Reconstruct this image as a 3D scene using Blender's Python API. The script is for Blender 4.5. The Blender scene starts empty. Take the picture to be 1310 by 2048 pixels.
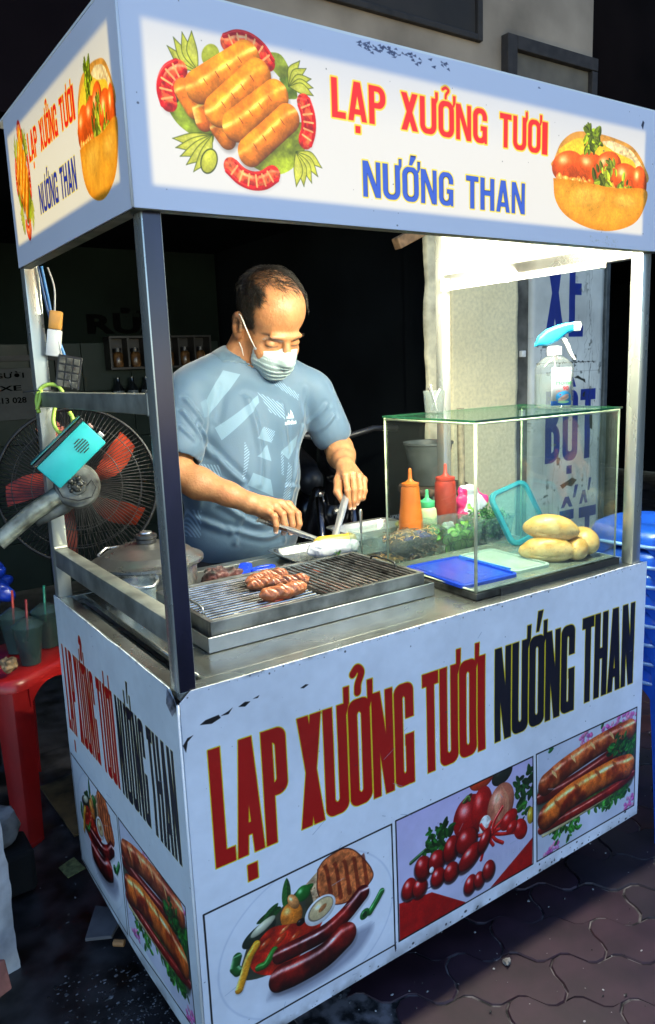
import bpy, bmesh, math, random
import numpy as np
from mathutils import Vector, Matrix, Euler
R = math.radians
rng = random.Random(7)
sc = bpy.context.scene
COL = sc.collection

# ------------------------------------------------------------------ camera
cam_d = bpy.data.cameras.new('camera'); cam = bpy.data.objects.new('camera', cam_d); COL.objects.link(cam)
cam.matrix_world = Matrix.Translation((-0.4143, -1.0408, 1.23)) @ (Matrix.Rotation(-0.5921, 4, 'Z') @ Matrix.Rotation(1.3842, 4, 'X') @ Matrix.Rotation(-0.039, 4, 'Z'))
cam_d.sensor_fit = 'VERTICAL'; cam_d.sensor_height = 24.0; cam_d.lens = 24.0 * 1536.06 / 2048
cam_d.clip_start = 0.02; cam_d.clip_end = 200
sc.camera = cam

# ------------------------------------------------------------------ world, sun, exposure
SUN_EL, SUN_AZ = R(42), R(15)
world = bpy.data.worlds.new('World'); sc.world = world; world.use_nodes = True
wn = world.node_tree.nodes; wl = world.node_tree.links
sky = wn.new('ShaderNodeTexSky'); sky.sky_type = 'NISHITA'; sky.sun_disc = False
sky.sun_elevation = SUN_EL; sky.sun_rotation = SUN_AZ; sky.dust_density = 0.1; sky.ozone_density = 4
wn['Background'].inputs['Strength'].default_value = .15
wl.new(sky.outputs[0], wn['Background'].inputs['Color'])
sun_d = bpy.data.lights.new('sun', 'SUN'); sun = bpy.data.objects.new('sun', sun_d); COL.objects.link(sun)
sun_d.energy = 2.0; sun_d.angle = R(0.5); sun_d.color = (1.0, 0.95, 0.88)
sd = Vector((math.sin(SUN_AZ) * math.cos(SUN_EL), math.cos(SUN_AZ) * math.cos(SUN_EL), math.sin(SUN_EL)))
sun.rotation_euler = sd.to_track_quat('Z', 'Y').to_euler()
sc.view_settings.view_transform = 'Standard'; sc.view_settings.look = 'None'
sc.view_settings.gamma = 1.0; sc.view_settings.use_curve_mapping = False
sc.view_settings.exposure = 1.25
sc.render.engine = 'CYCLES'
cy = sc.cycles
cy.use_denoising = True
cy.max_bounces = 10; cy.transparent_max_bounces = 24; cy.transmission_bounces = 10; cy.glossy_bounces = 5; cy.diffuse_bounces = 3
cy.caustics_reflective = False; cy.caustics_refractive = False; cy.sample_clamp_indirect = 4.0

# ------------------------------------------------------------------ object helpers
def link(o, parent=None):
    COL.objects.link(o)
    if parent is not None: o.parent = parent
    return o
def tag(o, label=None, cat=None, group=None, kind=None):
    if label: o['label'] = label
    if cat: o['category'] = cat
    if group: o['group'] = group
    if kind: o['kind'] = kind
    return o
def empty(name, loc=(0, 0, 0), rot=(0, 0, 0)):
    o = bpy.data.objects.new(name, None); o.empty_display_size = 0.02
    o.location = loc; o.rotation_euler = rot
    return link(o)
def obj(name, bm, mat, parent=None, smooth=False, world_space=True):
    """link a bmesh as one object; coordinates given in world space unless told otherwise"""
    me = bpy.data.meshes.new(name)
    if isinstance(bm, bmesh.types.BMesh):
        bm.normal_update(); bm.to_mesh(me); bm.free()
    else:
        me.from_pydata(*bm)
    for m in (mat if isinstance(mat, (list, tuple)) else [mat]): me.materials.append(m)
    if smooth is True: me.shade_smooth()
    elif smooth:
        me.shade_smooth()
        try: me.set_sharp_from_angle(angle=R(smooth))
        except Exception: pass
    o = bpy.data.objects.new(name, me)
    link(o, parent)
    if parent is not None and world_space:
        bpy_m = Matrix.LocRotScale(parent.location, parent.rotation_euler, parent.scale)
        if parent.parent is not None:
            pp = parent.parent
            bpy_m = Matrix.LocRotScale(pp.location, pp.rotation_euler, pp.scale) @ parent.matrix_parent_inverse @ bpy_m
        o.matrix_parent_inverse = bpy_m.inverted()
    return o
def copy_tree(o, parent=None):
    c = o.copy(); COL.objects.link(c)
    if parent is not None: c.parent = parent
    for ch in list(o.children): copy_tree(ch, c)
    return c

def box(bm, x0, x1, y0, y1, z0, z1, mi=0, M=None, bevel=0.0):
    vs = [bm.verts.new((x, y, z)) for x in (x0, x1) for y in (y0, y1) for z in (z0, z1)]
    fs = [(0, 1, 3, 2), (4, 6, 7, 5), (0, 4, 5, 1), (2, 3, 7, 6), (0, 2, 6, 4), (1, 5, 7, 3)]
    faces = [bm.faces.new([vs[i] for i in f]) for f in fs]
    for f in faces: f.material_index = mi
    if bevel > 0:
        es = list({e for f in faces for e in f.edges})
        r = bmesh.ops.bevel(bm, geom=es, offset=bevel, segments=2, affect='EDGES', profile=0.5)
        vs = list({v for f in r['faces'] for v in f.verts} | {v for v in vs if v.is_valid})
    if M is not None: bmesh.ops.transform(bm, matrix=M, verts=[v for v in vs if v.is_valid])
    return vs
def frame_from(d):
    d = Vector(d).normalized()
    a = Vector((0, 0, 1)) if abs(d.z) < 0.9 else Vector((1, 0, 0))
    u = d.cross(a).normalized(); v = u.cross(d).normalized()
    return d, u, v
def tube(bm, pts, r, n=8, mi=0, caps=True, closed=False):
    pts = [Vector(p) for p in pts]; m = len(pts)
    rs = r if isinstance(r, (list, tuple)) else [r] * m
    rings = []; u = None
    for i, p in enumerate(pts):
        a = pts[(i - 1) % m] if (closed or i > 0) else p
        b = pts[(i + 1) % m] if (closed or i < m - 1) else p
        d = (b - a)
        if d.length < 1e-9: d = Vector((0, 0, 1))
        d.normalize()
        if u is None: _, u, v = frame_from(d)
        else:
            u = (u - d * u.dot(d))
            if u.length < 1e-6: _, u, v = frame_from(d)
            u.normalize()
        v = d.cross(u).normalized()
        rings.append([bm.verts.new(p + (u * math.cos(t) + v * math.sin(t)) * rs[i]) for t in [2 * math.pi * k / n for k in range(n)]])
    L = m if closed else m - 1
    for i in range(L):
        A, B = rings[i], rings[(i + 1) % m]
        for k in range(n):
            f = bm.faces.new((A[k], A[(k + 1) % n], B[(k + 1) % n], B[k])); f.material_index = mi
    if caps and not closed:
        f = bm.faces.new(rings[0][::-1]); f.material_index = mi
        f = bm.faces.new(rings[-1]); f.material_index = mi
    return rings
def lathe(bm, prof, n=32, c=(0, 0, 0), mi=0, M=None, a0=0, sx=1, sy=1):
    """prof: (r, z) pairs; r=0 closes"""
    rings = []; newv = []
    for r, z in prof:
        if r < 1e-7:
            v = bm.verts.new((c[0], c[1], c[2] + z)); rings.append([v]); newv.append(v)
        else:
            rg = [bm.verts.new((c[0] + sx * r * math.cos(a0 + 2 * math.pi * k / n), c[1] + sy * r * math.sin(a0 + 2 * math.pi * k / n), c[2] + z)) for k in range(n)]
            rings.append(rg); newv += rg
    for A, B in zip(rings[:-1], rings[1:]):
        for k in range(n):
            k2 = (k + 1) % n
            if len(A) == 1 and len(B) == 1: continue
            if len(A) == 1: f = bm.faces.new((A[0], B[k2], B[k]))
            elif len(B) == 1: f = bm.faces.new((A[k], A[k2], B[0]))
            else: f = bm.faces.new((A[k], A[k2], B[k2], B[k]))
            f.material_index = mi
    if M is not None: bmesh.ops.transform(bm, matrix=M, verts=newv)
    return newv
def rrect(x0, x1, y0, y1, r, n=5):
    pts = []
    for cx, cy_, a in ((x1 - r, y1 - r, 0), (x0 + r, y1 - r, 90), (x0 + r, y0 + r, 180), (x1 - r, y0 + r, 270)):
        for k in range(n + 1):
            t = R(a + 90 * k / n); pts.append((cx + r * math.cos(t), cy_ + r * math.sin(t)))
    return pts
def loft(bm, loops, mi=0, cap0=False, cap1=False, closed=True):
    rs = [[bm.verts.new(p) for p in l] for l in loops]
    n = len(rs[0])
    for A, B in zip(rs[:-1], rs[1:]):
        for k in range(n if closed else n - 1):
            f = bm.faces.new((A[k], A[(k + 1) % n], B[(k + 1) % n], B[k])); f.material_index = mi
    if cap0: f = bm.faces.new(rs[0][::-1]); f.material_index = mi
    if cap1: f = bm.faces.new(rs[-1]); f.material_index = mi
    return rs
def NB(): return bmesh.new()

# ------------------------------------------------------------------ materials
def new_mat(name):
    m = bpy.data.materials.new(name); m.use_nodes = True
    return m, m.node_tree.nodes, m.node_tree.links, m.node_tree.nodes['Principled BSDF']
def pbr(name, col, rough=0.5, metal=0.0, var=0.15, vscale=30, bump=0.0, bscale=80, spec=None, trans=0, ior=None, alpha=1, emit=None, estr=0,
        col2=None, thr=None, coat=0, sheen=0, sss=0, rvar=0.1, aniso=None, det=6):
    m, N, L, b = new_mat(name)
    tc = N.new('ShaderNodeTexCoord'); out = tc.outputs['Object']
    mp = N.new('ShaderNodeMapping'); L.new(out, mp.inputs[0])
    if aniso: mp.inputs['Scale'].default_value = aniso
    nz = N.new('ShaderNodeTexNoise'); nz.inputs['Scale'].default_value = vscale; nz.inputs['Detail'].default_value = det
    L.new(mp.outputs[0], nz.inputs['Vector'])
    if isinstance(col, (int, float)): col = (col, col, col)
    c2 = col2 or tuple(max(0, c * (1 - 1.6 * var)) for c in col)
    rp = N.new('ShaderNodeValToRGB'); rp.color_ramp.elements[0].color = (*c2, 1); rp.color_ramp.elements[1].color = (*col, 1)
    lo, hi = thr or (0.35, 0.65)
    rp.color_ramp.elements[0].position = lo; rp.color_ramp.elements[1].position = hi
    L.new(nz.outputs['Fac'], rp.inputs[0]); L.new(rp.outputs[0], b.inputs['Base Color'])
    mr = N.new('ShaderNodeMapRange'); mr.inputs[3].default_value = max(0.02, rough - rvar); mr.inputs[4].default_value = min(1, rough + rvar)
    n2 = N.new('ShaderNodeTexNoise'); n2.inputs['Scale'].default_value = vscale * 0.6; n2.inputs['Detail'].default_value = 8
    L.new(mp.outputs[0], n2.inputs['Vector'])
    L.new(n2.outputs['Fac'], mr.inputs[0]); L.new(mr.outputs[0], b.inputs['Roughness'])
    b.inputs['Metallic'].default_value = metal
    if spec is not None: b.inputs['Specular IOR Level'].default_value = spec
    if ior: b.inputs['IOR'].default_value = ior
    b.inputs['Transmission Weight'].default_value = trans; b.inputs['Alpha'].default_value = alpha
    b.inputs['Coat Weight'].default_value = coat; b.inputs['Coat Roughness'].default_value = 0.12
    if sheen: b.inputs['Sheen Weight'].default_value = sheen
    if sss:
        b.inputs['Subsurface Weight'].default_value = sss; b.inputs['Subsurface Radius'].default_value = (1, 0.35, 0.2); b.inputs['Subsurface Scale'].default_value = 0.008
    if emit: b.inputs['Emission Color'].default_value = (*emit, 1); b.inputs['Emission Strength'].default_value = estr
    if bump:
        n3 = N.new('ShaderNodeTexNoise'); n3.inputs['Scale'].default_value = bscale; n3.inputs['Detail'].default_value = 8
        L.new(mp.outputs[0], n3.inputs['Vector'])
        bp = N.new('ShaderNodeBump'); bp.inputs['Strength'].default_value = .15
        L.new(n3.outputs['Fac'], bp.inputs['Height']); L.new(bp.outputs[0], b.inputs['Normal'])
    return m
def glass_mat(name, tint, rough=0.02, refl=0.06, body=0.0, bodycol=(0.8, 0.9, 0.9)):
    """thin clear sheet or thin clear plastic: mostly see-through, with fresnel reflection and a little milky body"""
    m, N, L, b = new_mat(name); out = N['Material Output']; N.remove(b)
    tr = N.new('ShaderNodeBsdfTransparent'); tr.inputs[0].default_value = (*tint, 1)
    gl = N.new('ShaderNodeBsdfGlossy'); gl.inputs['Roughness'].default_value = rough
    lw = N.new('ShaderNodeLayerWeight'); lw.inputs[0].default_value = 0.5
    pw = N.new('ShaderNodeMath'); pw.operation = 'POWER'; L.new(lw.outputs['Facing'], pw.inputs[0]); pw.inputs[1].default_value = 5.0
    fr = N.new('ShaderNodeMath'); fr.operation = 'MULTIPLY_ADD'; L.new(pw.outputs[0], fr.inputs[0]); fr.inputs[1].default_value = 0.7; fr.inputs[2].default_value = refl * 0.5
    mx = N.new('ShaderNodeMixShader'); L.new(fr.outputs[0], mx.inputs[0]); L.new(tr.outputs[0], mx.inputs[1]); L.new(gl.outputs[0], mx.inputs[2])
    last = mx
    if body > 0:
        df = N.new('ShaderNodeBsdfDiffuse'); df.inputs[0].default_value = (*bodycol, 1)
        nz = N.new('ShaderNodeTexNoise'); nz.inputs['Scale'].default_value = 14; nz.inputs['Detail'].default_value = 8
        tc = N.new('ShaderNodeTexCoord'); L.new(tc.outputs['Object'], nz.inputs['Vector'])
        mr = N.new('ShaderNodeMapRange'); mr.inputs[3].default_value = body * 0.6; mr.inputs[4].default_value = min(1, body * 1.4); L.new(nz.outputs['Fac'], mr.inputs[0])
        m2 = N.new('ShaderNodeMixShader'); L.new(mr.outputs[0], m2.inputs[0]); L.new(last.outputs[0], m2.inputs[1]); L.new(df.outputs[0], m2.inputs[2]); last = m2
    L.new(last.outputs[0], out.inputs[0])
    return m
def attr_mat(name, rough=0.5, bump=0.0, bscale=120, sss=0, coat=0, spec=0.5, metal=0, sheen=0):
    """colour from the mesh attribute Col (the thing's own colouring), fine relief from noise"""
    m, N, L, b = new_mat(name)
    at = N.new('ShaderNodeAttribute'); at.attribute_name = 'Col'
    nz = N.new('ShaderNodeTexNoise'); nz.inputs['Scale'].default_value = 60; nz.inputs['Detail'].default_value = 8
    tc = N.new('ShaderNodeTexCoord'); L.new(tc.outputs['Object'], nz.inputs['Vector'])
    mr = N.new('ShaderNodeMapRange'); mr.inputs[3].default_value = 0.82; mr.inputs[4].default_value = 1.15; L.new(nz.outputs['Fac'], mr.inputs[0])
    mm = N.new('ShaderNodeVectorMath'); mm.operation = 'SCALE'; L.new(at.outputs['Color'], mm.inputs[0]); L.new(mr.outputs[0], mm.inputs['Scale'])
    L.new(mm.outputs[0], b.inputs['Base Color'])
    b.inputs['Roughness'].default_value = rough; b.inputs['Coat Weight'].default_value = coat; b.inputs['Specular IOR Level'].default_value = spec
    b.inputs['Coat Roughness'].default_value = 0.2; b.inputs['Metallic'].default_value = metal
    if sheen: b.inputs['Sheen Weight'].default_value = sheen
    if sss:
        b.inputs['Subsurface Weight'].default_value = sss; b.inputs['Subsurface Radius'].default_value = (1, 0.35, 0.18); b.inputs['Subsurface Scale'].default_value = 0.006
    if bump:
        n3 = N.new('ShaderNodeTexNoise'); n3.inputs['Scale'].default_value = bscale; n3.inputs['Detail'].default_value = 8
        L.new(tc.outputs['Object'], n3.inputs['Vector'])
        bp = N.new('ShaderNodeBump'); bp.inputs['Distance'].default_value = bump
        L.new(n3.outputs['Fac'], bp.inputs['Height']); L.new(bp.outputs[0], b.inputs['Normal'])
    return m
def set_col(o, cols):
    me = o.data; a = me.color_attributes.new('Col', 'FLOAT_COLOR', 'POINT')
    c = np.ones((len(me.vertices), 4), np.float32); c[:, :3] = cols
    a.data.foreach_set('color', c.ravel())

STEEL = pbr('brushed_steel', (0.56, 0.57, 0.55), 0.3, 0.85, var=0.2, vscale=14, bump=0.0004, bscale=60, rvar=0.14)
STEEL_DARK = pbr('worn_steel', (0.46, 0.47, 0.40), 0.42, 0.65, var=0.3, vscale=18, bump=0.0006, bscale=45, rvar=0.16)
COUNTER = pbr('counter_steel', (0.50, 0.51, 0.46), 0.27, 0.9, var=0.28, vscale=7, bump=0.0012, bscale=9, rvar=0.13)
ALU = pbr('aluminium', (0.62, 0.63, 0.62), 0.26, 0.9, var=0.12, vscale=20, bump=0.0003, bscale=50)
BLACK = pbr('black_metal', (0.02, 0.02, 0.021), 0.45, 0.3, var=0.3, vscale=40)
WIRE = pbr('dark_wire', (0.055, 0.055, 0.055), 0.35, 0.6, var=0.3, vscale=60)
BLACK_PL = pbr('black_plastic', (0.02, 0.02, 0.022), 0.4, 0, var=0.3, vscale=40, bump=0.0003)
WHITE_PL = pbr('white_plastic', (0.75, 0.76, 0.74), 0.4, 0, var=0.1, vscale=20)
# ------------------------------------------------------------------ flat prints, painted into pixel arrays
def smooth01(t): t = np.clip(t, 0, 1); return t * t * (3 - 2 * t)
class LatticeNoise:
    def __init__(s, seed): s.t = np.random.RandomState(seed).rand(256, 256).astype(np.float32)
    def one(s, x, y):
        xi = np.floor(x).astype(int); yi = np.floor(y).astype(int); fx = smooth01(x - xi); fy = smooth01(y - yi)
        t = s.t; a = t[xi & 255, yi & 255]; b = t[(xi + 1) & 255, yi & 255]; c = t[xi & 255, (yi + 1) & 255]; d = t[(xi + 1) & 255, (yi + 1) & 255]
        return (a * (1 - fx) + b * fx) * (1 - fy) + (c * (1 - fx) + d * fx) * fy
    def __call__(s, x, y, sc_, o=4):
        r = 0; a = 0.5
        for k in range(o): r = r + a * s.one(x * sc_ * 2 ** k + 17.3 * k, y * sc_ * 2 ** k + 5.1 * k); a *= 0.5
        return r / (1 - 0.5 ** o)
LN = LatticeNoise(3)
class Canvas:
    def __init__(s, x0, y0, w, h, ppm, bg=(1, 1, 1)):
        s.x0, s.y0, s.w, s.h, s.ppm = x0, y0, w, h, ppm
        s.W, s.H = int(w * ppm), int(h * ppm); s.img = np.empty((s.H, s.W, 3), np.float32); s.img[:] = bg
        s.off = (0, 0, 1, 1, 0)       # dx, dy, scale x, scale y : local frame of the artwork being painted
    def L(s, bb, m=0.004):
        x0, y0, x1, y1 = bb
        dx, dy, sx, sy, _ = s.off
        X0, X1 = sorted((dx + sx * x0, dx + sx * x1)); Y0, Y1 = sorted((dy + sy * y0, dy + sy * y1))
        i0 = max(0, int((X0 - m - s.x0) * s.ppm)); i1 = min(s.W, int((X1 + m - s.x0) * s.ppm) + 2)
        j0 = max(0, int((Y0 - m - s.y0) * s.ppm)); j1 = min(s.H, int((Y1 + m - s.y0) * s.ppm) + 2)
        if i1 <= i0 or j1 <= j0: return None
        X = s.x0 + (np.arange(i0, i1) + 0.5) / s.ppm; Y = s.y0 + (np.arange(j0, j1) + 0.5) / s.ppm
        X, Y = np.meshgrid((X - dx) / sx, (Y - dy) / sy)
        return (slice(j0, j1), slice(i0, i1)), X.astype(np.float32), Y.astype(np.float32)
    def put(s, sl, d, col, a=1.0, soft=1.0):
        k = s.ppm * min(abs(s.off[2]), abs(s.off[3]))
        m = np.clip(0.5 - d * k / soft, 0, 1)[..., None] * (a if np.isscalar(a) else a[..., None])
        s.img[sl] = s.img[sl] * (1 - m) + np.asarray(col, np.float32) * m
    def rect(s, x0, y0, x1, y1, col, a=1.0):
        q = s.L((x0, y0, x1, y1))
        if q: sl, X, Y = q; s.put(sl, np.maximum(np.abs(X - (x0 + x1) / 2) - abs(x1 - x0) / 2, np.abs(Y - (y0 + y1) / 2) - abs(y1 - y0) / 2), col, a)
    def poly(s, pts, col, a=1.0, grow=0.0, tex=None, soft=1.0):
        P = np.asarray(pts, np.float32); q = s.L((P[:, 0].min() - grow, P[:, 1].min() - grow, P[:, 0].max() + grow, P[:, 1].max() + grow))
        if not q: return
        sl, X, Y = q; d = sd_poly(X, Y, P) - grow
        if tex: n = LN(X, Y, tex[0]); col = np.asarray(col, np.float32) * (1 + tex[1] * (n - 0.5))[..., None]
        s.put(sl, d, col, a, soft)
    def ball(s, cx, cy, a, b, ang, col, rim=0.45, spec=0.5, sp=(-0.35, 0.4), tex=(60, 0.3), al=1.0, flat=0.0, soft=1.0):
        m = max(a, b); q = s.L((cx - m, cy - m, cx + m, cy + m))
        if not q: return
        sl, X, Y = q; c_, s_ = math.cos(ang), math.sin(ang)
        u = ((X - cx) * c_ + (Y - cy) * s_) / a; v = (-(X - cx) * s_ + (Y - cy) * c_) / b
        r = np.sqrt(u * u + v * v); d = (r - 1) * min(a, b)
        z = np.sqrt(np.clip(1 - r * r, 0, 1)); wx = u * c_ * 1 - v * s_; wy = u * s_ + v * c_
        lit = np.clip(0.45 * z + 0.3 + 0.35 * wy - 0.15 * wx, 0, 1.2); lit = lit * (1 - flat) + flat * 0.85
        n = LN(X, Y, tex[0]); sh = (1 - rim + rim * lit * 1.5) * (1 + tex[1] * (n - 0.5))
        C = np.asarray(col, np.float32) * sh[..., None]
        hs = np.exp(-((wx - sp[0]) ** 2 + (wy - sp[1]) ** 2) * 14) * spec * (0.6 + 0.8 * n)
        C = C + hs[..., None]
        s.put(sl, d, np.clip(C, 0, 1), al, soft)
    def grain(s, bb, amp=.22, sc_=420, seed=0):
        q = s.L(bb, 0)
        if q: sl, X, Y = q; w = np.clip((s.img[sl].max(-1) - s.img[sl].min(-1) - .14) * 4, 0, 1); s.img[sl] *= (1 + w * (amp * (LN(X + seed, Y, sc_, 2) - .5) + amp * .9 * (LN(X, Y + seed, 70, 3) - .5)))[..., None]
    def saus(s, pts, r, col, spec=0.6, col2=None, msc=22, rim=0.55, tex=(80, 0.35), marks=0, markcol=(0.25, 0.08, 0.03), hl=0.35, shadow=0.25, top=(0, 1)):
        P = np.asarray(pts, np.float32); R_ = r
        if shadow:
            q = s.L((P[:, 0].min() - R_, P[:, 1].min() - 1.4 * R_, P[:, 0].max() + R_, P[:, 1].max() + R_))
            if q:
                sl, X, Y = q; d, *_ = sd_path(X - 0.1 * R_, Y + 0.3 * R_, P); s.put(sl, d - R_, (0.1, 0.05, 0.04), shadow, soft=8)
        q = s.L((P[:, 0].min() - R_, P[:, 1].min() - R_, P[:, 0].max() + R_, P[:, 1].max() + R_))
        if not q: return
        sl, X, Y = q; d, nx, ny, t = sd_path(X, Y, P)
        rr = d / R_; z = np.sqrt(np.clip(1 - rr * rr, 0, 1)); side = (nx * top[0] + ny * top[1]) * rr
        n = LN(X, Y, tex[0]); n2 = LN(X, Y, tex[0] * 0.2)
        lit = 0.42 * z + 0.30 + 0.42 * side
        base = np.asarray(col, np.float32)
        if col2 is not None: mm_ = smooth01((LN(X, Y, msc, 4) - .36) / .28)[..., None]; base = base * mm_ + np.asarray(col2, np.float32) * (1 - mm_)
        C = base * ((1 - rim + rim * 1.6 * lit) * (1 + tex[1] * (n - 0.5)))[..., None]
        if marks:
            w = np.abs(((t * marks + 0.25 * side) % 1.0) - 0.5)
            mk = np.clip(1 - w * 9, 0, 1) * z * np.clip(0.3 + n2, 0, 1)
            C = C * (1 - mk[..., None] * 0.75) + np.asarray(markcol) * (mk[..., None] * 0.75)
        h = np.exp(-((side - hl) ** 2) * 42) * spec * np.clip(1.9 * n2 - 0.25, 0, 1) * (0.5 + n)
        C = C + h[..., None]
        s.put(sl, d - R_, np.clip(C, 0, 1))
    def leaf(s, x, y, ln, wd, ang, col, tex=(90, 0.4)):
        c_, s_ = math.cos(ang), math.sin(ang); m = ln
        q = s.L((x - m, y - m, x + m, y + m))
        if not q: return
        sl, X, Y = q; u = ((X - x) * c_ + (Y - y) * s_) / ln; v = (-(X - x) * s_ + (Y - y) * c_)
        prof = wd * np.sqrt(np.clip(u, 0, 1)) * np.clip(1 - u, 0, 1) ** 0.7 * 1.7
        d = np.where((u < 0) | (u > 1), 0.01, np.abs(v) - prof)
        n = LN(X, Y, tex[0]); vein = np.exp(-(v / (wd * 0.07)) ** 2) * 0.35 + 0.12 * np.sin(u * 45 + np.abs(v) / wd * 9)
        C = np.asarray(col, np.float32) * (0.75 + 0.35 * (v > 0) + tex[1] * (n - 0.5) + vein)[..., None]
        s.put(sl, d, np.clip(C, 0, 1))
    def frond(s, x, y, rad, n, col, seed=1, size=0.3):
        rg = np.random.RandomState(seed)
        for k in range(n):
            a = rg.rand() * 6.28; r = rad * math.sqrt(rg.rand()); sz = rad * size * (0.6 + 0.8 * rg.rand())
            c = np.asarray(col) * (0.45 + 0.9 * rg.rand())
            s.leaf(x + r * math.cos(a), y + r * math.sin(a) * 0.8, sz * 1.4, sz * 0.5, rg.rand() * 6.28, np.clip(c, 0, 1))
    def speck(s, bb, n, col, r0, r1, seed=1, a=0.8):
        rg = np.random.RandomState(seed)
        for k in range(n):
            x = bb[0] + rg.rand() * (bb[2] - bb[0]); y = bb[1] + rg.rand() * (bb[3] - bb[1]); r = r0 + rg.rand() ** 3 * (r1 - r0)
            q = s.L((x - r, y - r, x + r, y + r), 0.001)
            if q: sl, X, Y = q; s.put(sl, np.hypot((X - x) * (0.5 + rg.rand()), Y - y) - r, col, a)
    def image(s, name, alpha=None):
        im = bpy.data.images.new(name, s.W, s.H, alpha=False); a = np.ones((s.H, s.W, 4), np.float32); a[..., :3] = np.clip(s.img, 0, 1)
        if alpha is not None: a[..., 3] = alpha
        im.pixels.foreach_set(a.ravel()); im.update(); im.pack()
        return im
def sd_poly(X, Y, P):
    d = np.full(X.shape, 1e9, np.float32); sg = np.ones(X.shape, np.float32); n = len(P)
    for i in range(n):
        a = P[i]; b = P[i - 1]; ex, ey = b[0] - a[0], b[1] - a[1]; wx, wy = X - a[0], Y - a[1]
        t = np.clip((wx * ex + wy * ey) / (ex * ex + ey * ey + 1e-12), 0, 1)
        d = np.minimum(d, (wx - ex * t) ** 2 + (wy - ey * t) ** 2)
        c1 = Y >= a[1]; c2 = Y < b[1]; c3 = ex * wy > ey * wx
        f = (c1 & c2 & c3) | (~c1 & ~c2 & ~c3); sg = np.where(f, -sg, sg)
    return sg * np.sqrt(d)
def sd_path(X, Y, P):
    best = np.full(X.shape, 1e9, np.float32); nx = np.zeros_like(best); ny = np.zeros_like(best); tt = np.zeros_like(best)
    seg = np.hypot(*(P[1:] - P[:-1]).T); cum = np.concatenate([[0], np.cumsum(seg)]); tot = cum[-1] + 1e-9
    for i in range(len(P) - 1):
        a, b = P[i], P[i + 1]; ex, ey = b - a; wx, wy = X - a[0], Y - a[1]
        t = np.clip((wx * ex + wy * ey) / (ex * ex + ey * ey + 1e-12), 0, 1)
        dx, dy = wx - ex * t, wy - ey * t; d = np.hypot(dx, dy); k = d < best
        best = np.where(k, d, best); nx = np.where(k, dx / (d + 1e-9), nx); ny = np.where(k, dy / (d + 1e-9), ny); tt = np.where(k, (cum[i] + t * seg[i]) / tot, tt)
    return best, nx, ny, tt
def arc(pts, n=14):
    """smooth curve through control points (Catmull-Rom)"""
    P = [np.array(p, float) for p in pts]; P = [2 * P[0] - P[1]] + P + [2 * P[-1] - P[-2]]; o = []
    for i in range(1, len(P) - 2):
        for k in range(n):
            t = k / n; a, b, c, d = P[i - 1], P[i], P[i + 1], P[i + 2]
            o.append(0.5 * ((2 * b) + (c - a) * t + (2 * a - 5 * b + 4 * c - d) * t * t + (3 * b - a - 3 * c + d) * t ** 3))
    o.append(P[-2]); return np.array(o)

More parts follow.
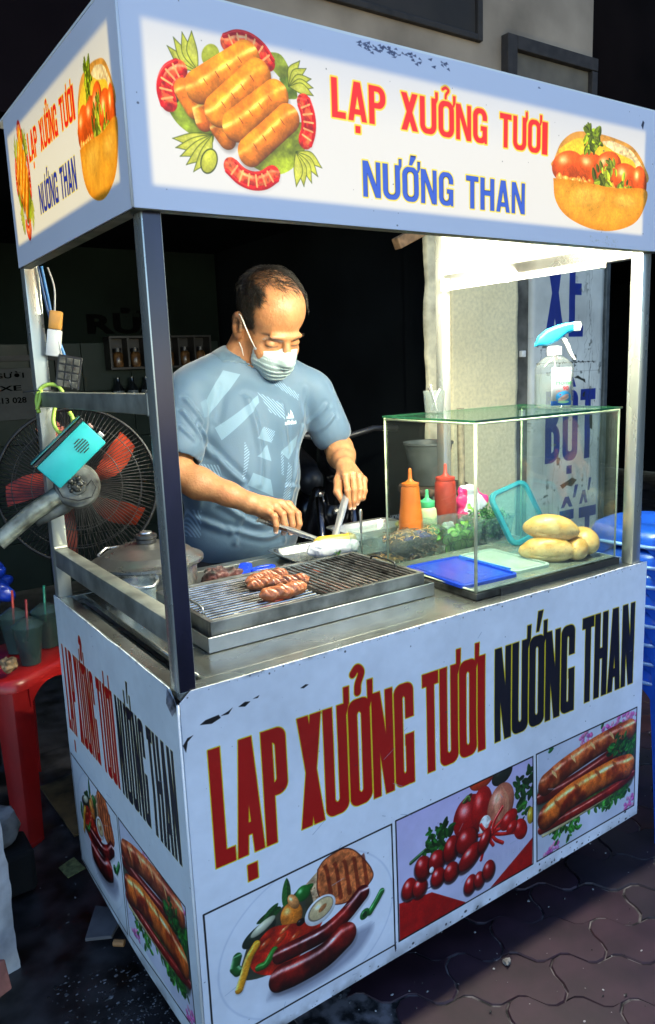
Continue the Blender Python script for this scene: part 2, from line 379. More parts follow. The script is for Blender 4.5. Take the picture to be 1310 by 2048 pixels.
# --- condensed heavy lettering
def sdr(X, Y, x0, y0, x1, y1, r=0.0):
    dx = np.abs(X - (x0 + x1) / 2) - (x1 - x0) / 2 + r; dy = np.abs(Y - (y0 + y1) / 2) - (y1 - y0) / 2 + r
    return np.hypot(np.maximum(dx, 0), np.maximum(dy, 0)) + np.minimum(np.maximum(dx, dy), 0) - r
GW = {'L': 0.72, 'A': 1.0, 'Ạ': 1.0, 'P': 0.92, 'X': 1.0, 'Ư': 1.02, 'Ở': 1.0, 'Ơ': 1.0, 'Ớ': 1.0, 'N': 1.0, 'G': 0.95, 'T': 0.86, 'I': 0.44, 'H': 1.0}
def glyph(ch, X, Y, w, H, t, th, rr):
    base = {'Ạ': 'A', 'Ư': 'U', 'Ở': 'O', 'Ơ': 'O', 'Ớ': 'O'}.get(ch, ch)
    U = np.minimum; I_ = np.maximum; pl = lambda *p: sd_poly(X, Y, np.array(p, np.float32))
    if base == 'L': d = U(sdr(X, Y, 0, 0, t, H), sdr(X, Y, 0, 0, w, th))
    elif base == 'I': d = sdr(X, Y, 0, 0, w, H)
    elif base == 'T': d = U(sdr(X, Y, (w - t) / 2, 0, (w + t) / 2, H), sdr(X, Y, 0, H - th, w, H))
    elif base == 'H': d = U(U(sdr(X, Y, 0, 0, t, H), sdr(X, Y, w - t, 0, w, H)), sdr(X, Y, 0, H * .46, w, H * .46 + th))
    elif base == 'N': d = U(U(sdr(X, Y, 0, 0, t * .86, H), sdr(X, Y, w - t * .86, 0, w, H)), pl((0, H), (t * 1.0, H), (w, 0), (w - t * 1.0, 0)))
    elif base == 'X': d = U(pl((0, H), (t * 1.12, H), (w, 0), (w - t * 1.12, 0)), pl((0, 0), (t * 1.12, 0), (w, H), (w - t * 1.12, H)))
    elif base == 'A':
        c = w / 2; k = t * .92
        d = U(pl((0, 0), (k, 0), (c + k * .45, H), (c - k * .62, H)), pl((w, 0), (w - k, 0), (c - k * .45, H), (c + k * .62, H)))
        d = U(d, sdr(X, Y, w * .24, H * .17, w * .76, H * .17 + th * .85))
    elif base == 'P':
        y0 = H * .42
        o = sdr(X, Y, -rr * 2, y0, w, H, rr); i = sdr(X, Y, -w, y0 + th * .9, w - t, H - th * .9, rr * .45)
        d = I_(I_(o, -i), -X); d = U(d, sdr(X, Y, 0, 0, t, H))
    elif base in 'UOG':
        o = sdr(X, Y, 0, 0, w, H if base != 'U' else H * 2, rr); i = sdr(X, Y, t, th * .9, w - t, (H - th * .9) if base != 'U' else H * 3, rr * .45)
        d = I_(o, -i)
        if base == 'U': d = I_(d, Y - H)
        if base == 'G':
            d = I_(d, -sdr(X, Y, w - t * 1.3, H * .5, w + t, H * .66)); d = U(d, sdr(X, Y, w * .55, H * .5 - th * .85, w, H * .5)); d = U(d, sdr(X, Y, w - t * .55, 0, w, H * .3))
    if ch == 'Ạ': d = U(d, sdr(X, Y, w / 2 - t * .45, -th * 1.9, w / 2 + t * .45, -th * .75))
    if ch in 'ƯỞƠỚ':
        d = U(d, pl((w - t * .35, H - th * .9), (w + t * .02, H - th * .85), (w + t * .36, H - th * .1), (w + t * .40, H + th * 1.15), (w - t * .22, H + th * 1.15), (w - t * .22, H - th * .2)))
    if ch == 'Ớ': d = U(d, pl((w * .42, H + th * .35), (w * .60, H + th * .35), (w * .86, H + th * 2.1), (w * .52, H + th * 2.1)))
    if ch == 'Ở':
        P = arc([(w * .28, H + th * 1.9), (w * .48, H + th * 2.25), (w * .66, H + th * 1.85), (w * .5, H + th * 1.1), (w * .47, H + th * .5)])
        d = U(d, sd_path(X, Y, P.astype(np.float32))[0] - th * .27)
    return d
def word(cv, txt, x0, x1, y0, y1, tf, thf, rf, col, ocol, ow, gap=0.10, soft=1.0, mirror=None, skew=0.0):
    H = y1 - y0; n = len(txt); tot = sum(GW[c] for c in txt) + gap * (n - 1); u = (x1 - x0) / tot; x = x0
    items = []
    for ch in txt:
        w = GW[ch] * u; q = cv.L((x - w * .1 - ow, y0 - H * .3, x + w * 1.35 + ow, y1 + H * .4))
        if q:
            sl, X, Y = q; yy = Y - y0 - skew * (x + w / 2 - x0)
            items.append((sl, glyph(ch, X - x, yy, w, H, tf * u if ch != 'I' else w, thf * H, rf * u)))
        x += w + gap * u
    for sl, d in items: cv.put(sl, d - ow, ocol, soft=soft)
    for sl, d in items: cv.put(sl, d, col, soft=soft)
# --- ordinary type: the built-in font, rasterised from its triangles
_font_cache = {}
def type_mask(txt, px_h, bold=0.0, ss=3):
    cu = bpy.data.curves.new('t', 'FONT'); cu.body = txt; cu.size = 1.0; cu.offset = bold; cu.resolution_u = 4
    ob = bpy.data.objects.new('t', cu); COL.objects.link(ob)
    dg = bpy.context.evaluated_depsgraph_get(); me = ob.evaluated_get(dg).to_mesh(); me.calc_loop_triangles()
    v = np.zeros(len(me.vertices) * 3); me.vertices.foreach_get('co', v); v = v.reshape(-1, 3)[:, :2]
    tr = np.array([t.vertices[:] for t in me.loop_triangles]); ob.evaluated_get(dg).to_mesh_clear()
    bpy.data.objects.remove(ob); bpy.data.curves.remove(cu)
    lo = v.min(0); hi = v.max(0); s = px_h * ss; pts = (v - lo) * s; W = int((hi - lo)[0] * s) + ss * 2; H = int((hi - lo)[1] * s) + ss * 2
    M = np.zeros((H + ss, W + ss), np.float32)
    for t in tr:
        a, b, c = pts[t]; x0, y0 = np.floor(np.minimum(np.minimum(a, b), c)).astype(int); x1, y1 = np.ceil(np.maximum(np.maximum(a, b), c)).astype(int) + 1
        X, Y = np.meshgrid(np.arange(x0, x1) + .5, np.arange(y0, y1) + .5)
        e = lambda p, q_: (q_[0] - p[0]) * (Y - p[1]) - (q_[1] - p[1]) * (X - p[0])
        e1, e2, e3 = e(a, b), e(b, c), e(c, a); k = ((e1 >= 0) & (e2 >= 0) & (e3 >= 0)) | ((e1 <= 0) & (e2 <= 0) & (e3 <= 0))
        s_ = M[y0:y1, x0:x1]; s_[k[:s_.shape[0], :s_.shape[1]]] = 1
    h2, w2 = M.shape[0] // ss, M.shape[1] // ss
    return M[:h2 * ss, :w2 * ss].reshape(h2, ss, w2, ss).mean((1, 3))
def typeset(cv, txt, x0, y0, width, height, col, bold=0.02, a=1.0):
    """stretch a line of type into the given box (metres)"""
    ph = max(8, int(height * cv.ppm)); m = type_mask(txt, 60, bold)
    i0 = int((x0 - cv.x0) * cv.ppm); j0 = int((y0 - cv.y0) * cv.ppm); w = max(2, int(width * cv.ppm)); h = max(2, int(height * cv.ppm))
    fy = np.clip((np.arange(h) + .5) / h * m.shape[0] - .5, 0, m.shape[0] - 1); fx = np.clip((np.arange(w) + .5) / w * m.shape[1] - .5, 0, m.shape[1] - 1)
    yi = np.minimum(fy.astype(int), m.shape[0] - 2); xi = np.minimum(fx.astype(int), m.shape[1] - 2); ty = (fy - yi)[:, None]; tx = (fx - xi)[None]
    k = (m[yi][:, xi] * (1 - ty) + m[yi + 1][:, xi] * ty) * (1 - tx) + (m[yi][:, xi + 1] * (1 - ty) + m[yi + 1][:, xi + 1] * ty) * tx
    j1, i1 = min(cv.H, j0 + h), min(cv.W, i0 + w); k = k[:j1 - j0, :i1 - i0, None] * a
    cv.img[j0:j1, i0:i1] = cv.img[j0:j1, i0:i1] * (1 - k) + np.asarray(col, np.float32) * k

# --- the food pictures (flat print on the panels); local frames are the posters' own metres
def art_plate(cv, dx, sx):
    """plate of sausages; drawn in the front panel's metres, dx and sx move and squeeze it"""
    cv.off = (dx, 0, sx, 1, 0)
    q = cv.L((0.014, 0.117, 0.4, 0.37)); sl, X, Y = q
    d = (np.hypot((X - .215) / 1.28, (Y - .235)) - .145); cv.put(sl, np.abs(d) - .0012, (.72, .76, .85), .5, soft=4); cv.put(sl, d + .012, (.93, .94, .98), .55, soft=26)
    cv.poly(arc([(.12, .15), (.2, .125), (.31, .14), (.345, .19), (.2, .18), (.13, .17)], 5), (.30, .32, .42), .5, soft=24)
    cv.poly([(.205, .335), (.235, .352), (.262, .345), (.25, .27), (.205, .275)], (.86, .72, .55), tex=(90, .9))
    cv.speck((.205, .29, .24, .34), 40, (.55, .33, .2), .0006, .0018, 4)
    bread = arc([(.234, .353), (.25, .366), (.285, .371), (.31, .36), (.335, .33), (.352, .30), (.352, .283), (.33, .27), (.29, .262), (.25, .28), (.232, .31), (.234, .353)], 5)
    cv.poly(bread, (.32, .12, .07), grow=.002); cv.poly(bread, (.80, .42, .22), tex=(120, 1.1))
    for k in range(5):
        x = .244 + k * .020; cv.poly(arc([(x, .355 - .004 * k), (x + .005, .34), (x + .010, .30), (x + .012, .275), (x + .021, .275), (x + .018, .30), (x + .013, .34), (x + .008, .358 - .004 * k)], 4), (.42, .12, .05), .75 , tex=(90, .8), soft=3)
    cv.poly(arc([(.10, .30), (.13, .30), (.2, .335), (.22, .30), (.215, .24), (.17, .2), (.11, .2), (.07, .22), (.08, .26), (.10, .30)], 5), (.16, .17, .10), .9, tex=(60, .8))
    for x, y, l, w, a, c in ((.165, .31, .056, .012, 1.5, (.16, .36, .14)), (.155, .315, .05, .011, 3.3, (.10, .25, .10)), (.12, .306, .036, .010, .6, (.12, .3, .12)), (.19, .32, .035, .012, .3, (.1, .34, .1))):
        cv.leaf(x, y, l, w, a, c)
    cv.ball(.2, .322, .016, .015, 0, (.12, .42, .14), spec=.5); cv.ball(.175, .29, .022, .027, .3, (.88, .48, .14), spec=.4, tex=(90, .6)); cv.ball(.18, .315, .009, .018, .5, (.85, .55, .3), spec=.5)
    cv.ball(.11, .286, .035, .016, .3, (.12, .17, .12), spec=.3); cv.ball(.118, .296, .026, .009, .35, (.80, .80, .68), spec=.2)
    cv.poly(arc([(.09, .26), (.13, .285), (.17, .275), (.21, .262), (.24, .25), (.2, .21), (.15, .19), (.11, .205), (.09, .23), (.09, .26)], 6), (.72, .13, .06), tex=(50, 1.2))
    for k, (x, y) in enumerate(((.12, .26), (.15, .255), (.18, .245), (.13, .235), (.165, .23))): cv.ball(x, y, .014, .006, .5, (.80, .25, .08), spec=.7, al=.8, soft=2)
    cv.ball(.193, .268, .009, .007, 0, (.06, .03, .03), spec=.4); cv.ball(.16, .27, .012, .004, .4, (.9, .4, .2), spec=.5)
    cv.saus([(.066, .262), (.060, .245), (.066, .235)], .009, (.10, .32, .12), shadow=.1); cv.saus(arc([(.103, .268), (.088, .25), (.075, .22), (.066, .20)]), .008, (.90, .60, .12), spec=.5)
    cv.saus(arc([(.105, .222), (.12, .222), (.137, .24)]), .007, (.14, .42, .12), spec=.4)
    cv.ball(.235, .272, .034, .026, .25, (.92, .92, .93), rim=.25, spec=.2); cv.ball(.236, .274, .028, .020, .25, (.55, .50, .42), rim=.2, spec=.1); cv.ball(.237, .274, .026, .0175, .25, (.86, .76, .56), rim=.15, spec=.35)
    cv.ball(.24, .274, .010, .005, .5, (.72, .45, .25), rim=.1, spec=.2)
    cv.saus([(.345, .215), (.362, .232), (.374, .246)], .007, (.10, .40, .14)); cv.ball(.333, .217, .012, .010, .6, (.12, .42, .16)); cv.ball(.333, .217, .006, .005, .6, (.05, .2, .08), spec=0)
    cv.saus(arc([(.15, .224), (.19, .222), (.24, .222), (.285, .235), (.328, .262)]), .0175, (.46, .07, .05), spec=.85, tex=(90, .7), col2=(.22, .02, .02), rim=.75)
    cv.saus(arc([(.150, .178), (.185, .174), (.24, .176), (.285, .193)]), .0275, (.42, .06, .04), spec=.9, tex=(80, .7), hl=.5, col2=(.20, .02, .02), rim=.8)
    cv.grain((.05, .12, .39, .372), .30)
    cv.off = (0, 0, 1, 1, 0)
def art_veg(cv):
    q = cv.L((.414, .118, .796, .381)); sl, X, Y = q
    base = np.stack([.80 - .1 * (Y - .12), .80 - .25 * (Y - .12), .90 + 0 * Y], -1); base += (LN(X, Y, 8)[..., None] - .5) * .08
    cv.put(sl, sdr(X, Y, .414, .118, .796, .381), base)
    cv.poly([(.416, .1185), (.416, .2), (.5, .187), (.592, .122), (.592, .1185)], (.66, .05, .04), tex=(20, .3)); cv.poly([(.665, .1225), (.674, .127), (.796, .188), (.796, .1225)], (.66, .05, .04), tex=(20, .3))
    cv.poly([(.43, .196), (.6, .192), (.67, .24), (.6, .205), (.43, .203)], (.92, .92, .95)); cv.poly([(.44, .199), (.6, .1965), (.63, .21), (.58, .201), (.44, .203)], (.25, .22, .45), .7)
    for k in range(22):
        cv.rect(.43 + k * .016, .19 - .001 * k, .432 + k * .016, .1915, (.9, .9, .94), .3)
    cv.ball(.7, .375, .032, .022, .3, (.10, .13, .10), spec=.2); cv.ball(.64, .385, .035, .022, .1, (.80, .22, .06), spec=.5)
    cv.ball(.606, .312, .047, .050, .2, (.58, .04, .04), spec=.75, tex=(30, .5)); cv.ball(.64, .32, .030, .048, -.1, (.62, .05, .04), spec=.4); cv.ball(.6, .356, .014, .006, .5, (.30, .10, .06), spec=.2)
    cv.saus(arc([(.588, .352), (.6, .36), (.605, .35)]), .0035, (.25, .35, .1), shadow=0)
    cv.ball(.696, .305, .040, .050, -.2, (.72, .40, .30), spec=.55, tex=(40, .5))
    for k in range(9):
        a = -1.1 + k * .27; cv.poly(arc([(.698, .352), (.698 + .026 * math.sin(a) , .31), (.705 + .01 * math.sin(a), .262), (.698 + .022 * math.sin(a), .31)], 4), (.86, .62, .46), .5)
    cv.ball(.65, .275, .018, .024, .1, (.90, .88, .86), rim=.4, spec=.2, tex=(140, .7))
    cv.frond(.775, .32, .042, 46, (.10, .28, .10), 3, .36); cv.frond(.76, .26, .028, 18, (.16, .38, .12), 5, .4); cv.ball(.79, .245, .012, .02, 0, (.8, .65, .15))
    cv.saus([(.447, .275), (.5, .292)], .004, (.15, .32, .14)); cv.frond(.515, .298, .036, 50, (.12, .36, .12), 9, .36)
    for k in range(11):
        a = R(-150 + k * 31); ln = .055 + .02 * math.sin(k * 2.1)
        cv.saus(arc([(.668, .25), (.668 + ln * .5 * math.cos(a) - .004, .25 + ln * .4 * math.sin(a)), (.672 + ln * math.cos(a), .249 + ln * .75 * math.sin(a))]), .0042, (.76, .07, .05), spec=.7, shadow=.1)
    for x, y, a_, b_ in ((.72, .262, .028, .02), (.757, .225, .02, .028), (.73, .24, .018, .014)): cv.ball(x, y, a_, b_, .5, (.70, .05, .04), spec=.6)
    for x, y, a_, b_, an in ((.442, .221, .0165, .021, 0), (.469, .212, .0165, .019, 0), (.478, .252, .018, .024, .3), (.514, .251, .019, .022, .2), (.553, .262, .018, .026, -.2), (.517, .214, .0165, .019, 0), (.553, .21, .018, .020, .1), (.596, .262, .026, .026, .4), (.606, .222, .032, .020, .55), (.647, .243, .013, .025, -.5), (.606, .158, .0155, .020, -.2), (.632, .157, .0135, .018, .2), (.66, .168, .016, .021, .1)):
        cv.ball(x, y - .004, a_ * 1.3, b_ * 1.2, an, (.12, .01, .02), spec=0, al=.8, soft=5); cv.ball(x, y, a_ * 1.12, b_ * 1.1, an, (.56, .035, .03), rim=.7, spec=.75, sp=(-.3, .45), tex=(40, .3))
    cv.ball(.5, .237, .006, .007, 0, (.9, .9, .92), spec=0); cv.grain((.416, .12, .795, .38), .24)
def art_rolls(cv, dx, sx):
    cv.off = (dx, 0, sx, 1, 0)
    q = cv.L((.812, .125, 1.172, .386)); sl, X, Y = q
    n = LN(X, Y, 12); C = np.stack([.74 + .14 * n, .77 + .12 * n, .84 + .12 * n], -1); cv.put(sl, sdr(X, Y, .812, .125, 1.172, .386), C)
    rg = np.random.RandomState(5)
    for cx, cy in ((.975, .372), (1.06, .368), (1.11, .376), (1.155, .14), (.86, .135), (1.15, .36)):
        for k in range(16):
            a = rg.rand() * 6.28; r = .018 * rg.rand() ** .5; c = (.72 + .2 * rg.rand(), .25 + .3 * rg.rand(), .65)
            cv.ball(cx + r * math.cos(a) * 1.4, max(.128, min(.383, cy + r * math.sin(a))), .006, .005, a, c, spec=.1, al=.8, soft=1.5)
    for x, y, a in ((.845, .375, .3), (.86, .378, 2.5), (1.03, .374, 1.), (1.09, .36, .4), (.87, .137, .7)): cv.leaf(x, y, .02, .006, a, (.15, .42, .18))
    cv.poly(arc([(.815, .21), (.9, .19), (1.0, .18), (1.1, .175), (1.165, .2), (1.168, .33), (1.05, .3), (.9, .27), (.815, .30), (.815, .21)], 5), (.16, .20, .14), .85, tex=(40, 1), soft=10)
    cv.frond(1.145, .30, .026, 40, (.14, .42, .14), 21, .5); cv.frond(.885, .297, .020, 22, (.16, .46, .14), 22, .6); cv.frond(1.09, .305, .02, 20, (.15, .4, .14), 23, .5)
    cv.saus(arc([(.822, .275), (.9, .275), (1.0, .285), (1.1, .30)]), .016, (.42, .08, .04), spec=.6)
    cv.saus(arc([(.840, .302), (.90, .318), (1.0, .333), (1.08, .338), (1.140, .338)]), .0275, (.74, .36, .17), spec=.55, tex=(90, .6), rim=.75, hl=.5, col2=(.46, .15, .06))
    for x, y in ((.865, .322), (.93, .337), (1.0, .346), (1.07, .35)): cv.poly(arc([(x - .008, y + .008), (x + .006, y - .004), (x + .010, y - .018), (x + .004, y - .012), (x - .006, y - .002)], 4), (.95, .78, .50), .9, soft=2)
    cv.frond(.93, .165, .03, 40, (.2, .5, .16), 41, .4); cv.frond(1.06, .172, .03, 40, (.24, .54, .2), 42, .4); cv.frond(1.10, .31, .03, 40, (.12, .36, .12), 43, .4); cv.frond(1.02, .196, .034, 34, (.25, .5, .18), 31, .4); cv.frond(.88, .176, .024, 22, (.2, .48, .15), 32, .5); cv.frond(1.12, .185, .026, 26, (.16, .42, .14), 33, .5)
    cv.ball(1.0, .193, .03, .014, .1, (.75, .85, .62), spec=.2)
    cv.saus(arc([(.832, .180), (.92, .182), (1.05, .19), (1.15, .205)]), .006, (.92, .86, .62), spec=.3, shadow=0)
    cv.saus(arc([(.826, .196), (.9, .195), (1.0, .197), (1.1, .203), (1.158, .215)]), .0125, (.52, .09, .05), spec=.6, tex=(80, .5))
    cv.saus(arc([(.845, .222), (.92, .240), (1.02, .247), (1.09, .248), (1.134, .242)]), .0325, (.82, .38, .12), spec=.7, tex=(90, .6), rim=.8, hl=.5, col2=(.44, .11, .03))
    for x, y in ((.875, .245), (.945, .26), (1.02, .268), (1.085, .268)): cv.poly(arc([(x - .008, y + .008), (x + .008, y - .003), (x + .012, y - .020), (x + .004, y - .012), (x - .006, y - .001)], 4), (.55, .20, .06), .7, soft=3)
    cv.grain((.815, .13, 1.17, .384), .30)
    cv.off = (0, 0, 1, 1, 0)
def art_hotplate(cv, dx, sx):
    """yellow sausages on leaves, in the sign's metres"""
    cv.off = (dx, 0, sx, 1, 0)
    cv.poly(arc([(.035, .59), (.05, .61), (.1, .58), (.11, .55), (.1, .535), (.08, .545), (.055, .56), (.035, .59)], 5) + np.array([0, 1.0]), (.50, .58, .16), tex=(70, 1.0))
    cv.ball(.05, 1.598, .012, .016, .3, (.30, .33, .1), tex=(90, 1))
    cv.poly(arc([(.165, 1.517), (.2, 1.508), (.235, 1.52), (.262, 1.555), (.258, 1.585), (.235, 1.578), (.2, 1.55), (.175, 1.53)], 5), (.56, .63, .15), tex=(70, .9))
    cv.poly(arc([(.2, 1.672), (.225, 1.672), (.24, 1.65), (.232, 1.635), (.21, 1.65)], 5), (.50, .56, .18), tex=(80, 1.0)); cv.poly(arc([(.22, 1.64), (.24, 1.645), (.25, 1.62), (.235, 1.615)], 4), (.45, .55, .15), tex=(80, 1.0))
    def cuke(cx, cy, angs, ln, wd):
        for a in angs:
            a = R(a); ex, ey = cx + ln * math.cos(a), cy + ln * math.sin(a); mx, my = (cx + ex) / 2 - wd * .8 * math.sin(a), (cy + ey) / 2 + wd * .8 * math.cos(a)
            P = arc([(cx, cy), (mx, my), (ex, ey)]); Q = arc([(ex, ey), ((cx + ex) / 2 + wd * .25 * math.sin(a), (cy + ey) / 2 - wd * .25 * math.cos(a)), (cx, cy)])
            pg = np.concatenate([P, Q]); cv.poly(pg, (.26, .32, .06), grow=.0003); cv.poly(pg, (.74, .76, .26), grow=-.0006, tex=(90, .4))
            cv.poly((pg - pg.mean(0)) * .6 + pg.mean(0), (.84, .86, .42), .6, soft=4)
    cuke(.092, 1.628, (150, 132, 114, 97), .050, .015); cv.ball(.112, 1.652, .016, .012, .9, (.70, .74, .22), rim=.2, spec=.1)
    cuke(.235, 1.632, (60, 42, 22, 6, -8), .044, .014)
    cuke(.108, 1.552, (192, 203, 214, 226, 238), .062, .016); cv.ball(.1, 1.516, .012, .018, -.5, (.18, .24, .04), rim=.2, spec=0); cv.ball(.1, 1.516, .0105, .0165, -.5, (.76, .78, .26), rim=.15, spec=.1)
    cuke(.243, 1.545, (-22, -40, -58, -76, -92), .050, .015)
    def tom(c, r0, a0, a1, n):
        pt = lambda rr: arc([(c[0] + rr * math.cos(R(a0 + (a1 - a0) * k / 4)), c[1] + rr * math.sin(R(a0 + (a1 - a0) * k / 4))) for k in range(5)], 5)
        cv.saus(pt(r0 - .002), .012, (.93, .40, .20), spec=.35, tex=(150, .9), rim=.3, shadow=.1, col2=(.80, .12, .06), msc=90)
        cv.saus(pt(r0 + .008), .0032, (.80, .07, .04), spec=.3, rim=.2, shadow=0); cv.saus(pt(r0 - .012), .0028, (.84, .12, .06), spec=.3, rim=.2, shadow=0)
        for k in range(n):
            a = R(a0 + (a1 - a0) * (k + .5) / n); x, y = c[0] + (r0 - .002) * math.cos(a), c[1] + (r0 - .002) * math.sin(a); cv.saus([(x - .008 * math.cos(a), y - .008 * math.sin(a)), (x + .008 * math.cos(a), y + .008 * math.sin(a))], .0014, (.97, .70, .45), spec=0, rim=0, shadow=0)
    tom((.075, 1.597), .034, 110, 205, 5); tom((.165, 1.637), .045, 125, 30, 6); tom((.215, 1.588), .055, 30, -30, 5); tom((.17, 1.545), .05, 222, 312, 6)
    Y = (.93, .56, .10)
    kw = dict(spec=.6, tex=(70, .3), rim=.55, hl=.25, top=(-.45, .9), col2=(.89, .50, .08), msc=40)
    cv.saus([(.070, 1.602), (.084, 1.582)], .0155, (.88, .48, .08), **kw); cv.saus([(.092, 1.583), (.096, 1.566)], .013, (.84, .42, .07), **kw); cv.saus([(.118, 1.562), (.13, 1.548)], .014, (.86, .45, .08), **kw)
    cv.saus([(.092, 1.609), (.168, 1.660)], .0215, Y, **kw); cv.saus([(.119, 1.583), (.185, 1.640)], .0215, Y, **kw)
    cv.saus([(.145, 1.567), (.213, 1.617)], .0215, Y, **kw); cv.saus([(.166, 1.535), (.232, 1.589)], .0200, (.92, .52, .10), **kw)
    for ax, ay, bx, by in ((.092, 1.609, .168, 1.660), (.119, 1.583, .185, 1.640), (.145, 1.567, .213, 1.617), (.166, 1.535, .232, 1.589)):
        for k in range(4):
            t = .15 + .24 * k; x, y = ax + (bx - ax) * t, ay + (by - ay) * t; cv.saus([(x - .004, y + .004), (x + .0015, y - .0025)], .0006, (.66, .28, .04), spec=0, rim=0, shadow=0)
    cv.grain((.02, 1.485, .30, 1.69), .2); cv.off = (0, 0, 1, 1, 0)
def art_bun(cv, dx, sx):
    cv.off = (dx, 0, sx, 1, 0)
    top = arc([(.82, 1.60), (.84, 1.63), (.88, 1.652), (.94, 1.657), (1.0, 1.655), (1.06, 1.645), (1.10, 1.615), (1.108, 1.58), (.96, 1.56), (.82, 1.58), (.82, 1.60)], 6)
    cv.poly(top, (.88, .62, .26), tex=(50, .4)); cv.poly(arc([(.99, 1.65), (1.05, 1.64), (1.09, 1.615), (1.095, 1.60), (1.04, 1.615), (.98, 1.625), (.96, 1.645)], 5), (.95, .85, .66), tex=(160, .8))
    cv.poly(arc([(.83, 1.615), (.88, 1.64), (.94, 1.645), (1.0, 1.63), (1.06, 1.62), (1.07, 1.60), (1.03, 1.585), (.98, 1.61), (.9, 1.605), (.84, 1.595)], 5), (.96, .80, .22), tex=(40, .4))
    for x, y, a, b, an in ((.86, 1.588, .048, .028, .2), (.93, 1.592, .05, .028, 0), (.98, 1.598, .045, .03, .3), (1.045, 1.58, .05, .032, -.15), (1.085, 1.578, .026, .034, 0)): cv.ball(x, y, a, b, an, (.90, .36, .10), rim=.4, spec=.6, tex=(60, .5))
    for k in range(16): cv.ball(.83 + .0065 * k, 1.562 + .004 * math.sin(k * 2.2), .006, .010, .3 * k, (.92, .66, .30) if k % 3 else (.94, .45, .16), rim=.3, spec=.3)
    cv.frond(.93, 1.645, .024, 60, (.58, .68, .12), 12, .45); cv.frond(.965, 1.572, .026, 26, (.70, .78, .22), 14, .55); cv.frond(1.04, 1.562, .028, 26, (.62, .72, .20), 15, .5); cv.frond(.99, 1.595, .018, 16, (.68, .76, .2), 16, .6)
    bun = arc([(.817, 1.563), (.9, 1.565), (1.0, 1.562), (1.108, 1.568), (1.104, 1.53), (1.07, 1.498), (1.0, 1.480), (.93, 1.480), (.86, 1.497), (.825, 1.525), (.817, 1.563)], 6)
    cv.poly(bun, (.94, .66, .20), tex=(14, .25)); sl, X, Y = cv.L((.817, 1.48, 1.108, 1.568)); d = sd_poly(X, Y, bun.astype(np.float32))
    cv.put(sl, np.where(d < 0, -1, 1) * .01, (.86, .50, .08), np.clip(1 + d / .016, 0, 1) * .6 * (d < 0)); cv.ball(.92, 1.54, .05, .018, .1, (.98, .78, .34), rim=.1, spec=.1, al=.5, soft=18)
    cv.ball(1.04, 1.54, .035, .012, 0, (.98, .80, .38), rim=.1, spec=.1, al=.5, soft=14)
    cv.grain((.81, 1.475, 1.112, 1.66), .22); cv.off = (0, 0, 1, 1, 0)

RED, NAVY, YEL = (.70, .045, .03), (.012, .02, .11), (.88, .78, .10)
def frame_lines(cv, pts, w=.0016, col=(.02, .02, .03)):
    P = np.array(pts + [pts[0]], np.float32); q = cv.L((P[:, 0].min(), P[:, 1].min(), P[:, 0].max(), P[:, 1].max())); sl, X, Y = q
    cv.put(sl, sd_path(X, Y, P)[0] - w, col)
def wear(cv, seed):
    sl, X, Y = cv.L((cv.x0, cv.y0, cv.x0 + cv.w, cv.y0 + cv.h)); n = LN(X, Y, 5, 5); n2 = LN(X + 3, Y, 60, 3)
    cv.img *= (1 - .12 * np.clip(n - .45, 0, 1) * 2 - .04 * n2)[..., None][:cv.H, :cv.W]
    g = np.clip(1 - (Y - cv.y0 - .015) / .05, 0, 1) ** 2 * np.clip(LN(X, Y, 30, 4) * 2.2 - .7, 0, 1) * .55; cv.img[:] = cv.img * (1 - g[..., None]) + np.array((.22, .20, .18)) * g[..., None]
    e = np.clip(1 - (.757 - Y) / .012, 0, 1) * np.clip(LN(X, Y, 60, 3) * 3 - 1.3, 0, 1) * .7; cv.img[:] = cv.img * (1 - e[..., None]) + np.array((.25, .25, .27)) * e[..., None]
    rg = np.random.RandomState(seed + 40)
    for k in range(26):
        x, y = cv.x0 + rg.rand() * cv.w, cv.y0 + rg.rand() * cv.h; a = rg.randn() * .5; l = .006 + .03 * rg.rand(); cv.saus([(x, y), (x + l * math.cos(a), y + l * math.sin(a))], .00045, (.62, .66, .74), spec=0, rim=0, shadow=0)
# front panel
PPM = 1500
fp = Canvas(0, .07, 1.20, .69, PPM, (.92, .935, .975))
for txt, a, b, c in (('LẠP', .040, .181, RED), ('XƯỞNG', .205, .461, RED), ('TƯƠI', .484, .651, RED), ('NƯỚNG', .679, .929, NAVY), ('THAN', .955, 1.146, NAVY)):
    word(fp, txt, a, b, .440 + .018 * a, .646 + .014 * a, .405, .125, .36, c, YEL, .0019, gap=.08)
def clipped(cv, pts, fn):
    keep = cv.img.copy(); fn(); P = np.array(pts, np.float32); sl, X, Y = cv.L((cv.x0, cv.y0, cv.x0 + cv.w, cv.y0 + cv.h)); m = np.clip(.5 - sd_poly(X, Y, P) * cv.ppm, 0, 1)[..., None]; cv.img[sl] = cv.img[sl] * m + keep[sl] * (1 - m)
clipped(fp, [(.012, .369), (.402, .376), (.404, .115), (.013, .115)], lambda: art_plate(fp, 0, 1)); clipped(fp, [(.412, .379), (.795, .383), (.799, .122), (.414, .117)], lambda: art_veg(fp)); clipped(fp, [(.806, .384), (1.168, .388), (1.172, .124), (.812, .122)], lambda: art_rolls(fp, 0, 1))
frame_lines(fp, [(.012, .369), (.402, .376), (.404, .115), (.013, .115)]); frame_lines(fp, [(.412, .379), (.795, .383), (.799, .122), (.414, .117)]); frame_lines(fp, [(.806, .384), (1.168, .388), (1.172, .124), (.812, .122)])
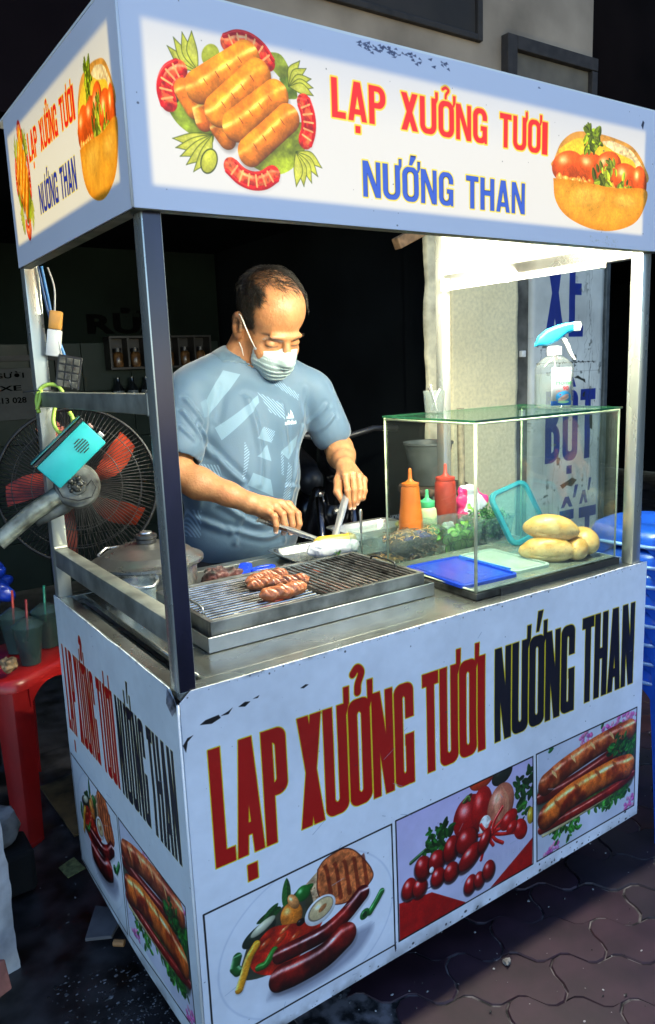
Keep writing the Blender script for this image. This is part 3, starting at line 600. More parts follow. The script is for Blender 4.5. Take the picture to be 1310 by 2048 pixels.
for P in ([(.030, .693), (.040, .698), (.063, .7), (.066, .694), (.05, .689)], [(.066, .697), (.08, .701), (.088, .705), (.08, .696)], [(.098, .703), (.11, .708), (.12, .706), (.11, .7)], [(.125, .709), (.137, .712), (.134, .708)], [(.215, .702), (.226, .706), (.232, .704), (.222, .700)],
          [(0, .668), (.008, .678), (.018, .68), (.008, .672), (.004, .655)], [(.402, .115), (.405, .125), (.407, .105), (.404, .098)]):
    fp.poly(P, (.03, .03, .06), tex=(200, .8))
fp.speck((0, .08, 1.18, .76), 150, (.25, .27, .34), .0004, .0016, 3, .7); fp.speck((.8, .09, 1.18, .12), 22, (.05, .05, .08), .001, .004, 6); fp.speck((0, .08, 1.18, .1), 60, (.12, .12, .14), .0006, .003, 8)
fp.speck((0, .742, 1.18, .757), 90, (.2, .2, .22), .0005, .0025, 9)
wear(fp, 1); FRONT_IMG = fp.image('front_print')
# left side panel; x runs from the back corner (0) to the front corner (.684)
sp = Canvas(0, .07, .70, .69, 1300, (.86, .90, .92))
for txt, a, b, c in (('LẠP', .022, .095, RED), ('XƯỞNG', .108, .243, RED), ('TƯƠI', .262, .358, RED), ('NƯỚNG', .372, .518, NAVY), ('THAN', .533, .650, NAVY)):
    word(sp, txt, a, b, .441, .643, .40, .12, .36, c, YEL, .0006, gap=.12)
clipped(sp, [(.006, .372), (.314, .363), (.312, .093), (.004, .096)], lambda: art_plate(sp, .0025, .79)); clipped(sp, [(.322, .364), (.648, .366), (.650, .127), (.325, .10)], lambda: art_rolls(sp, -.405, .898))
frame_lines(sp, [(.006, .372), (.314, .363), (.312, .093), (.004, .096)]); frame_lines(sp, [(.322, .364), (.648, .366), (.650, .127), (.325, .10)])
sp.speck((0, .08, .69, .75), 60, (.25, .27, .3), .0004, .0015, 3, .7); wear(sp, 2); SIDE_IMG = sp.image('side_print')
# sign, front
SR, SB = (.93, .16, .13), (.22, .36, .86)
sg = Canvas(-.02, 1.44, 1.21, .29, 1500, (.86, .87, .93))
art_hotplate(sg, 0, 1); art_bun(sg, 0, 1)
for txt, a, b in (('LẠP', .311, .415), ('XƯỞNG', .447, .641), ('TƯƠI', .673, .799)): word(sg, txt, a, b, 1.6015, 1.6575, .30, .16, .40, SR, (.97, .85, .30), .0026, gap=.13)
for txt, a, b in (('NƯỚNG', .3665, .560), ('THAN', .59, .7395)): word(sg, txt, a, b, 1.4925, 1.546, .30, .16, .40, (.05, .12, .5), (.93, .86, .35), .0022, gap=.14)
for txt, a, b in (('NƯỚNG', .3665, .560), ('THAN', .59, .7395)): word(sg, txt, a, b, 1.4925, 1.546, .27, .14, .40, SB, SB, .0, gap=.14)
rg_ = np.random.RandomState(2)
for k in range(60):
    x = .36 + abs(rg_.randn()) * .10; y = 1.717 - abs(rg_.randn()) * .006; sg.poly([(x, y), (x + .012 * rg_.rand(), y + .003), (x + .008, y - .003 * rg_.rand())], (.22, .24, .36), .8)
sg.poly([(1.085, 1.69), (1.09, 1.70), (1.095, 1.697), (1.091, 1.683)], (.1, .1, .2)); sg.speck((0, 1.45, 1.17, 1.72), 40, (.3, .3, .35), .0005, .0015, 5)
sg.speck((.93, 1.45, 1.02, 1.468), 60, (.8, .8, .8), .0005, .0025, 7)
SIGN_IMG = sg.image('sign_print')
ss_ = Canvas(0, 1.44, .65, .29, 1300, (.88, .89, .93))
# side sign: x from back corner (0) to front corner (.638); artwork squeezed to its width
art_hotplate(ss_, .038, .42); art_bun(ss_, -.006, .55); ss_.off = (0, 0, 1, 1, 0)
ss_.off = (0, 0, 1, 1, 0)
for txt, a, b in (('LẠP', .16, .222), ('XƯỞNG', .240, .345), ('TƯƠI', .362, .437)): word(ss_, txt, a, b, 1.609, 1.656, .30, .17, .40, SR, (.97, .85, .30), .0016, gap=.13)
for txt, a, b in (('NƯỚNG', .199, .314), ('THAN', .330, .415)): word(ss_, txt, a, b, 1.514, 1.562, .30, .17, .40, (.12, .2, .72), (.93, .86, .35), .0014, gap=.14)
SIGN2_IMG = ss_.image('side_sign_print')
# ------------------------------------------------------------------ smooth-blended volumes turned into meshes
class Field:
    def __init__(s, lo, hi, h):
        s.lo = np.array(lo, float); s.h = h; s.n = tuple(int(math.ceil(k)) + 1 for k in (np.array(hi, float) - s.lo) / h)
        s.F = np.full(s.n, 0.05, np.float32)
    def loc(s, lo, hi, m):
        a = np.maximum(np.floor((np.asarray(lo) - m - s.lo) / s.h).astype(int), 0); b = np.minimum(np.ceil((np.asarray(hi) + m - s.lo) / s.h).astype(int) + 1, s.n)
        if (b <= a).any(): return None
        g = [(s.lo[i] + s.h * np.arange(a[i], b[i])).astype(np.float32) for i in range(3)]
        return tuple(slice(a[i], b[i]) for i in range(3)), g[0][:, None, None], g[1][None, :, None], g[2][None, None, :]
    def mix(s, sl, d, k, sub=False):
        F = s.F[sl]
        if sub: d = -d; h = np.clip(0.5 - 0.5 * (F - d) / k, 0, 1) if k > 0 else (F < d).astype(np.float32); s.F[sl] = F * (1 - h) + d * h + k * h * (1 - h)
        else: h = np.clip(0.5 + 0.5 * (F - d) / k, 0, 1) if k > 0 else (F > d).astype(np.float32); s.F[sl] = F * (1 - h) + d * h - k * h * (1 - h)
    def ell(s, c, r, k=0.01, M=None, sub=False):
        c = np.asarray(c, float); m = max(r); q = s.loc(c - m, c + m, k + 2 * s.h)
        if q is None: return
        sl, X, Y, Z = q; X, Y, Z = X - c[0], Y - c[1], Z - c[2]
        if M is not None:
            M = np.array(M.to_3x3().inverted()) if isinstance(M, Matrix) else M
            X, Y, Z = (M[0][0] * X + M[0][1] * Y + M[0][2] * Z, M[1][0] * X + M[1][1] * Y + M[1][2] * Z, M[2][0] * X + M[2][1] * Y + M[2][2] * Z)
        k0 = np.sqrt((X / r[0]) ** 2 + (Y / r[1]) ** 2 + (Z / r[2]) ** 2); k1 = np.sqrt((X / r[0] ** 2) ** 2 + (Y / r[1] ** 2) ** 2 + (Z / r[2] ** 2) ** 2) + 1e-9
        s.mix(sl, k0 * (k0 - 1) / k1, k, sub)
    def cap(s, a, b, ra, rb, k=0.01, sub=False, sq=None):
        a = np.asarray(a, float); b = np.asarray(b, float); m = max(ra, rb) * (max(sq[0], sq[1]) if sq else 1); q = s.loc(np.minimum(a, b) - m, np.maximum(a, b) + m, k + 2 * s.h)
        if q is None: return
        sl, X, Y, Z = q; e = b - a; X, Y, Z = X - a[0], Y - a[1], Z - a[2]
        t = np.clip((X * e[0] + Y * e[1] + Z * e[2]) / (e @ e + 1e-12), 0, 1)
        X, Y, Z = X - e[0] * t, Y - e[1] * t, Z - e[2] * t
        if sq is not None:   # flattened section: sq = (wide, thin, wide-axis)
            w = np.array(sq[2], float); w = w - e * (w @ e) / (e @ e); w /= np.linalg.norm(w); u = X * w[0] + Y * w[1] + Z * w[2]
            full = X * X + Y * Y + Z * Z; d = np.sqrt((u / sq[0]) ** 2 + np.maximum(full - u * u, 0) / sq[1] ** 2) * min(1, sq[1]) 
            s.mix(sl, d - (ra + (rb - ra) * t) * min(1, sq[1]), k, sub)
        else: s.mix(sl, np.sqrt(X * X + Y * Y + Z * Z) - (ra + (rb - ra) * t), k, sub)
    def fn(s, lo, hi, f, k=0.0, sub=False):
        q = s.loc(lo, hi, 0)
        if q: sl, X, Y, Z = q; s.mix(sl, f(X, Y, Z).astype(np.float32), k, sub)
    def mesh(s, smooth_it=1):
        F = s.F; S = F < 0; n = np.array(F.shape) - 1
        cnt = np.zeros(tuple(n), np.int8)
        for dx in (0, 1):
            for dy in (0, 1):
                for dz in (0, 1): cnt += S[dx:dx + n[0], dy:dy + n[1], dz:dz + n[2]]
        I, J, K = np.nonzero((cnt > 0) & (cnt < 8)); C = np.stack([I, J, K], 1)
        acc = np.zeros((len(C), 3), np.float32); w = np.zeros(len(C), np.float32)
        cs = [(a, b, c) for a in (0, 1) for b in (0, 1) for c in (0, 1)]
        for p in cs:
            for ax in range(3):
                if p[ax]: continue
                q = list(p); q[ax] = 1
                A = F[I + p[0], J + p[1], K + p[2]]; B = F[I + q[0], J + q[1], K + q[2]]; x = (A < 0) != (B < 0)
                t = np.where(x, A / np.where(x, A - B, 1), 0); pos = np.tile(np.array(p, np.float32), (len(C), 1)); pos[:, ax] += t
                acc += pos * x[:, None]; w += x
        V = (C + acc / w[:, None]) * s.h + s.lo
        vid = np.full(tuple(n), -1, np.int32); vid[I, J, K] = np.arange(len(C)); Q = []
        for ax in range(3):
            o1, o2 = [(1, 2), (2, 0), (0, 1)][ax]
            A = S[tuple(slice(0, -1) if i == ax else slice(1, -1) for i in range(3))]; B = S[tuple(slice(1, None) if i == ax else slice(1, -1) for i in range(3))]
            E = np.argwhere(A != B); e = E.copy(); 
            for i in range(3):
                if i != ax: e[:, i] += 1
            sgn = A[E[:, 0], E[:, 1], E[:, 2]]
            def g(d1, d2):
                c = e.copy(); c[:, o1] += d1; c[:, o2] += d2; return vid[c[:, 0], c[:, 1], c[:, 2]]
            q = np.stack([g(-1, -1), g(0, -1), g(0, 0), g(-1, 0)], 1); q[~sgn] = q[~sgn][:, ::-1]; Q.append(q)
        Q = np.concatenate(Q); Q = Q[(Q >= 0).all(1)]
        for _ in range(smooth_it):      # light relaxing along the faces
            a2 = np.zeros_like(V); c2 = np.zeros(len(V))
            for i in range(4):
                for j in (1, 3): np.add.at(a2, Q[:, i], V[Q[:, (i + j) % 4]]); np.add.at(c2, Q[:, i], 1)
            V = 0.5 * V + 0.5 * a2 / np.maximum(c2, 1)[:, None]
        return V, Q
def field_obj(name, fl, mat, parent=None, smooth_it=1, color=None, disp=None, local=None):
    V, Q = fl.mesh(smooth_it)
    if disp is not None: V = disp(V)
    me = bpy.data.meshes.new(name); me.vertices.add(len(V)); me.vertices.foreach_set('co', V.astype(np.float32).ravel())
    me.loops.add(Q.size); me.loops.foreach_set('vertex_index', Q.ravel().astype(np.int32)); me.polygons.add(len(Q)); me.polygons.foreach_set('loop_start', np.arange(0, Q.size, 4, dtype=np.int32))
    me.update(calc_edges=True); me.validate(); me.shade_smooth(); me.materials.append(mat)
    o = bpy.data.objects.new(name, me); link(o, parent)
    if parent is not None and local is None: o.matrix_parent_inverse = Matrix.LocRotScale(parent.location, parent.rotation_euler, parent.scale).inverted()
    if color is not None: set_col(o, color(V))
    return o
def n3(V, s, o=3, seed=0.0):
    """cheap 3-D noise on points"""
    r = 0; a = 0.5
    for k in range(o):
        x, y, z = (V * s * 2 ** k + seed).T; r = r + a * (LN.one(x + 7.1 * np.floor(z), y + 3.7 * np.floor(z)) * (1 - smooth01(z - np.floor(z))) + LN.one(x + 7.1 * (np.floor(z) + 1), y + 3.7 * (np.floor(z) + 1)) * smooth01(z - np.floor(z))); a *= .5
    return r / (1 - .5 ** o)

# ------------------------------------------------------------------ the setting
def planar_print(name, img, axis, x0, z0, w, h, rough=0.35, emit=None, flip=False, bump=0.0006):
    m, N, L, b = new_mat(name)
    tc = N.new('ShaderNodeTexCoord'); sx = N.new('ShaderNodeSeparateXYZ'); L.new(tc.outputs['Object'], sx.inputs[0])
    cx = N.new('ShaderNodeCombineXYZ')
    def aff(src, o, s, dst):
        k = N.new('ShaderNodeMath'); k.operation = 'MULTIPLY_ADD'; L.new(src, k.inputs[0]); k.inputs[1].default_value = s; k.inputs[2].default_value = o; L.new(k.outputs[0], cx.inputs[dst]); return k
    if flip: aff(sx.outputs[axis], (x0) / w, -1 / w, 0)     # u = (x0 - p) / w
    else: aff(sx.outputs[axis], -x0 / w, 1 / w, 0)
    aff(sx.outputs[2], -z0 / h, 1 / h, 1)
    im = N.new('ShaderNodeTexImage'); im.image = img; im.extension = 'EXTEND'; im.interpolation = 'Cubic'; L.new(cx.outputs[0], im.inputs[0])
    L.new(im.outputs[0], b.inputs['Base Color'])
    nz = N.new('ShaderNodeTexNoise'); nz.inputs['Scale'].default_value = 5; nz.inputs['Detail'].default_value = 6; L.new(tc.outputs['Object'], nz.inputs['Vector'])
    mr = N.new('ShaderNodeMapRange'); mr.inputs[3].default_value = rough - .1; mr.inputs[4].default_value = rough + .2; L.new(nz.outputs['Fac'], mr.inputs[0]); L.new(mr.outputs[0], b.inputs['Roughness'])
    if bump:
        bp = N.new('ShaderNodeBump'); bp.inputs['Distance'].default_value = bump * 6; L.new(nz.outputs['Fac'], bp.inputs['Height'])
        nf = N.new('ShaderNodeTexNoise'); nf.inputs['Scale'].default_value = 38; nf.inputs['Detail'].default_value = 3; L.new(tc.outputs['Object'], nf.inputs['Vector']); b2 = N.new('ShaderNodeBump'); b2.inputs['Distance'].default_value = bump * 1.2; L.new(nf.outputs['Fac'], b2.inputs['Height']); L.new(bp.outputs[0], b2.inputs['Normal']); L.new(b2.outputs[0], b.inputs['Normal'])
    return m, N, L, b, im, sx
WALL = pbr('old_plaster', (0.40, 0.31, 0.225), 0.85, spec=.15, var=0.3, vscale=3, bump=0.004, bscale=30, thr=(.3, .7), det=10)
PILLAR = pbr('pillar_render', (0.86, 0.76, 0.46), 0.9, var=0.14, vscale=60, bump=0.010, bscale=110, thr=(.3, .7), det=12)
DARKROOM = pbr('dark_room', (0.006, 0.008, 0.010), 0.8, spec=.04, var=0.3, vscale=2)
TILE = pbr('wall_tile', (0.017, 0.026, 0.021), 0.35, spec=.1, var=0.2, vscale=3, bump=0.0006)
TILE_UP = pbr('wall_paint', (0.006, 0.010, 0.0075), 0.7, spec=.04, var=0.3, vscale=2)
DARKPAINT = pbr('dark_lettering', (0.001, 0.001, 0.001), 0.7, spec=.02, var=0.1)
ASPHALT = pbr('dirty_ground', (0.050, 0.046, 0.048), 0.40, var=0.60, vscale=14, bump=0.014, bscale=24, thr=(.35, .65), det=14, rvar=.28)
CONC = pbr('concrete', (0.42, 0.42, 0.42), 0.9, var=0.25, vscale=10, bump=0.006, bscale=45, det=12)
TILEGREY = pbr('grey_floor_tile', (0.16, 0.155, 0.16), 0.6, var=0.3, vscale=12, bump=0.001)
PAV = [pbr('paver_%s' % n, c, 0.55, var=0.4, vscale=11, bump=0.0022, bscale=55, thr=(.3, .7), det=12, rvar=.2) for n, c in (('plum', (0.038, 0.013, 0.023)), ('red', (0.058, 0.014, 0.016)), ('grey', (0.026, 0.014, 0.021)))]

bm = NB(); box(bm, -12, 14, -14, 12, -.35, -.02); tag(obj('ground', bm, ASPHALT), kind='structure')
# dirty ground on the left, slightly uneven
bm = NB(); nx_, ny_ = 60, 90; vv = []
for i in range(nx_):
    for j in range(ny_):
        x, y = -1.4 + 1.62 * i / (nx_ - 1), -1.2 + 2.7 * j / (ny_ - 1)
        n = float(LN(np.array([x + 5.]), np.array([y + 5.]), 2.5, 4)[0]); n2 = float(LN(np.array([x + 9.]), np.array([y + 3.]), 22, 3)[0])
        vv.append(bm.verts.new((x, y, -.020 + .022 * n + .016 * n2 - .008)))
for i in range(nx_ - 1):
    for j in range(ny_ - 1): bm.faces.new((vv[i * ny_ + j], vv[(i + 1) * ny_ + j], vv[(i + 1) * ny_ + j + 1], vv[i * ny_ + j + 1]))
tag(obj('dirt_path', bm, ASPHALT, smooth=True), kind='structure')
# wavy interlocking pavers
pave = empty('pavement'); tag(pave, kind='structure')
bm = NB(); box(bm, .215, 4.5, -2.6, 1.5, -.02, -.0045); obj('paving_bed', bm, pbr('joint_sand', (0.17, 0.15, 0.15), .8, var=.9, vscale=30, bump=.003, thr=(.42,.62)), pave)
PL, PW = .215, .112
def paver_loop(z, ins, L_=PL, W_=PW):
    pts = []; n = 12; f = lambda t: .013 * math.sin(2 * math.pi * t * 2) ; g = lambda t: .010 * math.sin(2 * math.pi * t)
    for k in range(n): t = k / n; pts.append((t * L_, f(t), 0, -1))
    for k in range(5): t = k / 5; pts.append((L_ + g(t), t * W_, 1, 0))
    for k in range(n): t = 1 - k / n; pts.append((t * L_, W_ + f(t), 0, 1))
    for k in range(5): t = 1 - k / 5; pts.append((g(t), t * W_, -1, 0))
    cx, cy = L_ / 2, W_ / 2
    return [(x - cx + (cx - x) * ins / cx * 1.0, y - cy + (cy - y) * ins / cy, z) for x, y, *_ in pts]
pmesh = []
for m in PAV:
    bm = NB(); loft(bm, [paver_loop(-.03, .0012), paver_loop(-.0040, .0012), paver_loop(-.0005, .0034)]); bm.faces.new([v for v in bm.verts][-34:])
    me = bpy.data.meshes.new('paver'); bm.normal_update(); bm.to_mesh(me); bm.free(); me.materials.append(m); pmesh.append(me)
ang = R(-38); ca, sa = math.cos(ang), math.sin(ang); cntp = 0; cand = []
for i in range(-22, 26):
    for j in range(-30, 34):
        u, v = (i + .5 * (j % 2)) * PL, j * PW; x, y = .9 + u * ca - v * sa, .1 + u * sa + v * ca
        if .30 < x < 3.0 and -.75 < y < 1.2:
            cand.append((math.hypot(x + .41, y + 1.04) + (0.9 if (x < 1.1 and y > .1) else 0), x, y))
cand.sort(); rest = NB()
for k, (d, x, y) in enumerate(cand):
    rr_ = rng.random(); m = 0 if rr_ < .5 else (1 if rr_ < .75 else 2)
    M = Matrix.Translation((x, y, rng.uniform(-.0025, .002))) @ Euler((rng.uniform(-.012, .012), rng.uniform(-.012, .012), ang + rng.uniform(-.008, .008))).to_matrix().to_4x4()
    if k < 285:
        o = bpy.data.objects.new('paver', pmesh[m]); o.matrix_local = M; link(o, pave)
    else:
        n0 = len(rest.verts); rest.from_mesh(pmesh[m]); rest.verts.ensure_lookup_table(); bmesh.ops.transform(rest, matrix=M, verts=rest.verts[n0:])
if len(rest.verts): o = obj('far_paver', rest, PAV[0], pave); o['kind'] = 'stuff'
else: rest.free()

# the shop front behind the cart
shop = empty('shop_front', (0, 1.5, 0)); tag(shop, 'old shop front with worn plaster lintel above dark openings and a rendered pillar', 'building')
bm = NB()
box(bm, .72, 2.905, 1.50, 1.75, 1.98, 4.2); obj('lintel_wall', bm, WALL, shop)
bm = NB(); box(bm, -3.5, .718, 1.42, 1.75, 1.98, 4.2); obj('shutter_box', bm, pbr('maroon_metal', (0.010, 0.0055, 0.006), .8, 0, spec=.04, var=.4, vscale=2), shop)
# raised dark trims on the upper wall
def trim(pts, w, d, mt, nm):
    bm = NB()
    for (x0, z0), (x1, z1) in zip(pts[:-1], pts[1:]):
        box(bm, min(x0, x1) - w, max(x0, x1) + w, 1.5 - d, 1.505, min(z0, z1) - w, max(z0, z1) + w, bevel=.004)
    return obj(nm, bm, mt, shop)
BRONZE = pbr('brown_window_frame', (0.030, 0.022, 0.016), .8, .0, var=.3, vscale=20)
bm = NB(); box(bm, .9, 2.13, 1.478, 1.502, 2.545, 2.57, bevel=.004); box(bm, 2.13, 2.16, 1.478, 1.502, 2.545, 3.2, bevel=.004); obj('window_frame', bm, BRONZE, shop)
bm = NB(); box(bm, .9, 2.128, 1.492, 1.5, 2.572, 3.2); obj('window_pane', bm, pbr('dark_pane', (.03, .022, .016), .8, 0, var=.3, vscale=4), shop)
bm = NB(); box(bm, 2.29, 2.35, 1.46, 1.502, 1.985, 2.60, bevel=.003); box(bm, 2.351, 2.90, 1.46, 1.502, 2.545, 2.60, bevel=.003); box(bm, 2.86, 2.90, 1.462, 1.502, 1.985, 2.543, bevel=.003); obj('window_frame', bm, pbr('grey_frame', (.04, .032, .028), .85, 0, var=.3, vscale=20), shop)
bm = NB(); box(bm, 2.352, 2.858, 1.485, 1.5, 1.985, 2.543); obj('window_pane', bm, pbr('dusty_pane', (.18, .145, .10), .7, 0, var=.3, vscale=5), shop)
# pillar with rough render, brown jamb strips
def rough_box(x0, x1, y0, y1, z0, z1, nx, nz, amp, edge=0.0, seed=0.0):
    bm = NB(); g = {}
    for i in range(nx + 1):
        for k in range(nz + 1):
            x, z = x0 + (x1 - x0) * i / nx, z0 + (z1 - z0) * k / nz; n = float(LN(np.array([x * 1. + seed + 4]), np.array([z + 4.]), 9, 4)[0]) - .5
            e = 0
            if edge and i in (0, nx): e = edge * (float(LN(np.array([i + seed + 9.]), np.array([z + 9.]), 7, 4)[0]) - .5) * 2
            g[i, k] = bm.verts.new((x + e, y0 + amp * n, z))
    for i in range(nx):
        for k in range(nz): bm.faces.new((g[i, k], g[i + 1, k], g[i + 1, k + 1], g[i, k + 1]))
    for i in (0, nx):
        bk = [bm.verts.new((g[i, k].co.x, y1, g[i, k].co.z)) for k in range(nz + 1)]
        for k in range(nz):
            f = (g[i, k], g[i, k + 1], bk[k + 1], bk[k]); bm.faces.new(f if i == 0 else f[::-1])
    return bm
obj('pillar', rough_box(1.985, 2.405, 1.50, 1.54, 0, 1.98, 24, 110, .012, .008, 1.0), PILLAR, shop, smooth=True)
obj('broken_jamb', rough_box(1.838, 1.925, 1.492, 1.512, 0, 1.98, 6, 110, .010, .016, 5.0), pbr('pale_jamb', (0.74, 0.68, 0.46), .9, var=.3, vscale=15, bump=.004, bscale=50, det=12), shop, smooth=True)
obj('brown_jamb', rough_box(1.927, 1.983, 1.515, 1.53, 0, 1.98, 4, 60, .008, .0, 8.0), pbr('brown_jamb', (0.26, 0.19, 0.10), .8, var=.45, vscale=14, bump=.004, bscale=40, det=12), shop, smooth=True)
bm = NB(); box(bm, 2.407, 2.486, 1.508, 1.75, 0, 1.98); obj('side_jamb', bm, pbr('grey_jamb', (0.12, 0.12, 0.105), .8, var=.5, vscale=10, bump=.003, det=10), shop)
bm = NB(); box(bm, 2.425, 2.452, 1.488, 1.508, 1.24, 1.27, bevel=.003); lathe(bm, [(0, 0), (.005, 0), (.005, .004), (0, .004)], 10, M=Matrix.Translation((2.438, 1.488, 1.255)) @ Matrix.Rotation(R(90), 4, 'X')); obj('latch', bm, WHITE_PL, shop)
bm = NB(); box(bm, 1.93, 2.406, 1.545, 1.75, 0, 1.98); obj('pillar_core', bm, DARKROOM, shop)  # depth of the pillar coloured near-black to stand for its unlit side
# vertical painted sign board, cracked film
vb = Canvas(2.48, .2, .56, 1.75, 620, (.76, .78, .76))
BLU = (.055, .16, .50)
def bl(p): vb.poly(p, BLU)
# XE
bl([(2.585, 1.72), (2.63, 1.72), (2.722, 1.33), (2.668, 1.33)]); bl([(2.665, 1.72), (2.708, 1.72), (2.632, 1.33), (2.580, 1.33)])
vb.rect(2.752, 1.33, 2.797, 1.72, BLU); vb.rect(2.79, 1.66, 2.855, 1.72, BLU); vb.rect(2.79, 1.53, 2.845, 1.585, BLU); vb.rect(2.79, 1.33, 2.862, 1.385, BLU)
q = vb.L((2.55, .6, 3.0, 1.15)); sl, X, Y = q
d = np.maximum(np.maximum(sdr(X, Y, 2.54, .715, 2.700, .915, .07), -sdr(X, Y, 2.5, .765, 2.655, .872, .02)), 2.592 - X); d = np.minimum(d, np.maximum(np.maximum(sdr(X, Y, 2.54, .885, 2.690, 1.07, .06), -sdr(X, Y, 2.5, .93, 2.648, 1.02, .02)), 2.592 - X))
d = np.minimum(d, sdr(X, Y, 2.592, .715, 2.638, 1.07)); vb.put(sl, d, BLU)
d = np.maximum(sdr(X, Y, 2.722, .715, 2.838, 1.07, .05), -sdr(X, Y, 2.764, .762, 2.796, 1.022, .014)); vb.put(sl, d, BLU)
bl([(2.745, 1.085), (2.770, 1.085), (2.782, 1.105), (2.794, 1.085), (2.817, 1.085), (2.793, 1.135), (2.77, 1.135)]); vb.rect(2.757, .648, 2.797, .69, BLU)
vb.rect(2.893, .715, 2.937, 1.07, BLU); vb.rect(2.855, 1.015, 2.972, 1.07, BLU)
# ..IẾT
vb.rect(2.60, .22, 2.64, .46, BLU); vb.rect(2.71, .22, 2.75, .46, BLU); vb.rect(2.75, .41, 2.82, .46, BLU); vb.rect(2.75, .32, 2.80, .36, BLU); vb.rect(2.86, .405, 3.0, .46, BLU); vb.rect(2.91, .22, 2.95, .42, BLU)
bl([(2.72, .475), (2.745, .475), (2.765, .50), (2.785, .475), (2.81, .475), (2.78, .53), (2.75, .53)]); bl([(2.81, .52), (2.83, .52), (2.85, .585), (2.825, .585)])
bl([(2.862, .48), (2.884, .48), (2.896, .515), (2.908, .48), (2.93, .48), (2.907, .55), (2.885, .55)]); bl([(2.925, .545), (2.94, .545), (2.957, .61), (2.937, .61)])
rg_ = np.random.RandomState(11)
for k in range(34):
    x, z = 2.5 + rg_.rand() * .5, .3 + rg_.rand() * 1.4; P = [(x, z)]
    if rg_.rand() < .45: x = 2.90 + rg_.rand() * .05; P = [(x, z)]
    for j in range(14): x += rg_.randn() * .006; z -= .012 + .02 * rg_.rand(); P.append((x, z))
    q = vb.L((min(p[0] for p in P) - .01, P[-1][1], max(p[0] for p in P) + .01, P[0][1]))
    if q: sl, X, Y = q; n = LN(X, Y, 90); vb.put(sl, sd_path(X, Y, np.array(P, np.float32))[0] - .0014 * (n - .15) * (2 if k % 4 == 0 else 1), (.10, .12, .12), .8 if k % 3 == 0 else .35)
q = vb.L((2.48, .2, 3.04, 1.95)); sl, X, Y = q
n = LN(X, Y, 7, 5); n2 = LN(X, Y, 26, 4)
pt = np.clip((n2 - .70) * 14, 0, 1) * np.clip((n - .42) * 5, 0, 1); vb.img[sl] = vb.img[sl] * (1 - pt[..., None]) + np.array((.34, .36, .34)) * pt[..., None]
vb.img[sl] *= (.80 + .34 * n)[..., None]
vb.rect(2.52, 1.205, 2.97, 1.208, (.2, .22, .22), .6); vb.rect(2.52, 1.16, 2.99, 1.162, (.4, .42, .42), .6)
for k in range(46): x = 2.52 + rg_.rand() * .45; vb.ball(x, 1.206 + rg_.randn() * .002, .006 * rg_.rand(), .003, 0, (.08, .1, .1), spec=0)
for P in ([(2.80, 1.13), (2.83, 1.14), (2.86, 1.125), (2.885, 1.12), (2.89, 1.10), (2.87, 1.112), (2.83, 1.125)], [(2.873, 1.05), (2.89, 1.06), (2.885, 1.03), (2.87, 1.035)], [(2.93, .93), (2.95, .94), (2.955, .86), (2.935, .87)], [(2.71, .595), (2.76, .61), (2.80, .625), (2.84, .61), (2.80, .58), (2.76, .59), (2.73, .575)]):
    vb.poly(P, (.10, .12, .10), tex=(80, 1.4), soft=2)
vs = empty('street_sign', (2.75, 1.49, .9)); tag(vs, 'tall cracked white sign board with blue letters XE BỘT beside the pillar', 'sign')
mt, *_r = planar_print('sign_board_print', vb.image('vertical_sign_print'), 0, 2.48, .2, .56, 1.75, rough=.5, bump=.0012)
o = obj('board', rough_box(2.487, 3.02, 1.485, 1.51, .2, 1.94, 20, 60, .006, .002, 3.0), mt, vs, smooth=True)
bm = NB(); box(bm, 3.022, 3.05, 1.47, 1.53, .2, 1.94, bevel=.002); obj('frame_post', bm, pbr('sign_frame', (.10, .12, .13), .5, .4, var=.3, vscale=20), vs)

# dark rooms behind the openings
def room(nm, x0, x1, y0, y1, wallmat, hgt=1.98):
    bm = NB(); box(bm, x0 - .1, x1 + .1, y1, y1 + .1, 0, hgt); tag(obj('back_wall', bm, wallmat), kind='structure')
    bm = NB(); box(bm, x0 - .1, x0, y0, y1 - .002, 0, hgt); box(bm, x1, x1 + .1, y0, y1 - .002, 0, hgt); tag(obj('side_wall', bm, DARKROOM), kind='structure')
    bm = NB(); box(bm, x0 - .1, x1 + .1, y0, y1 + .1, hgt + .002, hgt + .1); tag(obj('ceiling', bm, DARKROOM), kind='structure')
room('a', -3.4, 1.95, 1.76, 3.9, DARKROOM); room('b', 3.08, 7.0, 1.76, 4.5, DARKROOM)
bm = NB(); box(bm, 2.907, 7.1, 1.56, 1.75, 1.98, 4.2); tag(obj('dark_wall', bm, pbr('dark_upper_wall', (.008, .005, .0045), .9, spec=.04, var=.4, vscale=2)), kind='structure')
bm = NB(); box(bm, 7.1, 7.3, -6, 4.6, 0, 4.2); box(bm, -3.7, -3.5, 1.0, 4.6, 0, 4.2); tag(obj('end_wall', bm, DARKROOM), kind='structure')
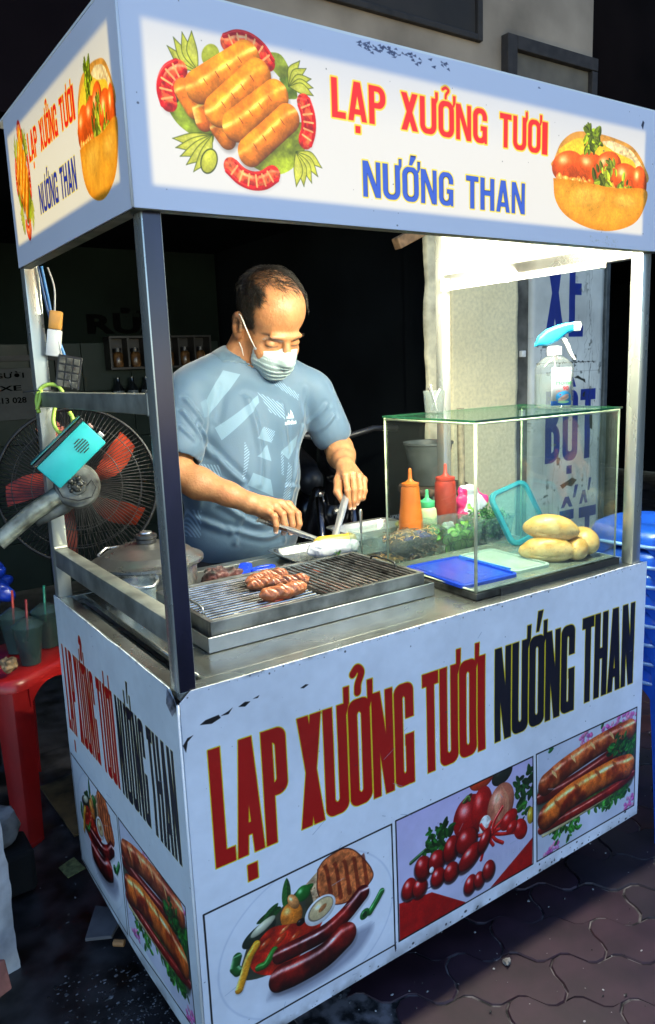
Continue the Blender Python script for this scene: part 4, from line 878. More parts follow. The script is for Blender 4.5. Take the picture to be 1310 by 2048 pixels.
# tiled dado and painted lettering on the far wall of the room
rw = empty('tiled_wall', (0, 3.6, 0)); tag(rw, 'dim tiled wall at the back of the dark shop with black letters RỬA', 'wall')
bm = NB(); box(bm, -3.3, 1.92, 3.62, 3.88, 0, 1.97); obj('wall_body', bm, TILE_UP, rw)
for i in range(-4, 7):
    for k in range(5):
        x0 = i * .3 + .1
        if x0 + .3 > 1.92: continue
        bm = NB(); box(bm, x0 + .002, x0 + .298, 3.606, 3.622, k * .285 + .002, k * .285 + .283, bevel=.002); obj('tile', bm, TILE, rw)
def text_obj(txt, x0, y, z0, w, h, mat, parent, nm='lettering', bold=.02, depth=.002):
    cu = bpy.data.curves.new('t', 'FONT'); cu.body = txt; cu.offset = bold; cu.extrude = .01; cu.resolution_u = 3
    ob = bpy.data.objects.new('t', cu); COL.objects.link(ob); dg = bpy.context.evaluated_depsgraph_get(); me = bpy.data.meshes.new_from_object(ob.evaluated_get(dg)); bpy.data.objects.remove(ob)
    v = np.zeros(len(me.vertices) * 3); me.vertices.foreach_get('co', v); v = v.reshape(-1, 3); lo, hi = v.min(0), v.max(0)
    v2 = np.stack([x0 + (v[:, 0] - lo[0]) / (hi[0] - lo[0]) * w, y + depth * (-(v[:, 2] - lo[2]) / (hi[2] - lo[2])), z0 + (v[:, 1] - lo[1]) / (hi[1] - lo[1]) * h], 1)
    me.vertices.foreach_set('co', v2.astype(np.float32).ravel()); me.update(); me.materials.clear(); me.materials.append(mat); me.name = nm
    o = bpy.data.objects.new(nm, me); link(o, parent)
    if parent is not None: o.matrix_parent_inverse = Matrix.LocRotScale(parent.location, parent.rotation_euler, parent.scale).inverted()
    return o
text_obj('RỬA', 1.055, 3.618, 1.475, .53, .155, DARKPAINT, rw, bold=.04)
no = empty('notice_board', (.5, 3.6, 1.1)); tag(no, 'dim grey notice with black lines of writing hanging on the far left wall', 'notice')
bm = NB(); box(bm, .10, .80, 3.59, 3.604, 1.0, 1.29, bevel=.002); obj('sheet', bm, pbr('grey_notice', (.012, .016, .016), .6, var=.2), no)
bm = NB(); box(bm, .08, .92, 3.585, 3.604, 1.33, 1.36); box(bm, .84, .87, 3.585, 3.604, .7, 1.328); obj('frame', bm, pbr('dark_frame', (.006, .006, .006), .6), no)
text_obj('RỬA NGƯỜI', .30, 3.589, 1.235, .36, .04, DARKPAINT, no); text_obj('RỬA XE', .30, 3.589, 1.165, .34, .04, DARKPAINT, no); text_obj('ĐT: 0937 213 028', .28, 3.589, 1.095, .38, .035, DARKPAINT, no)
# shelf with small amber lamps and black bottles under it
sh = empty('wall_shelf', (1.45, 3.55, 1.25)); tag(sh, 'dark wall shelf unit with small framed compartments at the back of the shop', 'shelf')
bm = NB(); box(bm, 1.14, 1.80, 3.50, 3.60, 1.262, 1.274); box(bm, 1.14, 1.80, 3.50, 3.60, 1.445, 1.457); box(bm, 1.14, 1.80, 3.593, 3.605, 1.275, 1.444)
for k in range(7): box(bm, 1.14 + .108 * k, 1.152 + .108 * k, 3.50, 3.592, 1.275, 1.444)
obj('cabinet', bm, pbr('shelf_wood', (.014, .012, .010), .5, var=.3), sh)
AMB = pbr('amber_jar', (.16, .08, .03), .25, 0, var=.5, vscale=30)
j0 = None
for k in range(6):
    if j0 is None:
        j0 = empty('jar'); bm = NB(); lathe(bm, [(0, 0), (.026, 0), (.03, .01), (.03, .075), (.02, .088), (0, .09)], 14); obj('glass_body', bm, AMB, j0, smooth=40)
        bm = NB(); lathe(bm, [(0, .09), (.022, .09), (.022, .112), (0, .114)], 14); obj('lid', bm, BLACK_PL, j0, smooth=40); j = j0
    else: j = copy_tree(j0)
    j.location = (1.20 + .108 * k, 3.54, 1.276); tag(j, '%s amber jar from the left in the dark wall shelf' % ('first', 'second', 'third', 'fourth', 'fifth', 'sixth')[k], 'jar', 'amber jars on the wall shelf')
b0 = None
bm = NB(); box(bm, 1.14, 1.80, 3.50, 3.60, 1.03, 1.045); box(bm, 1.14, 1.155, 3.5, 3.6, 1.046, 1.12); bs = obj('bottle_shelf', bm, pbr('grey_shelf', (.08, .085, .085), .5)); tag(bs, 'thin grey shelf below the dark cabinet holding black bottles', 'shelf')
for k in range(7):
    if b0 is None:
        b0 = empty('bottle'); bm = NB(); lathe(bm, [(0, 0), (.03, 0), (.032, .01), (.032, .10), (.012, .135), (.012, .17), (0, .171)], 14); obj('glass_body', bm, pbr('black_bottle', (.008, .010, .012), .12), b0, smooth=40)
        bm = NB(); lathe(bm, [(.0325, .03), (.0325, .09)], 14); obj('label', bm, pbr('dim_label', (.12, .15, .17), .5, var=.5, vscale=60), b0, smooth=40); b = b0
    else: b = copy_tree(b0)
    b.location = (1.19 + .088 * k, 3.55, 1.046); tag(b, '%s black bottle from the left on the thin shelf below the jars' % ('first', 'second', 'third', 'fourth', 'fifth', 'sixth', 'seventh')[k], 'bottle', 'black bottles on the thin shelf')
# ------------------------------------------------------------------ the cart
D = .684
cart = empty('food_cart', (.59, .342, 0)); tag(cart, 'white grilled sausage cart with lit sign box, steel posts and printed side panels', 'food cart')
fm, *_r = planar_print('front_panel_print', FRONT_IMG, 0, 0, .07, 1.20, .69, rough=.38)
smt, *_r = planar_print('side_panel_print', SIDE_IMG, 1, D, .07, .70, .69, rough=.38, flip=True)
WHITE_SHEET = pbr('white_sheet', (.76, .77, .78), .4, var=.08, vscale=6, bump=.0008, bscale=6)
def sheet(f, nu, nv, th):
    """f(u, v) -> outer point; thickened inwards by th (vector)"""
    bm = NB(); th = Vector(th); A = {}; B = {}
    for i in range(nu + 1):
        for k in range(nv + 1):
            p = Vector(f(i / nu, k / nv)); A[i, k] = bm.verts.new(p); B[i, k] = bm.verts.new(p + th)
    for i in range(nu):
        for k in range(nv):
            bm.faces.new((A[i, k], A[i + 1, k], A[i + 1, k + 1], A[i, k + 1])); bm.faces.new((B[i, k], B[i, k + 1], B[i + 1, k + 1], B[i + 1, k]))
    for i in range(nu):
        bm.faces.new((A[i, 0], B[i, 0], B[i + 1, 0], A[i + 1, 0])); bm.faces.new((A[i, nv], A[i + 1, nv], B[i + 1, nv], B[i, nv]))
    for k in range(nv):
        bm.faces.new((A[0, k], A[0, k + 1], B[0, k + 1], B[0, k])); bm.faces.new((A[nu, k], B[nu, k], B[nu, k + 1], A[nu, k + 1]))
    return bm
nz1 = lambda a, b, s: float(LN(np.array([a + 11.]), np.array([b + 7.]), s, 3)[0]) - .5
def f_front(u, v):
    x = 1.186 * u; zb_ = .078 + .018 * u; zt_ = .7515 + .004 * nz1(x, 1, 9) - (.016 * max(0, 1 - x / .02) if x < .02 else 0)
    return (x, -.003 + .004 * nz1(x, v, 3) - .0015 * abs(nz1(x, 4, 7)) * (v > .97), zb_ + (zt_ - zb_) * v)
obj('front_panel', sheet(f_front, 120, 40, (0, .0022, 0)), fm, cart, smooth=35)
def f_side(u, v):
    y = D * (1 - u); z0 = .093 - .014 * math.sin(min(1, u * 1.1) * 3.1) ; zt_ = .7515 + .004 * nz1(y, 3, 9) - (.03 * max(0, 1 - y / .03) if y < .03 else 0)
    return (-.003 + .004 * nz1(y, v + 4, 3) , y, z0 + (zt_ - z0) * v)
obj('side_panel', sheet(f_side, 80, 40, (.0022, 0, 0)), smt, cart, smooth=35)
bm = NB(); box(bm, 1.182, 1.186, .004, D, .09, .748); obj('side_panel', bm, WHITE_SHEET, cart)
bm = NB(); box(bm, .0, 1.181, D + .001, D + .005, .09, .748); obj('back_panel', bm, WHITE_SHEET, cart)
bm = NB(); box(bm, .004, 1.18, .004, D - .002, .12, .135); obj('floor_board', bm, BLACK, cart)
bm = NB(); box(bm, .003, 1.18, .0025, .033, .738, .7505, bevel=.001); box(bm, .0, 1.18, .651, D, .738, .7505, bevel=.001)
box(bm, .003, .028, .034, .650, .738, .7495, bevel=.001)
box(bm, .029, .054, .034, .650, .722, .730); box(bm, .055, 1.18, .034, .650, .738, .7495, bevel=.0012)
obj('counter_top', bm, COUNTER, cart)
bm = NB(); tube(bm, [(.0565, .05, .7485), (.0565, .64, .7485)], .0028, 8); obj('counter_bead', bm, COUNTER, cart, smooth=True)
def bar(nm, x0, x1, y0, y1, z0, z1, m=STEEL, b=.002):
    bm = NB(); box(bm, x0, x1, y0, y1, z0, z1, bevel=b); return obj(nm, bm, m, cart, smooth=40)
POST = pbr('post_steel', (.56, .58, .53), .28, .68, var=.14, vscale=9, bump=.0007, bscale=5, rvar=.08, aniso=(1, 1, .35))
bar('post', .001, .031, .001, .031, .7507, 1.70, POST); bar('post', .001, .031, .652, .682, .7507, 1.70, POST)
bar('post', 1.135, 1.165, .001, .031, .7507, 1.70, POST); bar('post', 1.150, 1.180, .652, .682, .7507, 1.70, POST)
bm = NB(); box(bm, .0035, .0290, .0002, .0009, .751, 1.446); obj('reflection_sheet', bm, pbr('violet_reflection', (.045, .038, .085), .22, .3, var=.5, vscale=5, coat=.3, aniso=(1, 1, .4)), cart)  # added sheet: dark violet reflection on the post's front face, painted in
bar('rail', .0015, .0305, .0315, .6515, 1.171, 1.201, STEEL_DARK); bar('rail', .0015, .0305, .0315, .6515, .822, .862, STEEL_DARK)
bar('rail', 1.152, 1.179, .0315, .6515, 1.440, 1.474, STEEL); bar('rail', .0315, 1.149, .655, .680, 1.665, 1.695, STEEL_DARK); bar('rail', .0315, 1.134, .004, .028, 1.665, 1.695, STEEL_DARK)
for y in (.035, .648): bm = NB(); box(bm, .0005, .0315, y - .004, y + .004, 1.169, 1.203, bevel=.002); obj('weld', bm, STEEL_DARK, cart)
for z in (.8635, 1.201): bm = NB(); tube(bm, [(.002, .651, z), (.030, .651, z)], .0035, 6); obj('weld', bm, STEEL_DARK, cart)
# sign box
def lit_print(name, img, axis, x0, z0, w, h, L0, L1, Z0, Z1, flip=False, strength=.37):
    """back-lit translucent sheet: lit only where the box is open behind it (the frame of the box covers its border)"""
    m, N, L, b, im, sx = planar_print(name, img, axis, x0, z0, w, h, rough=.32, flip=flip, bump=.0004)
    def edge(src, a, c, inv=False):
        k = N.new('ShaderNodeMapRange'); k.interpolation_type = 'SMOOTHSTEP'; L.new(src, k.inputs[0]); k.inputs[1].default_value = a; k.inputs[2].default_value = c
        k.inputs[3].default_value = 1 if inv else 0; k.inputs[4].default_value = 0 if inv else 1; return k.outputs[0]
    e = [edge(sx.outputs[axis], L0 - .003, L0 + .009), edge(sx.outputs[axis], L1 - .009, L1 + .003, True), edge(sx.outputs[2], Z0 - .002, Z0 + .009), edge(sx.outputs[2], Z1 - .010, Z1 + .004, True)]
    p = e[0]
    for k in e[1:]:
        mu = N.new('ShaderNodeMath'); mu.operation = 'MULTIPLY'; L.new(p, mu.inputs[0]); L.new(k, mu.inputs[1]); p = mu.outputs[0]
    # the tube inside runs along the box: the sheet glows a little less towards top and ends
    dz = edge(sx.outputs[2], Z1 + .01, 1.58); mr = N.new('ShaderNodeMapRange'); L.new(dz, mr.inputs[0]); mr.inputs[3].default_value = .72; mr.inputs[4].default_value = 1.0
    mu = N.new('ShaderNodeMath'); mu.operation = 'MULTIPLY'; L.new(p, mu.inputs[0]); L.new(mr.outputs[0], mu.inputs[1])
    m2 = N.new('ShaderNodeMath'); m2.operation = 'MULTIPLY'; L.new(mu.outputs[0], m2.inputs[0]); m2.inputs[1].default_value = strength
    tn = N.new('ShaderNodeMix'); tn.data_type = 'RGBA'; tn.blend_type = 'MULTIPLY'; tn.inputs[0].default_value = 1; L.new(im.outputs[0], tn.inputs[6]); tn.inputs[7].default_value = (1.0, .74, .22, 1)   # warm tube behind the sheet
    L.new(tn.outputs[2], b.inputs['Emission Color']); L.new(m2.outputs[0], b.inputs['Emission Strength'])
    return m
SX0, SX1, SY0, SY1, SZ0, SZ1 = -.0157, 1.176, -.0166, .6217, 1.447, 1.7225
m1 = lit_print('sign_front', SIGN_IMG, 0, -.02, 1.44, 1.21, .29, .012, 1.104, 1.474, 1.684)
m2 = lit_print('sign_side', SIGN2_IMG, 1, SY1, 1.44, .65, .29, .020, .606, 1.484, 1.688, flip=True)
EDGE = pbr('sign_edge', (.55, .58, .64), .45, .1, var=.2, vscale=20); LIP = pbr('sign_lip', (.16, .17, .12), .5, .3, var=.4, vscale=20)
def f_sf(u, v): x = SX0 + (SX1 - SX0) * u; return (x, SY0 + .0015 * nz1(x, v, 4), SZ0 + (SZ1 - SZ0 + .0022 * nz1(x, 9, 12) * (v > .9)) * v)
obj('sign_front', sheet(f_sf, 90, 16, (0, .003, 0)), m1, cart, smooth=35)
def f_ss(u, v): y = SY1 - (SY1 - SY0 - .001) * u; return (SX0 + .001 * nz1(y, v, 4), y, SZ0 + (SZ1 - SZ0) * v)
obj('sign_side', sheet(f_ss, 50, 16, (.003, 0, 0)), m2, cart, smooth=35)
SIGN_IN = pbr('sign_inner_white', (.82, .83, .80), .5, var=.06, vscale=10)
bm = NB(); box(bm, SX1 + .0005, SX1 + .0045, SY0, D, SZ0, SZ1); box(bm, SX1 - .0, SX1 + .0003, .0, D, SZ0 + .03, SZ1 - .001); obj('sign_side', bm, SIGN_IN, cart)
bm = NB(); box(bm, SX0 + .004, SX1 - .001, SY0 + .0035, SY0 + .020, SZ0 - .001, SZ0 + .005); box(bm, SX0 + .0035, SX0 + .024, SY0 + .021, SY1, SZ0 - .001, SZ0 + .005); obj('sign_lip', bm, LIP, cart)
bm = NB(); box(bm, SX0, SX1, SY0 + .004, D, SZ1 + .001, SZ1 + .005); obj('roof_sheet', bm, SIGN_IN, cart)
bm = NB(); tube(bm, [(SX0 - .0005, SY0 - .0005, SZ0), (SX0 - .0005, SY0 - .0005, SZ1)], .0022, 8); obj('corner_bead', bm, WHITE_SHEET, cart, smooth=True)
bm = NB(); tube(bm, [(-.0035, -.0035, .085), (-.0035, -.0035, .735)], .0025, 8); obj('corner_bead', bm, WHITE_SHEET, cart, smooth=True)
# torn corner of the side sheet at the foot of the post
bm = NB()
P = [(-.005, .004, .742), (-.006, .03, .752), (-.012, .022, .732), (-.010, .006, .715), (-.004, .0, .728), (-.006, .012, .738)]
vsx = [bm.verts.new(p) for p in P]; bm.faces.new((vsx[0], vsx[1], vsx[5])); bm.faces.new((vsx[1], vsx[2], vsx[5])); bm.faces.new((vsx[2], vsx[3], vsx[5])); bm.faces.new((vsx[3], vsx[4], vsx[5])); bm.faces.new((vsx[4], vsx[0], vsx[5]))
bmesh.ops.solidify(bm, geom=list(bm.faces), thickness=.0012); obj('torn_flap', bm, pbr('torn_film', (.42, .44, .52), .3, .4, var=.8, vscale=60), cart)
# castor wheels
for x, y in ((.09, .09), (1.08, .12), (.09, .58), (1.08, .58)):
    bm = NB(); tube(bm, [(x - .015, y, .045), (x + .015, y, .045)], .043, 18); w = obj('wheel', bm, pbr('grey_rubber', (.16, .18, .22), .5), cart, smooth=40)
    bm = NB(); box(bm, x - .024, x - .018, y - .014, y + .014, .04, .118); box(bm, x + .018, x + .024, y - .014, y + .014, .04, .118); box(bm, x - .024, x + .024, y - .02, y + .02, .1185, .1195); obj('wheel_fork', bm, STEEL_DARK, cart)
# fluorescent tube inside the roof, along the cart
lampm = pbr('tube_glow', (.9, .95, .9), .4, emit=(1.0, .97, .74), estr=64)
lt = empty('tube_lamp', (.62, .06, 1.56)); tag(lt, 'lit white fluorescent tube fixed inside the roof of the cart behind the front sign', 'lamp')
bm = NB(); tube(bm, [(.36, .058, 1.514), (1.12, .058, 1.514)], .012, 14); obj('lamp_tube', bm, lampm, lt, smooth=40)
bm = NB(); box(bm, .32, 1.134, .036, .080, 1.545, 1.575, bevel=.003); box(bm, .33, .355, .046, .070, 1.50, 1.5445); box(bm, 1.122, 1.133, .046, .070, 1.50, 1.5445); box(bm, .40, .42, .05, .066, 1.5755, 1.721); box(bm, .9, .92, .05, .066, 1.5755, 1.721); obj('lamp_housing', bm, WHITE_PL, lt)
l2 = empty('tube_lamp', (1.14, .36, 1.45)); tag(l2, 'lit white tube fixed along the inner side of the right roof beam', 'lamp')
m3_, *_q = (pbr('side_tube_glow', (.9, .95, .9), .4, emit=(1.0, .97, .76), estr=1.5),)
bm = NB(); tube(bm, [(1.1375, .12, 1.4365), (1.1375, .62, 1.4365)], .0085, 14); obj('lamp_tube', bm, m3_, l2, smooth=40)
for y in (.105, .621): bm = NB(); box(bm, 1.128, 1.150, y, y + .014, 1.427, 1.462, bevel=.002); obj('lamp_holder', bm, WHITE_PL, l2)
ar = bpy.data.lights.new('side_tube_light', 'AREA'); aro = bpy.data.objects.new('side_tube_light', ar); COL.objects.link(aro); ar.shape = 'RECTANGLE'; ar.size = .50; ar.size_y = .016; ar.energy = 7.5; ar.color = (1.0, .95, .70)
aro.location = (1.1500, .37, 1.4300); _d = Vector((.74, .66, -.16)).normalized(); _y = Vector((0, 1, 0)); _x = (_y - _d * _y.dot(_d)).normalized(); _z = -_d; aro.rotation_euler = Matrix((_x, _z.cross(_x), _z)).transposed().to_euler(); aro.parent = l2; aro.matrix_parent_inverse = Matrix.Translation(l2.location).inverted()
al = bpy.data.lights.new('tube_light', 'AREA'); alo = bpy.data.objects.new('tube_light', al); COL.objects.link(alo); al.shape = 'RECTANGLE'; al.size = .74; al.size_y = .03; al.energy = 9; al.color = (1.0, .97, .74); alo.location = (.74, .060, 1.499); alo.rotation_euler = (R(24), 0, 0)
alo.parent = lt; alo.matrix_parent_inverse = Matrix.Translation(lt.location).inverted()
# tubes inside the sign box light the posts' upper ends through the same lamp
# ------------------------------------------------------------------ on the counter: grill, pot, tray
ZT = .7508
grill = empty('charcoal_grill', (.37, .255, ZT)); tag(grill, 'shallow steel charcoal grill with two grates on the front of the counter', 'grill')
GR = pbr('grill_steel', (.50, .51, .50), .33, .85, var=.2, vscale=16, bump=.0005, bscale=40)
SOOT = pbr('sooty_steel', (.10, .10, .095), .42, .7, var=.6, vscale=22, bump=.0008, bscale=60)
def open_tray(bm, x0, x1, y0, y1, z0, z1, t=.0018, lip=0.0, slope=0.0):
    o1 = [(x0 + slope, y0 + slope, z0), (x1 - slope, y0 + slope, z0), (x1 - slope, y1 - slope, z0), (x0 + slope, y1 - slope, z0)]
    o2 = [(x0, y0, z1), (x1, y0, z1), (x1, y1, z1), (x0, y1, z1)]
    loops = [o1, o2]
    if lip: loops.append([(x0 - lip, y0 - lip, z1 + .0004), (x1 + lip, y0 - lip, z1 + .0004), (x1 + lip, y1 + lip, z1 + .0004), (x0 - lip, y1 + lip, z1 + .0004)]); loops.append([(a + (t if a < (x0 + x1) / 2 else -t) * .0, b, c + t) for a, b, c in loops[-1]])
    loops.append([(x0 + t, y0 + t, z1 + (t if lip else 0)), (x1 - t, y0 + t, z1 + (t if lip else 0)), (x1 - t, y1 - t, z1 + (t if lip else 0)), (x0 + t, y1 - t, z1 + (t if lip else 0))])
    loops.append([(x0 + slope + t, y0 + slope + t, z0 + t), (x1 - slope - t, y0 + slope + t, z0 + t), (x1 - slope - t, y1 - slope - t, z0 + t), (x0 + slope + t, y1 - slope - t, z0 + t)])
    loft(bm, loops, cap0=True, cap1=True)
bm = NB(); open_tray(bm, .112, .632, .124, .392, ZT, ZT + .028, t=.002); bmesh.ops.bevel(bm, geom=[e for e in bm.edges], offset=.0009, segments=1, affect='EDGES'); obj('grill_base', bm, GR, grill)
bm = NB()
X0, X1, Y0, Y1, Z1 = .122, .612, .133, .383, ZT + .052
box(bm, X0, X1, Y0, Y0 + .010, ZT + .012, Z1, bevel=.0012); box(bm, X0, X1, Y1 - .010, Y1, ZT + .012, Z1, bevel=.0012); box(bm, X0, X0 + .010, Y0 + .0102, Y1 - .0102, ZT + .012, Z1, bevel=.0012); box(bm, X1 - .010, X1, Y0 + .0102, Y1 - .0102, ZT + .012, Z1, bevel=.0012)
obj('grill_frame', bm, pbr('frame_steel', (.36, .37, .35), .36, .85, var=.4, vscale=18, bump=.0006, bscale=40), grill)
bm = NB(); box(bm, X0 + .0105, X1 - .0105, Y0 + .0105, Y1 - .0105, ZT + .0025, ZT + .010); obj('ash_pan', bm, pbr('ash', (.02, .02, .019), .9, var=.5, vscale=40, bump=.002), grill)
BAR = pbr('grate_bar', (.62, .61, .57), .24, .88, var=.5, vscale=30, thr=(.25, .55)); BARD = pbr('burnt_grate_bar', (.22, .21, .20), .38, .8, var=.7, vscale=35, thr=(.3, .6))
zg = Z1 - .004; XM = .368
for k in range(16):
    y = Y0 + .018 + k * (Y1 - Y0 - .036) / 15; bm = NB(); tube(bm, [(X0 + .012, y, zg), (XM - .006, y, zg + rng.uniform(-.0008, .0008))], .0024, 8); o = obj('grate_bar', bm, BAR, grill, smooth=40)
for k in range(17):
    x = XM + .012 + k * (X1 - XM - .030) / 16; bm = NB(); tube(bm, [(x, Y0 + .012, zg + .001), (x, Y1 - .012, zg + .001 + rng.uniform(-.0008, .0008))], .0026, 8); o = obj('grate_bar', bm, BARD if k > 9 else BAR, grill, smooth=40)
for a, b, c, d in ((X0 + .012, XM - .005, Y0 + .0125, Y1 - .0125), (XM + .004, X1 - .0125, Y0 + .0125, Y1 - .0125)):
    bm = NB(); tube(bm, [(a, c, zg - .003), (b, c, zg - .003), (b, d, zg - .003), (a, d, zg - .003)], .0032, 8, closed=True); obj('grate_rim', bm, SOOT, grill, smooth=40)
def handle(p, q, h=.014, r=.0024, mat=GR):
    p, q = Vector(p), Vector(q); pts = [p, p + Vector((0, 0, h * .8)) + (q - p) * .08, p + Vector((0, 0, h)) + (q - p) * .25, q + Vector((0, 0, h)) - (q - p) * .25, q + Vector((0, 0, h * .8)) - (q - p) * .08, q]
    bm = NB(); tube(bm, pts, r, 8); return bm
obj('grate_handle', handle((.597, .205, zg), (.597, .30, zg)), SOOT, grill, smooth=True); obj('grate_handle', handle((.137, .19, zg), (.137, .28, zg)), GR, grill, smooth=True)
# charcoal bed
bm = NB()
for k in range(120):
    x, y = rng.uniform(X0 + .03, XM + .05 if k < 90 else X1 - .03), rng.uniform(Y0 + .02, Y1 - .02); s = rng.uniform(.006, .014); n0 = len(bm.verts)
    bmesh.ops.create_icosphere(bm, subdivisions=1, radius=s); bm.verts.ensure_lookup_table()
    for v in bm.verts[n0:]: v.co = Vector((v.co.x * rng.uniform(.6, 1.5), v.co.y * rng.uniform(.6, 1.4), v.co.z * rng.uniform(.5, 1.1))) + Vector((x, y, ZT + .014 + rng.uniform(0, .008)))
COAL = pbr('charcoal', (.03, .03, .03), .8, var=.6, vscale=60, bump=.002, bscale=90); o = obj('charcoal', bm, COAL, grill); o['kind'] = 'stuff'
m_, N_, L_, b_ = new_mat('ember'); nz = N_.new('ShaderNodeTexNoise'); nz.inputs['Scale'].default_value = 140; rp = N_.new('ShaderNodeValToRGB'); rp.color_ramp.elements[0].color = (.02, .01, .01, 1); rp.color_ramp.elements[1].color = (1, .12, .03, 1); rp.color_ramp.elements[0].position = .42; rp.color_ramp.elements[1].position = .6
L_.new(nz.outputs['Fac'], rp.inputs[0]); L_.new(rp.outputs[0], b_.inputs['Emission Color']); b_.inputs['Emission Strength'].default_value = 1.3; b_.inputs['Base Color'].default_value = (.05, .04, .04, 1)
for x, y, s in ((.262, .148, .011), (.235, .155, .009), (.30, .165, .010), (.45, .34, .008)):
    bm = NB(); bmesh.ops.create_icosphere(bm, subdivisions=2, radius=s)
    for v in bm.verts: v.co = Vector((x, y, ZT + .026)) + v.co * rng.uniform(.75, 1.2)
    obj('ember', bm, m_, grill)
bm = NB(); bmesh.ops.create_icosphere(bm, subdivisions=3, radius=.016)
for v in bm.verts: v.co = Vector((.19, .150, ZT + .030)) + Vector((v.co.x * 1.5, v.co.y * .8, v.co.z * .6)) * rng.uniform(.72, 1.2)
obj('foil_scrap', bm, ALU, grill)
bm = NB(); bmesh.ops.create_icosphere(bm, subdivisions=3, radius=.012)
for v in bm.verts: v.co = Vector((.226, .158, ZT + .030)) + Vector((v.co.x * 1.9, v.co.y * .8, v.co.z * .45)) * rng.uniform(.7, 1.2)
obj('ash_lump', bm, pbr('pale_ash', (.42, .42, .45), .9, var=.5, vscale=60), grill)
# sausages
SAUS = attr_mat('grilled_sausage', rough=.34, bump=.0012, bscale=160, sss=.08, coat=.35)
def sausage(i, x, y, ang, ln, r, label, dark, cuts):
    g = empty('sausage', (x, y, zg + .0024 + r * .93), (0, 0, ang)); F_ = Field((-ln / 2 - .008, -r - .014, -r - .006), (ln / 2 + .008, r + .014, r + .006), .0013)
    n = 8; P = [(-ln / 2 + r + (ln - 2 * r) * k / n, .008 * math.sin(3.1 * k / n + i), .0016 * math.sin(k * 1.9 + i)) for k in range(n + 1)]
    for a, b in zip(P[:-1], P[1:]): F_.cap(a, b, r * (.95 + .07 * math.sin(a[0] * 260 + i)), r * (.95 + .07 * math.sin(b[0] * 260 + i)), .003)
    F_.ell((-ln / 2 + .002, P[0][1], 0), (.005, .004, .004), .004); F_.ell((ln / 2 - .002, P[-1][1], 0), (.005, .004, .004), .004)
    for k in range(0):
        cx = -ln * .36 + ln * .72 * k / (cuts - 1); cy = .008 * math.sin(3.1 * (cx / ln + .5) + i)
        F_.cap((cx - .007, cy - r * .9, r * .62), (cx + .005, cy + r * .7, r * .95), .0016, .0018, .0022, sub=True)
    def colr(V):
        n1 = n3(V + i, 170, 3); n2 = n3(V + i, 60, 2); base = np.array((.40, .125, .045)) * (.6 + .8 * n1[:, None]); pale = np.array((.58, .24, .14))
        c = base + (pale - base) * (np.clip((n2 - .5) * 3, 0, 1) * .6)[:, None]
        ch = np.clip((n1 - .47) * 6, 0, 1) * dark; c = c * (1 - ch[:, None] * .85) + np.array((.05, .02, .015)) * ch[:, None] * .85
        return np.clip(c, 0, 1)
    def dsp(V):
        ph = (V[:, 0] + V[:, 1] * .55) / (ln * .86 / cuts) + i * .37; gr = np.clip((np.cos(ph * 2 * math.pi) - .45) / .55, 0, 1); up_ = smooth01((V[:, 2] + r * .1) / (r * .8)) * smooth01((ln * .42 - np.abs(V[:, 0])) / .006)
        V = V.copy(); cen = np.stack([V[:, 0], .008 * np.sin(3.1 * (V[:, 0] / ln + .5) + i), 0 * V[:, 0]], 1); V += (V - cen) * (-.20 * gr * up_ + .07 * np.clip(-np.cos(ph * 2 * math.pi), 0, 1) * up_ + .34 * (n3(V + i, 55, 3) - .5))[:, None]; return V
    o = field_obj('casing', F_, SAUS, g, color=colr, local=True, smooth_it=2, disp=dsp); return tag(g, label, 'sausage', 'sausages on the grill')
sausage(0, .326, .290, .02, .098, .0118, 'grilled sausage lying farthest back of the cluster on the grate', .8, 9)
sausage(1, .304, .252, .06, .080, .0118, 'short grilled sausage left of the cluster, second from the back', .6, 7)
sausage(2, .346, .238, -.03, .085, .0118, 'grilled sausage at the right of the cluster, third from the back', .9, 8)
sausage(3, .300, .182, .05, .103, .0140, 'plump pinkish sausage lying nearest to the front of the grill', .35, 6)

# pot
pot = empty('aluminium_pot', (.172, .545, ZT)); tag(pot, 'aluminium cooking pot with domed lid and black knob behind the steel post', 'pot')
bm = NB(); lathe(bm, [(0, .001), (.088, .001), (.098, .006), (.104, .03), (.106, .068), (.113, .071), (.114, .074), (.105, .0745), (.102, .03), (.094, .008), (0, .004)], 56, c=(.172, .545, ZT)); obj('pot_body', bm, ALU, pot, smooth=40)
bm = NB(); lathe(bm, [(.118, .073), (.121, .076), (.121, .082), (.116, .084), (.106, .087), (.094, .098), (.090, .0985), (.06, .111), (.055, .1115), (.02, .117), (0, .1175)], 64, c=(.172, .545, ZT)); lathe(bm, [(0, .075), (.117, .075)], 64, c=(.172, .545, ZT)); obj('lid', bm, pbr('lid_aluminium', (.50, .51, .49), .28, .9, var=.35, vscale=14, bump=.0006, bscale=120, thr=(.2, .7)), pot, smooth=40)
bm = NB(); lathe(bm, [(.012, .116), (.022, .118), (.021, .125), (.024, .129), (.023, .135), (.014, .138)], 28, c=(.172, .545, ZT)); obj('knob', bm, BLACK_PL, pot, smooth=40)
bm = NB(); lathe(bm, [(.0135, .1382), (.0125, .141), (.006, .143), (0, .1433)], 24, c=(.172, .545, ZT)); obj('knob_cap', bm, ALU, pot, smooth=40)
bm = NB(); c = Vector((.172, .545, ZT)); tube(bm, [c + Vector(p) for p in ((-.090, -.060, .064), (-.088, -.105, .062), (-.070, -.130, .056), (-.045, -.135, .054), (-.028, -.120, .060), (-.022, -.103, .064))], .0036, 10); obj('handle', bm, ALU, pot, smooth=True)
bm = NB(); tube(bm, [c + Vector(p) for p in ((-.06, .088, .064), (-.075, .115, .078), (-.05, .135, .088), (-.02, .130, .088), (-.01, .105, .066))], .0036, 10); obj('handle', bm, ALU, pot, smooth=True)
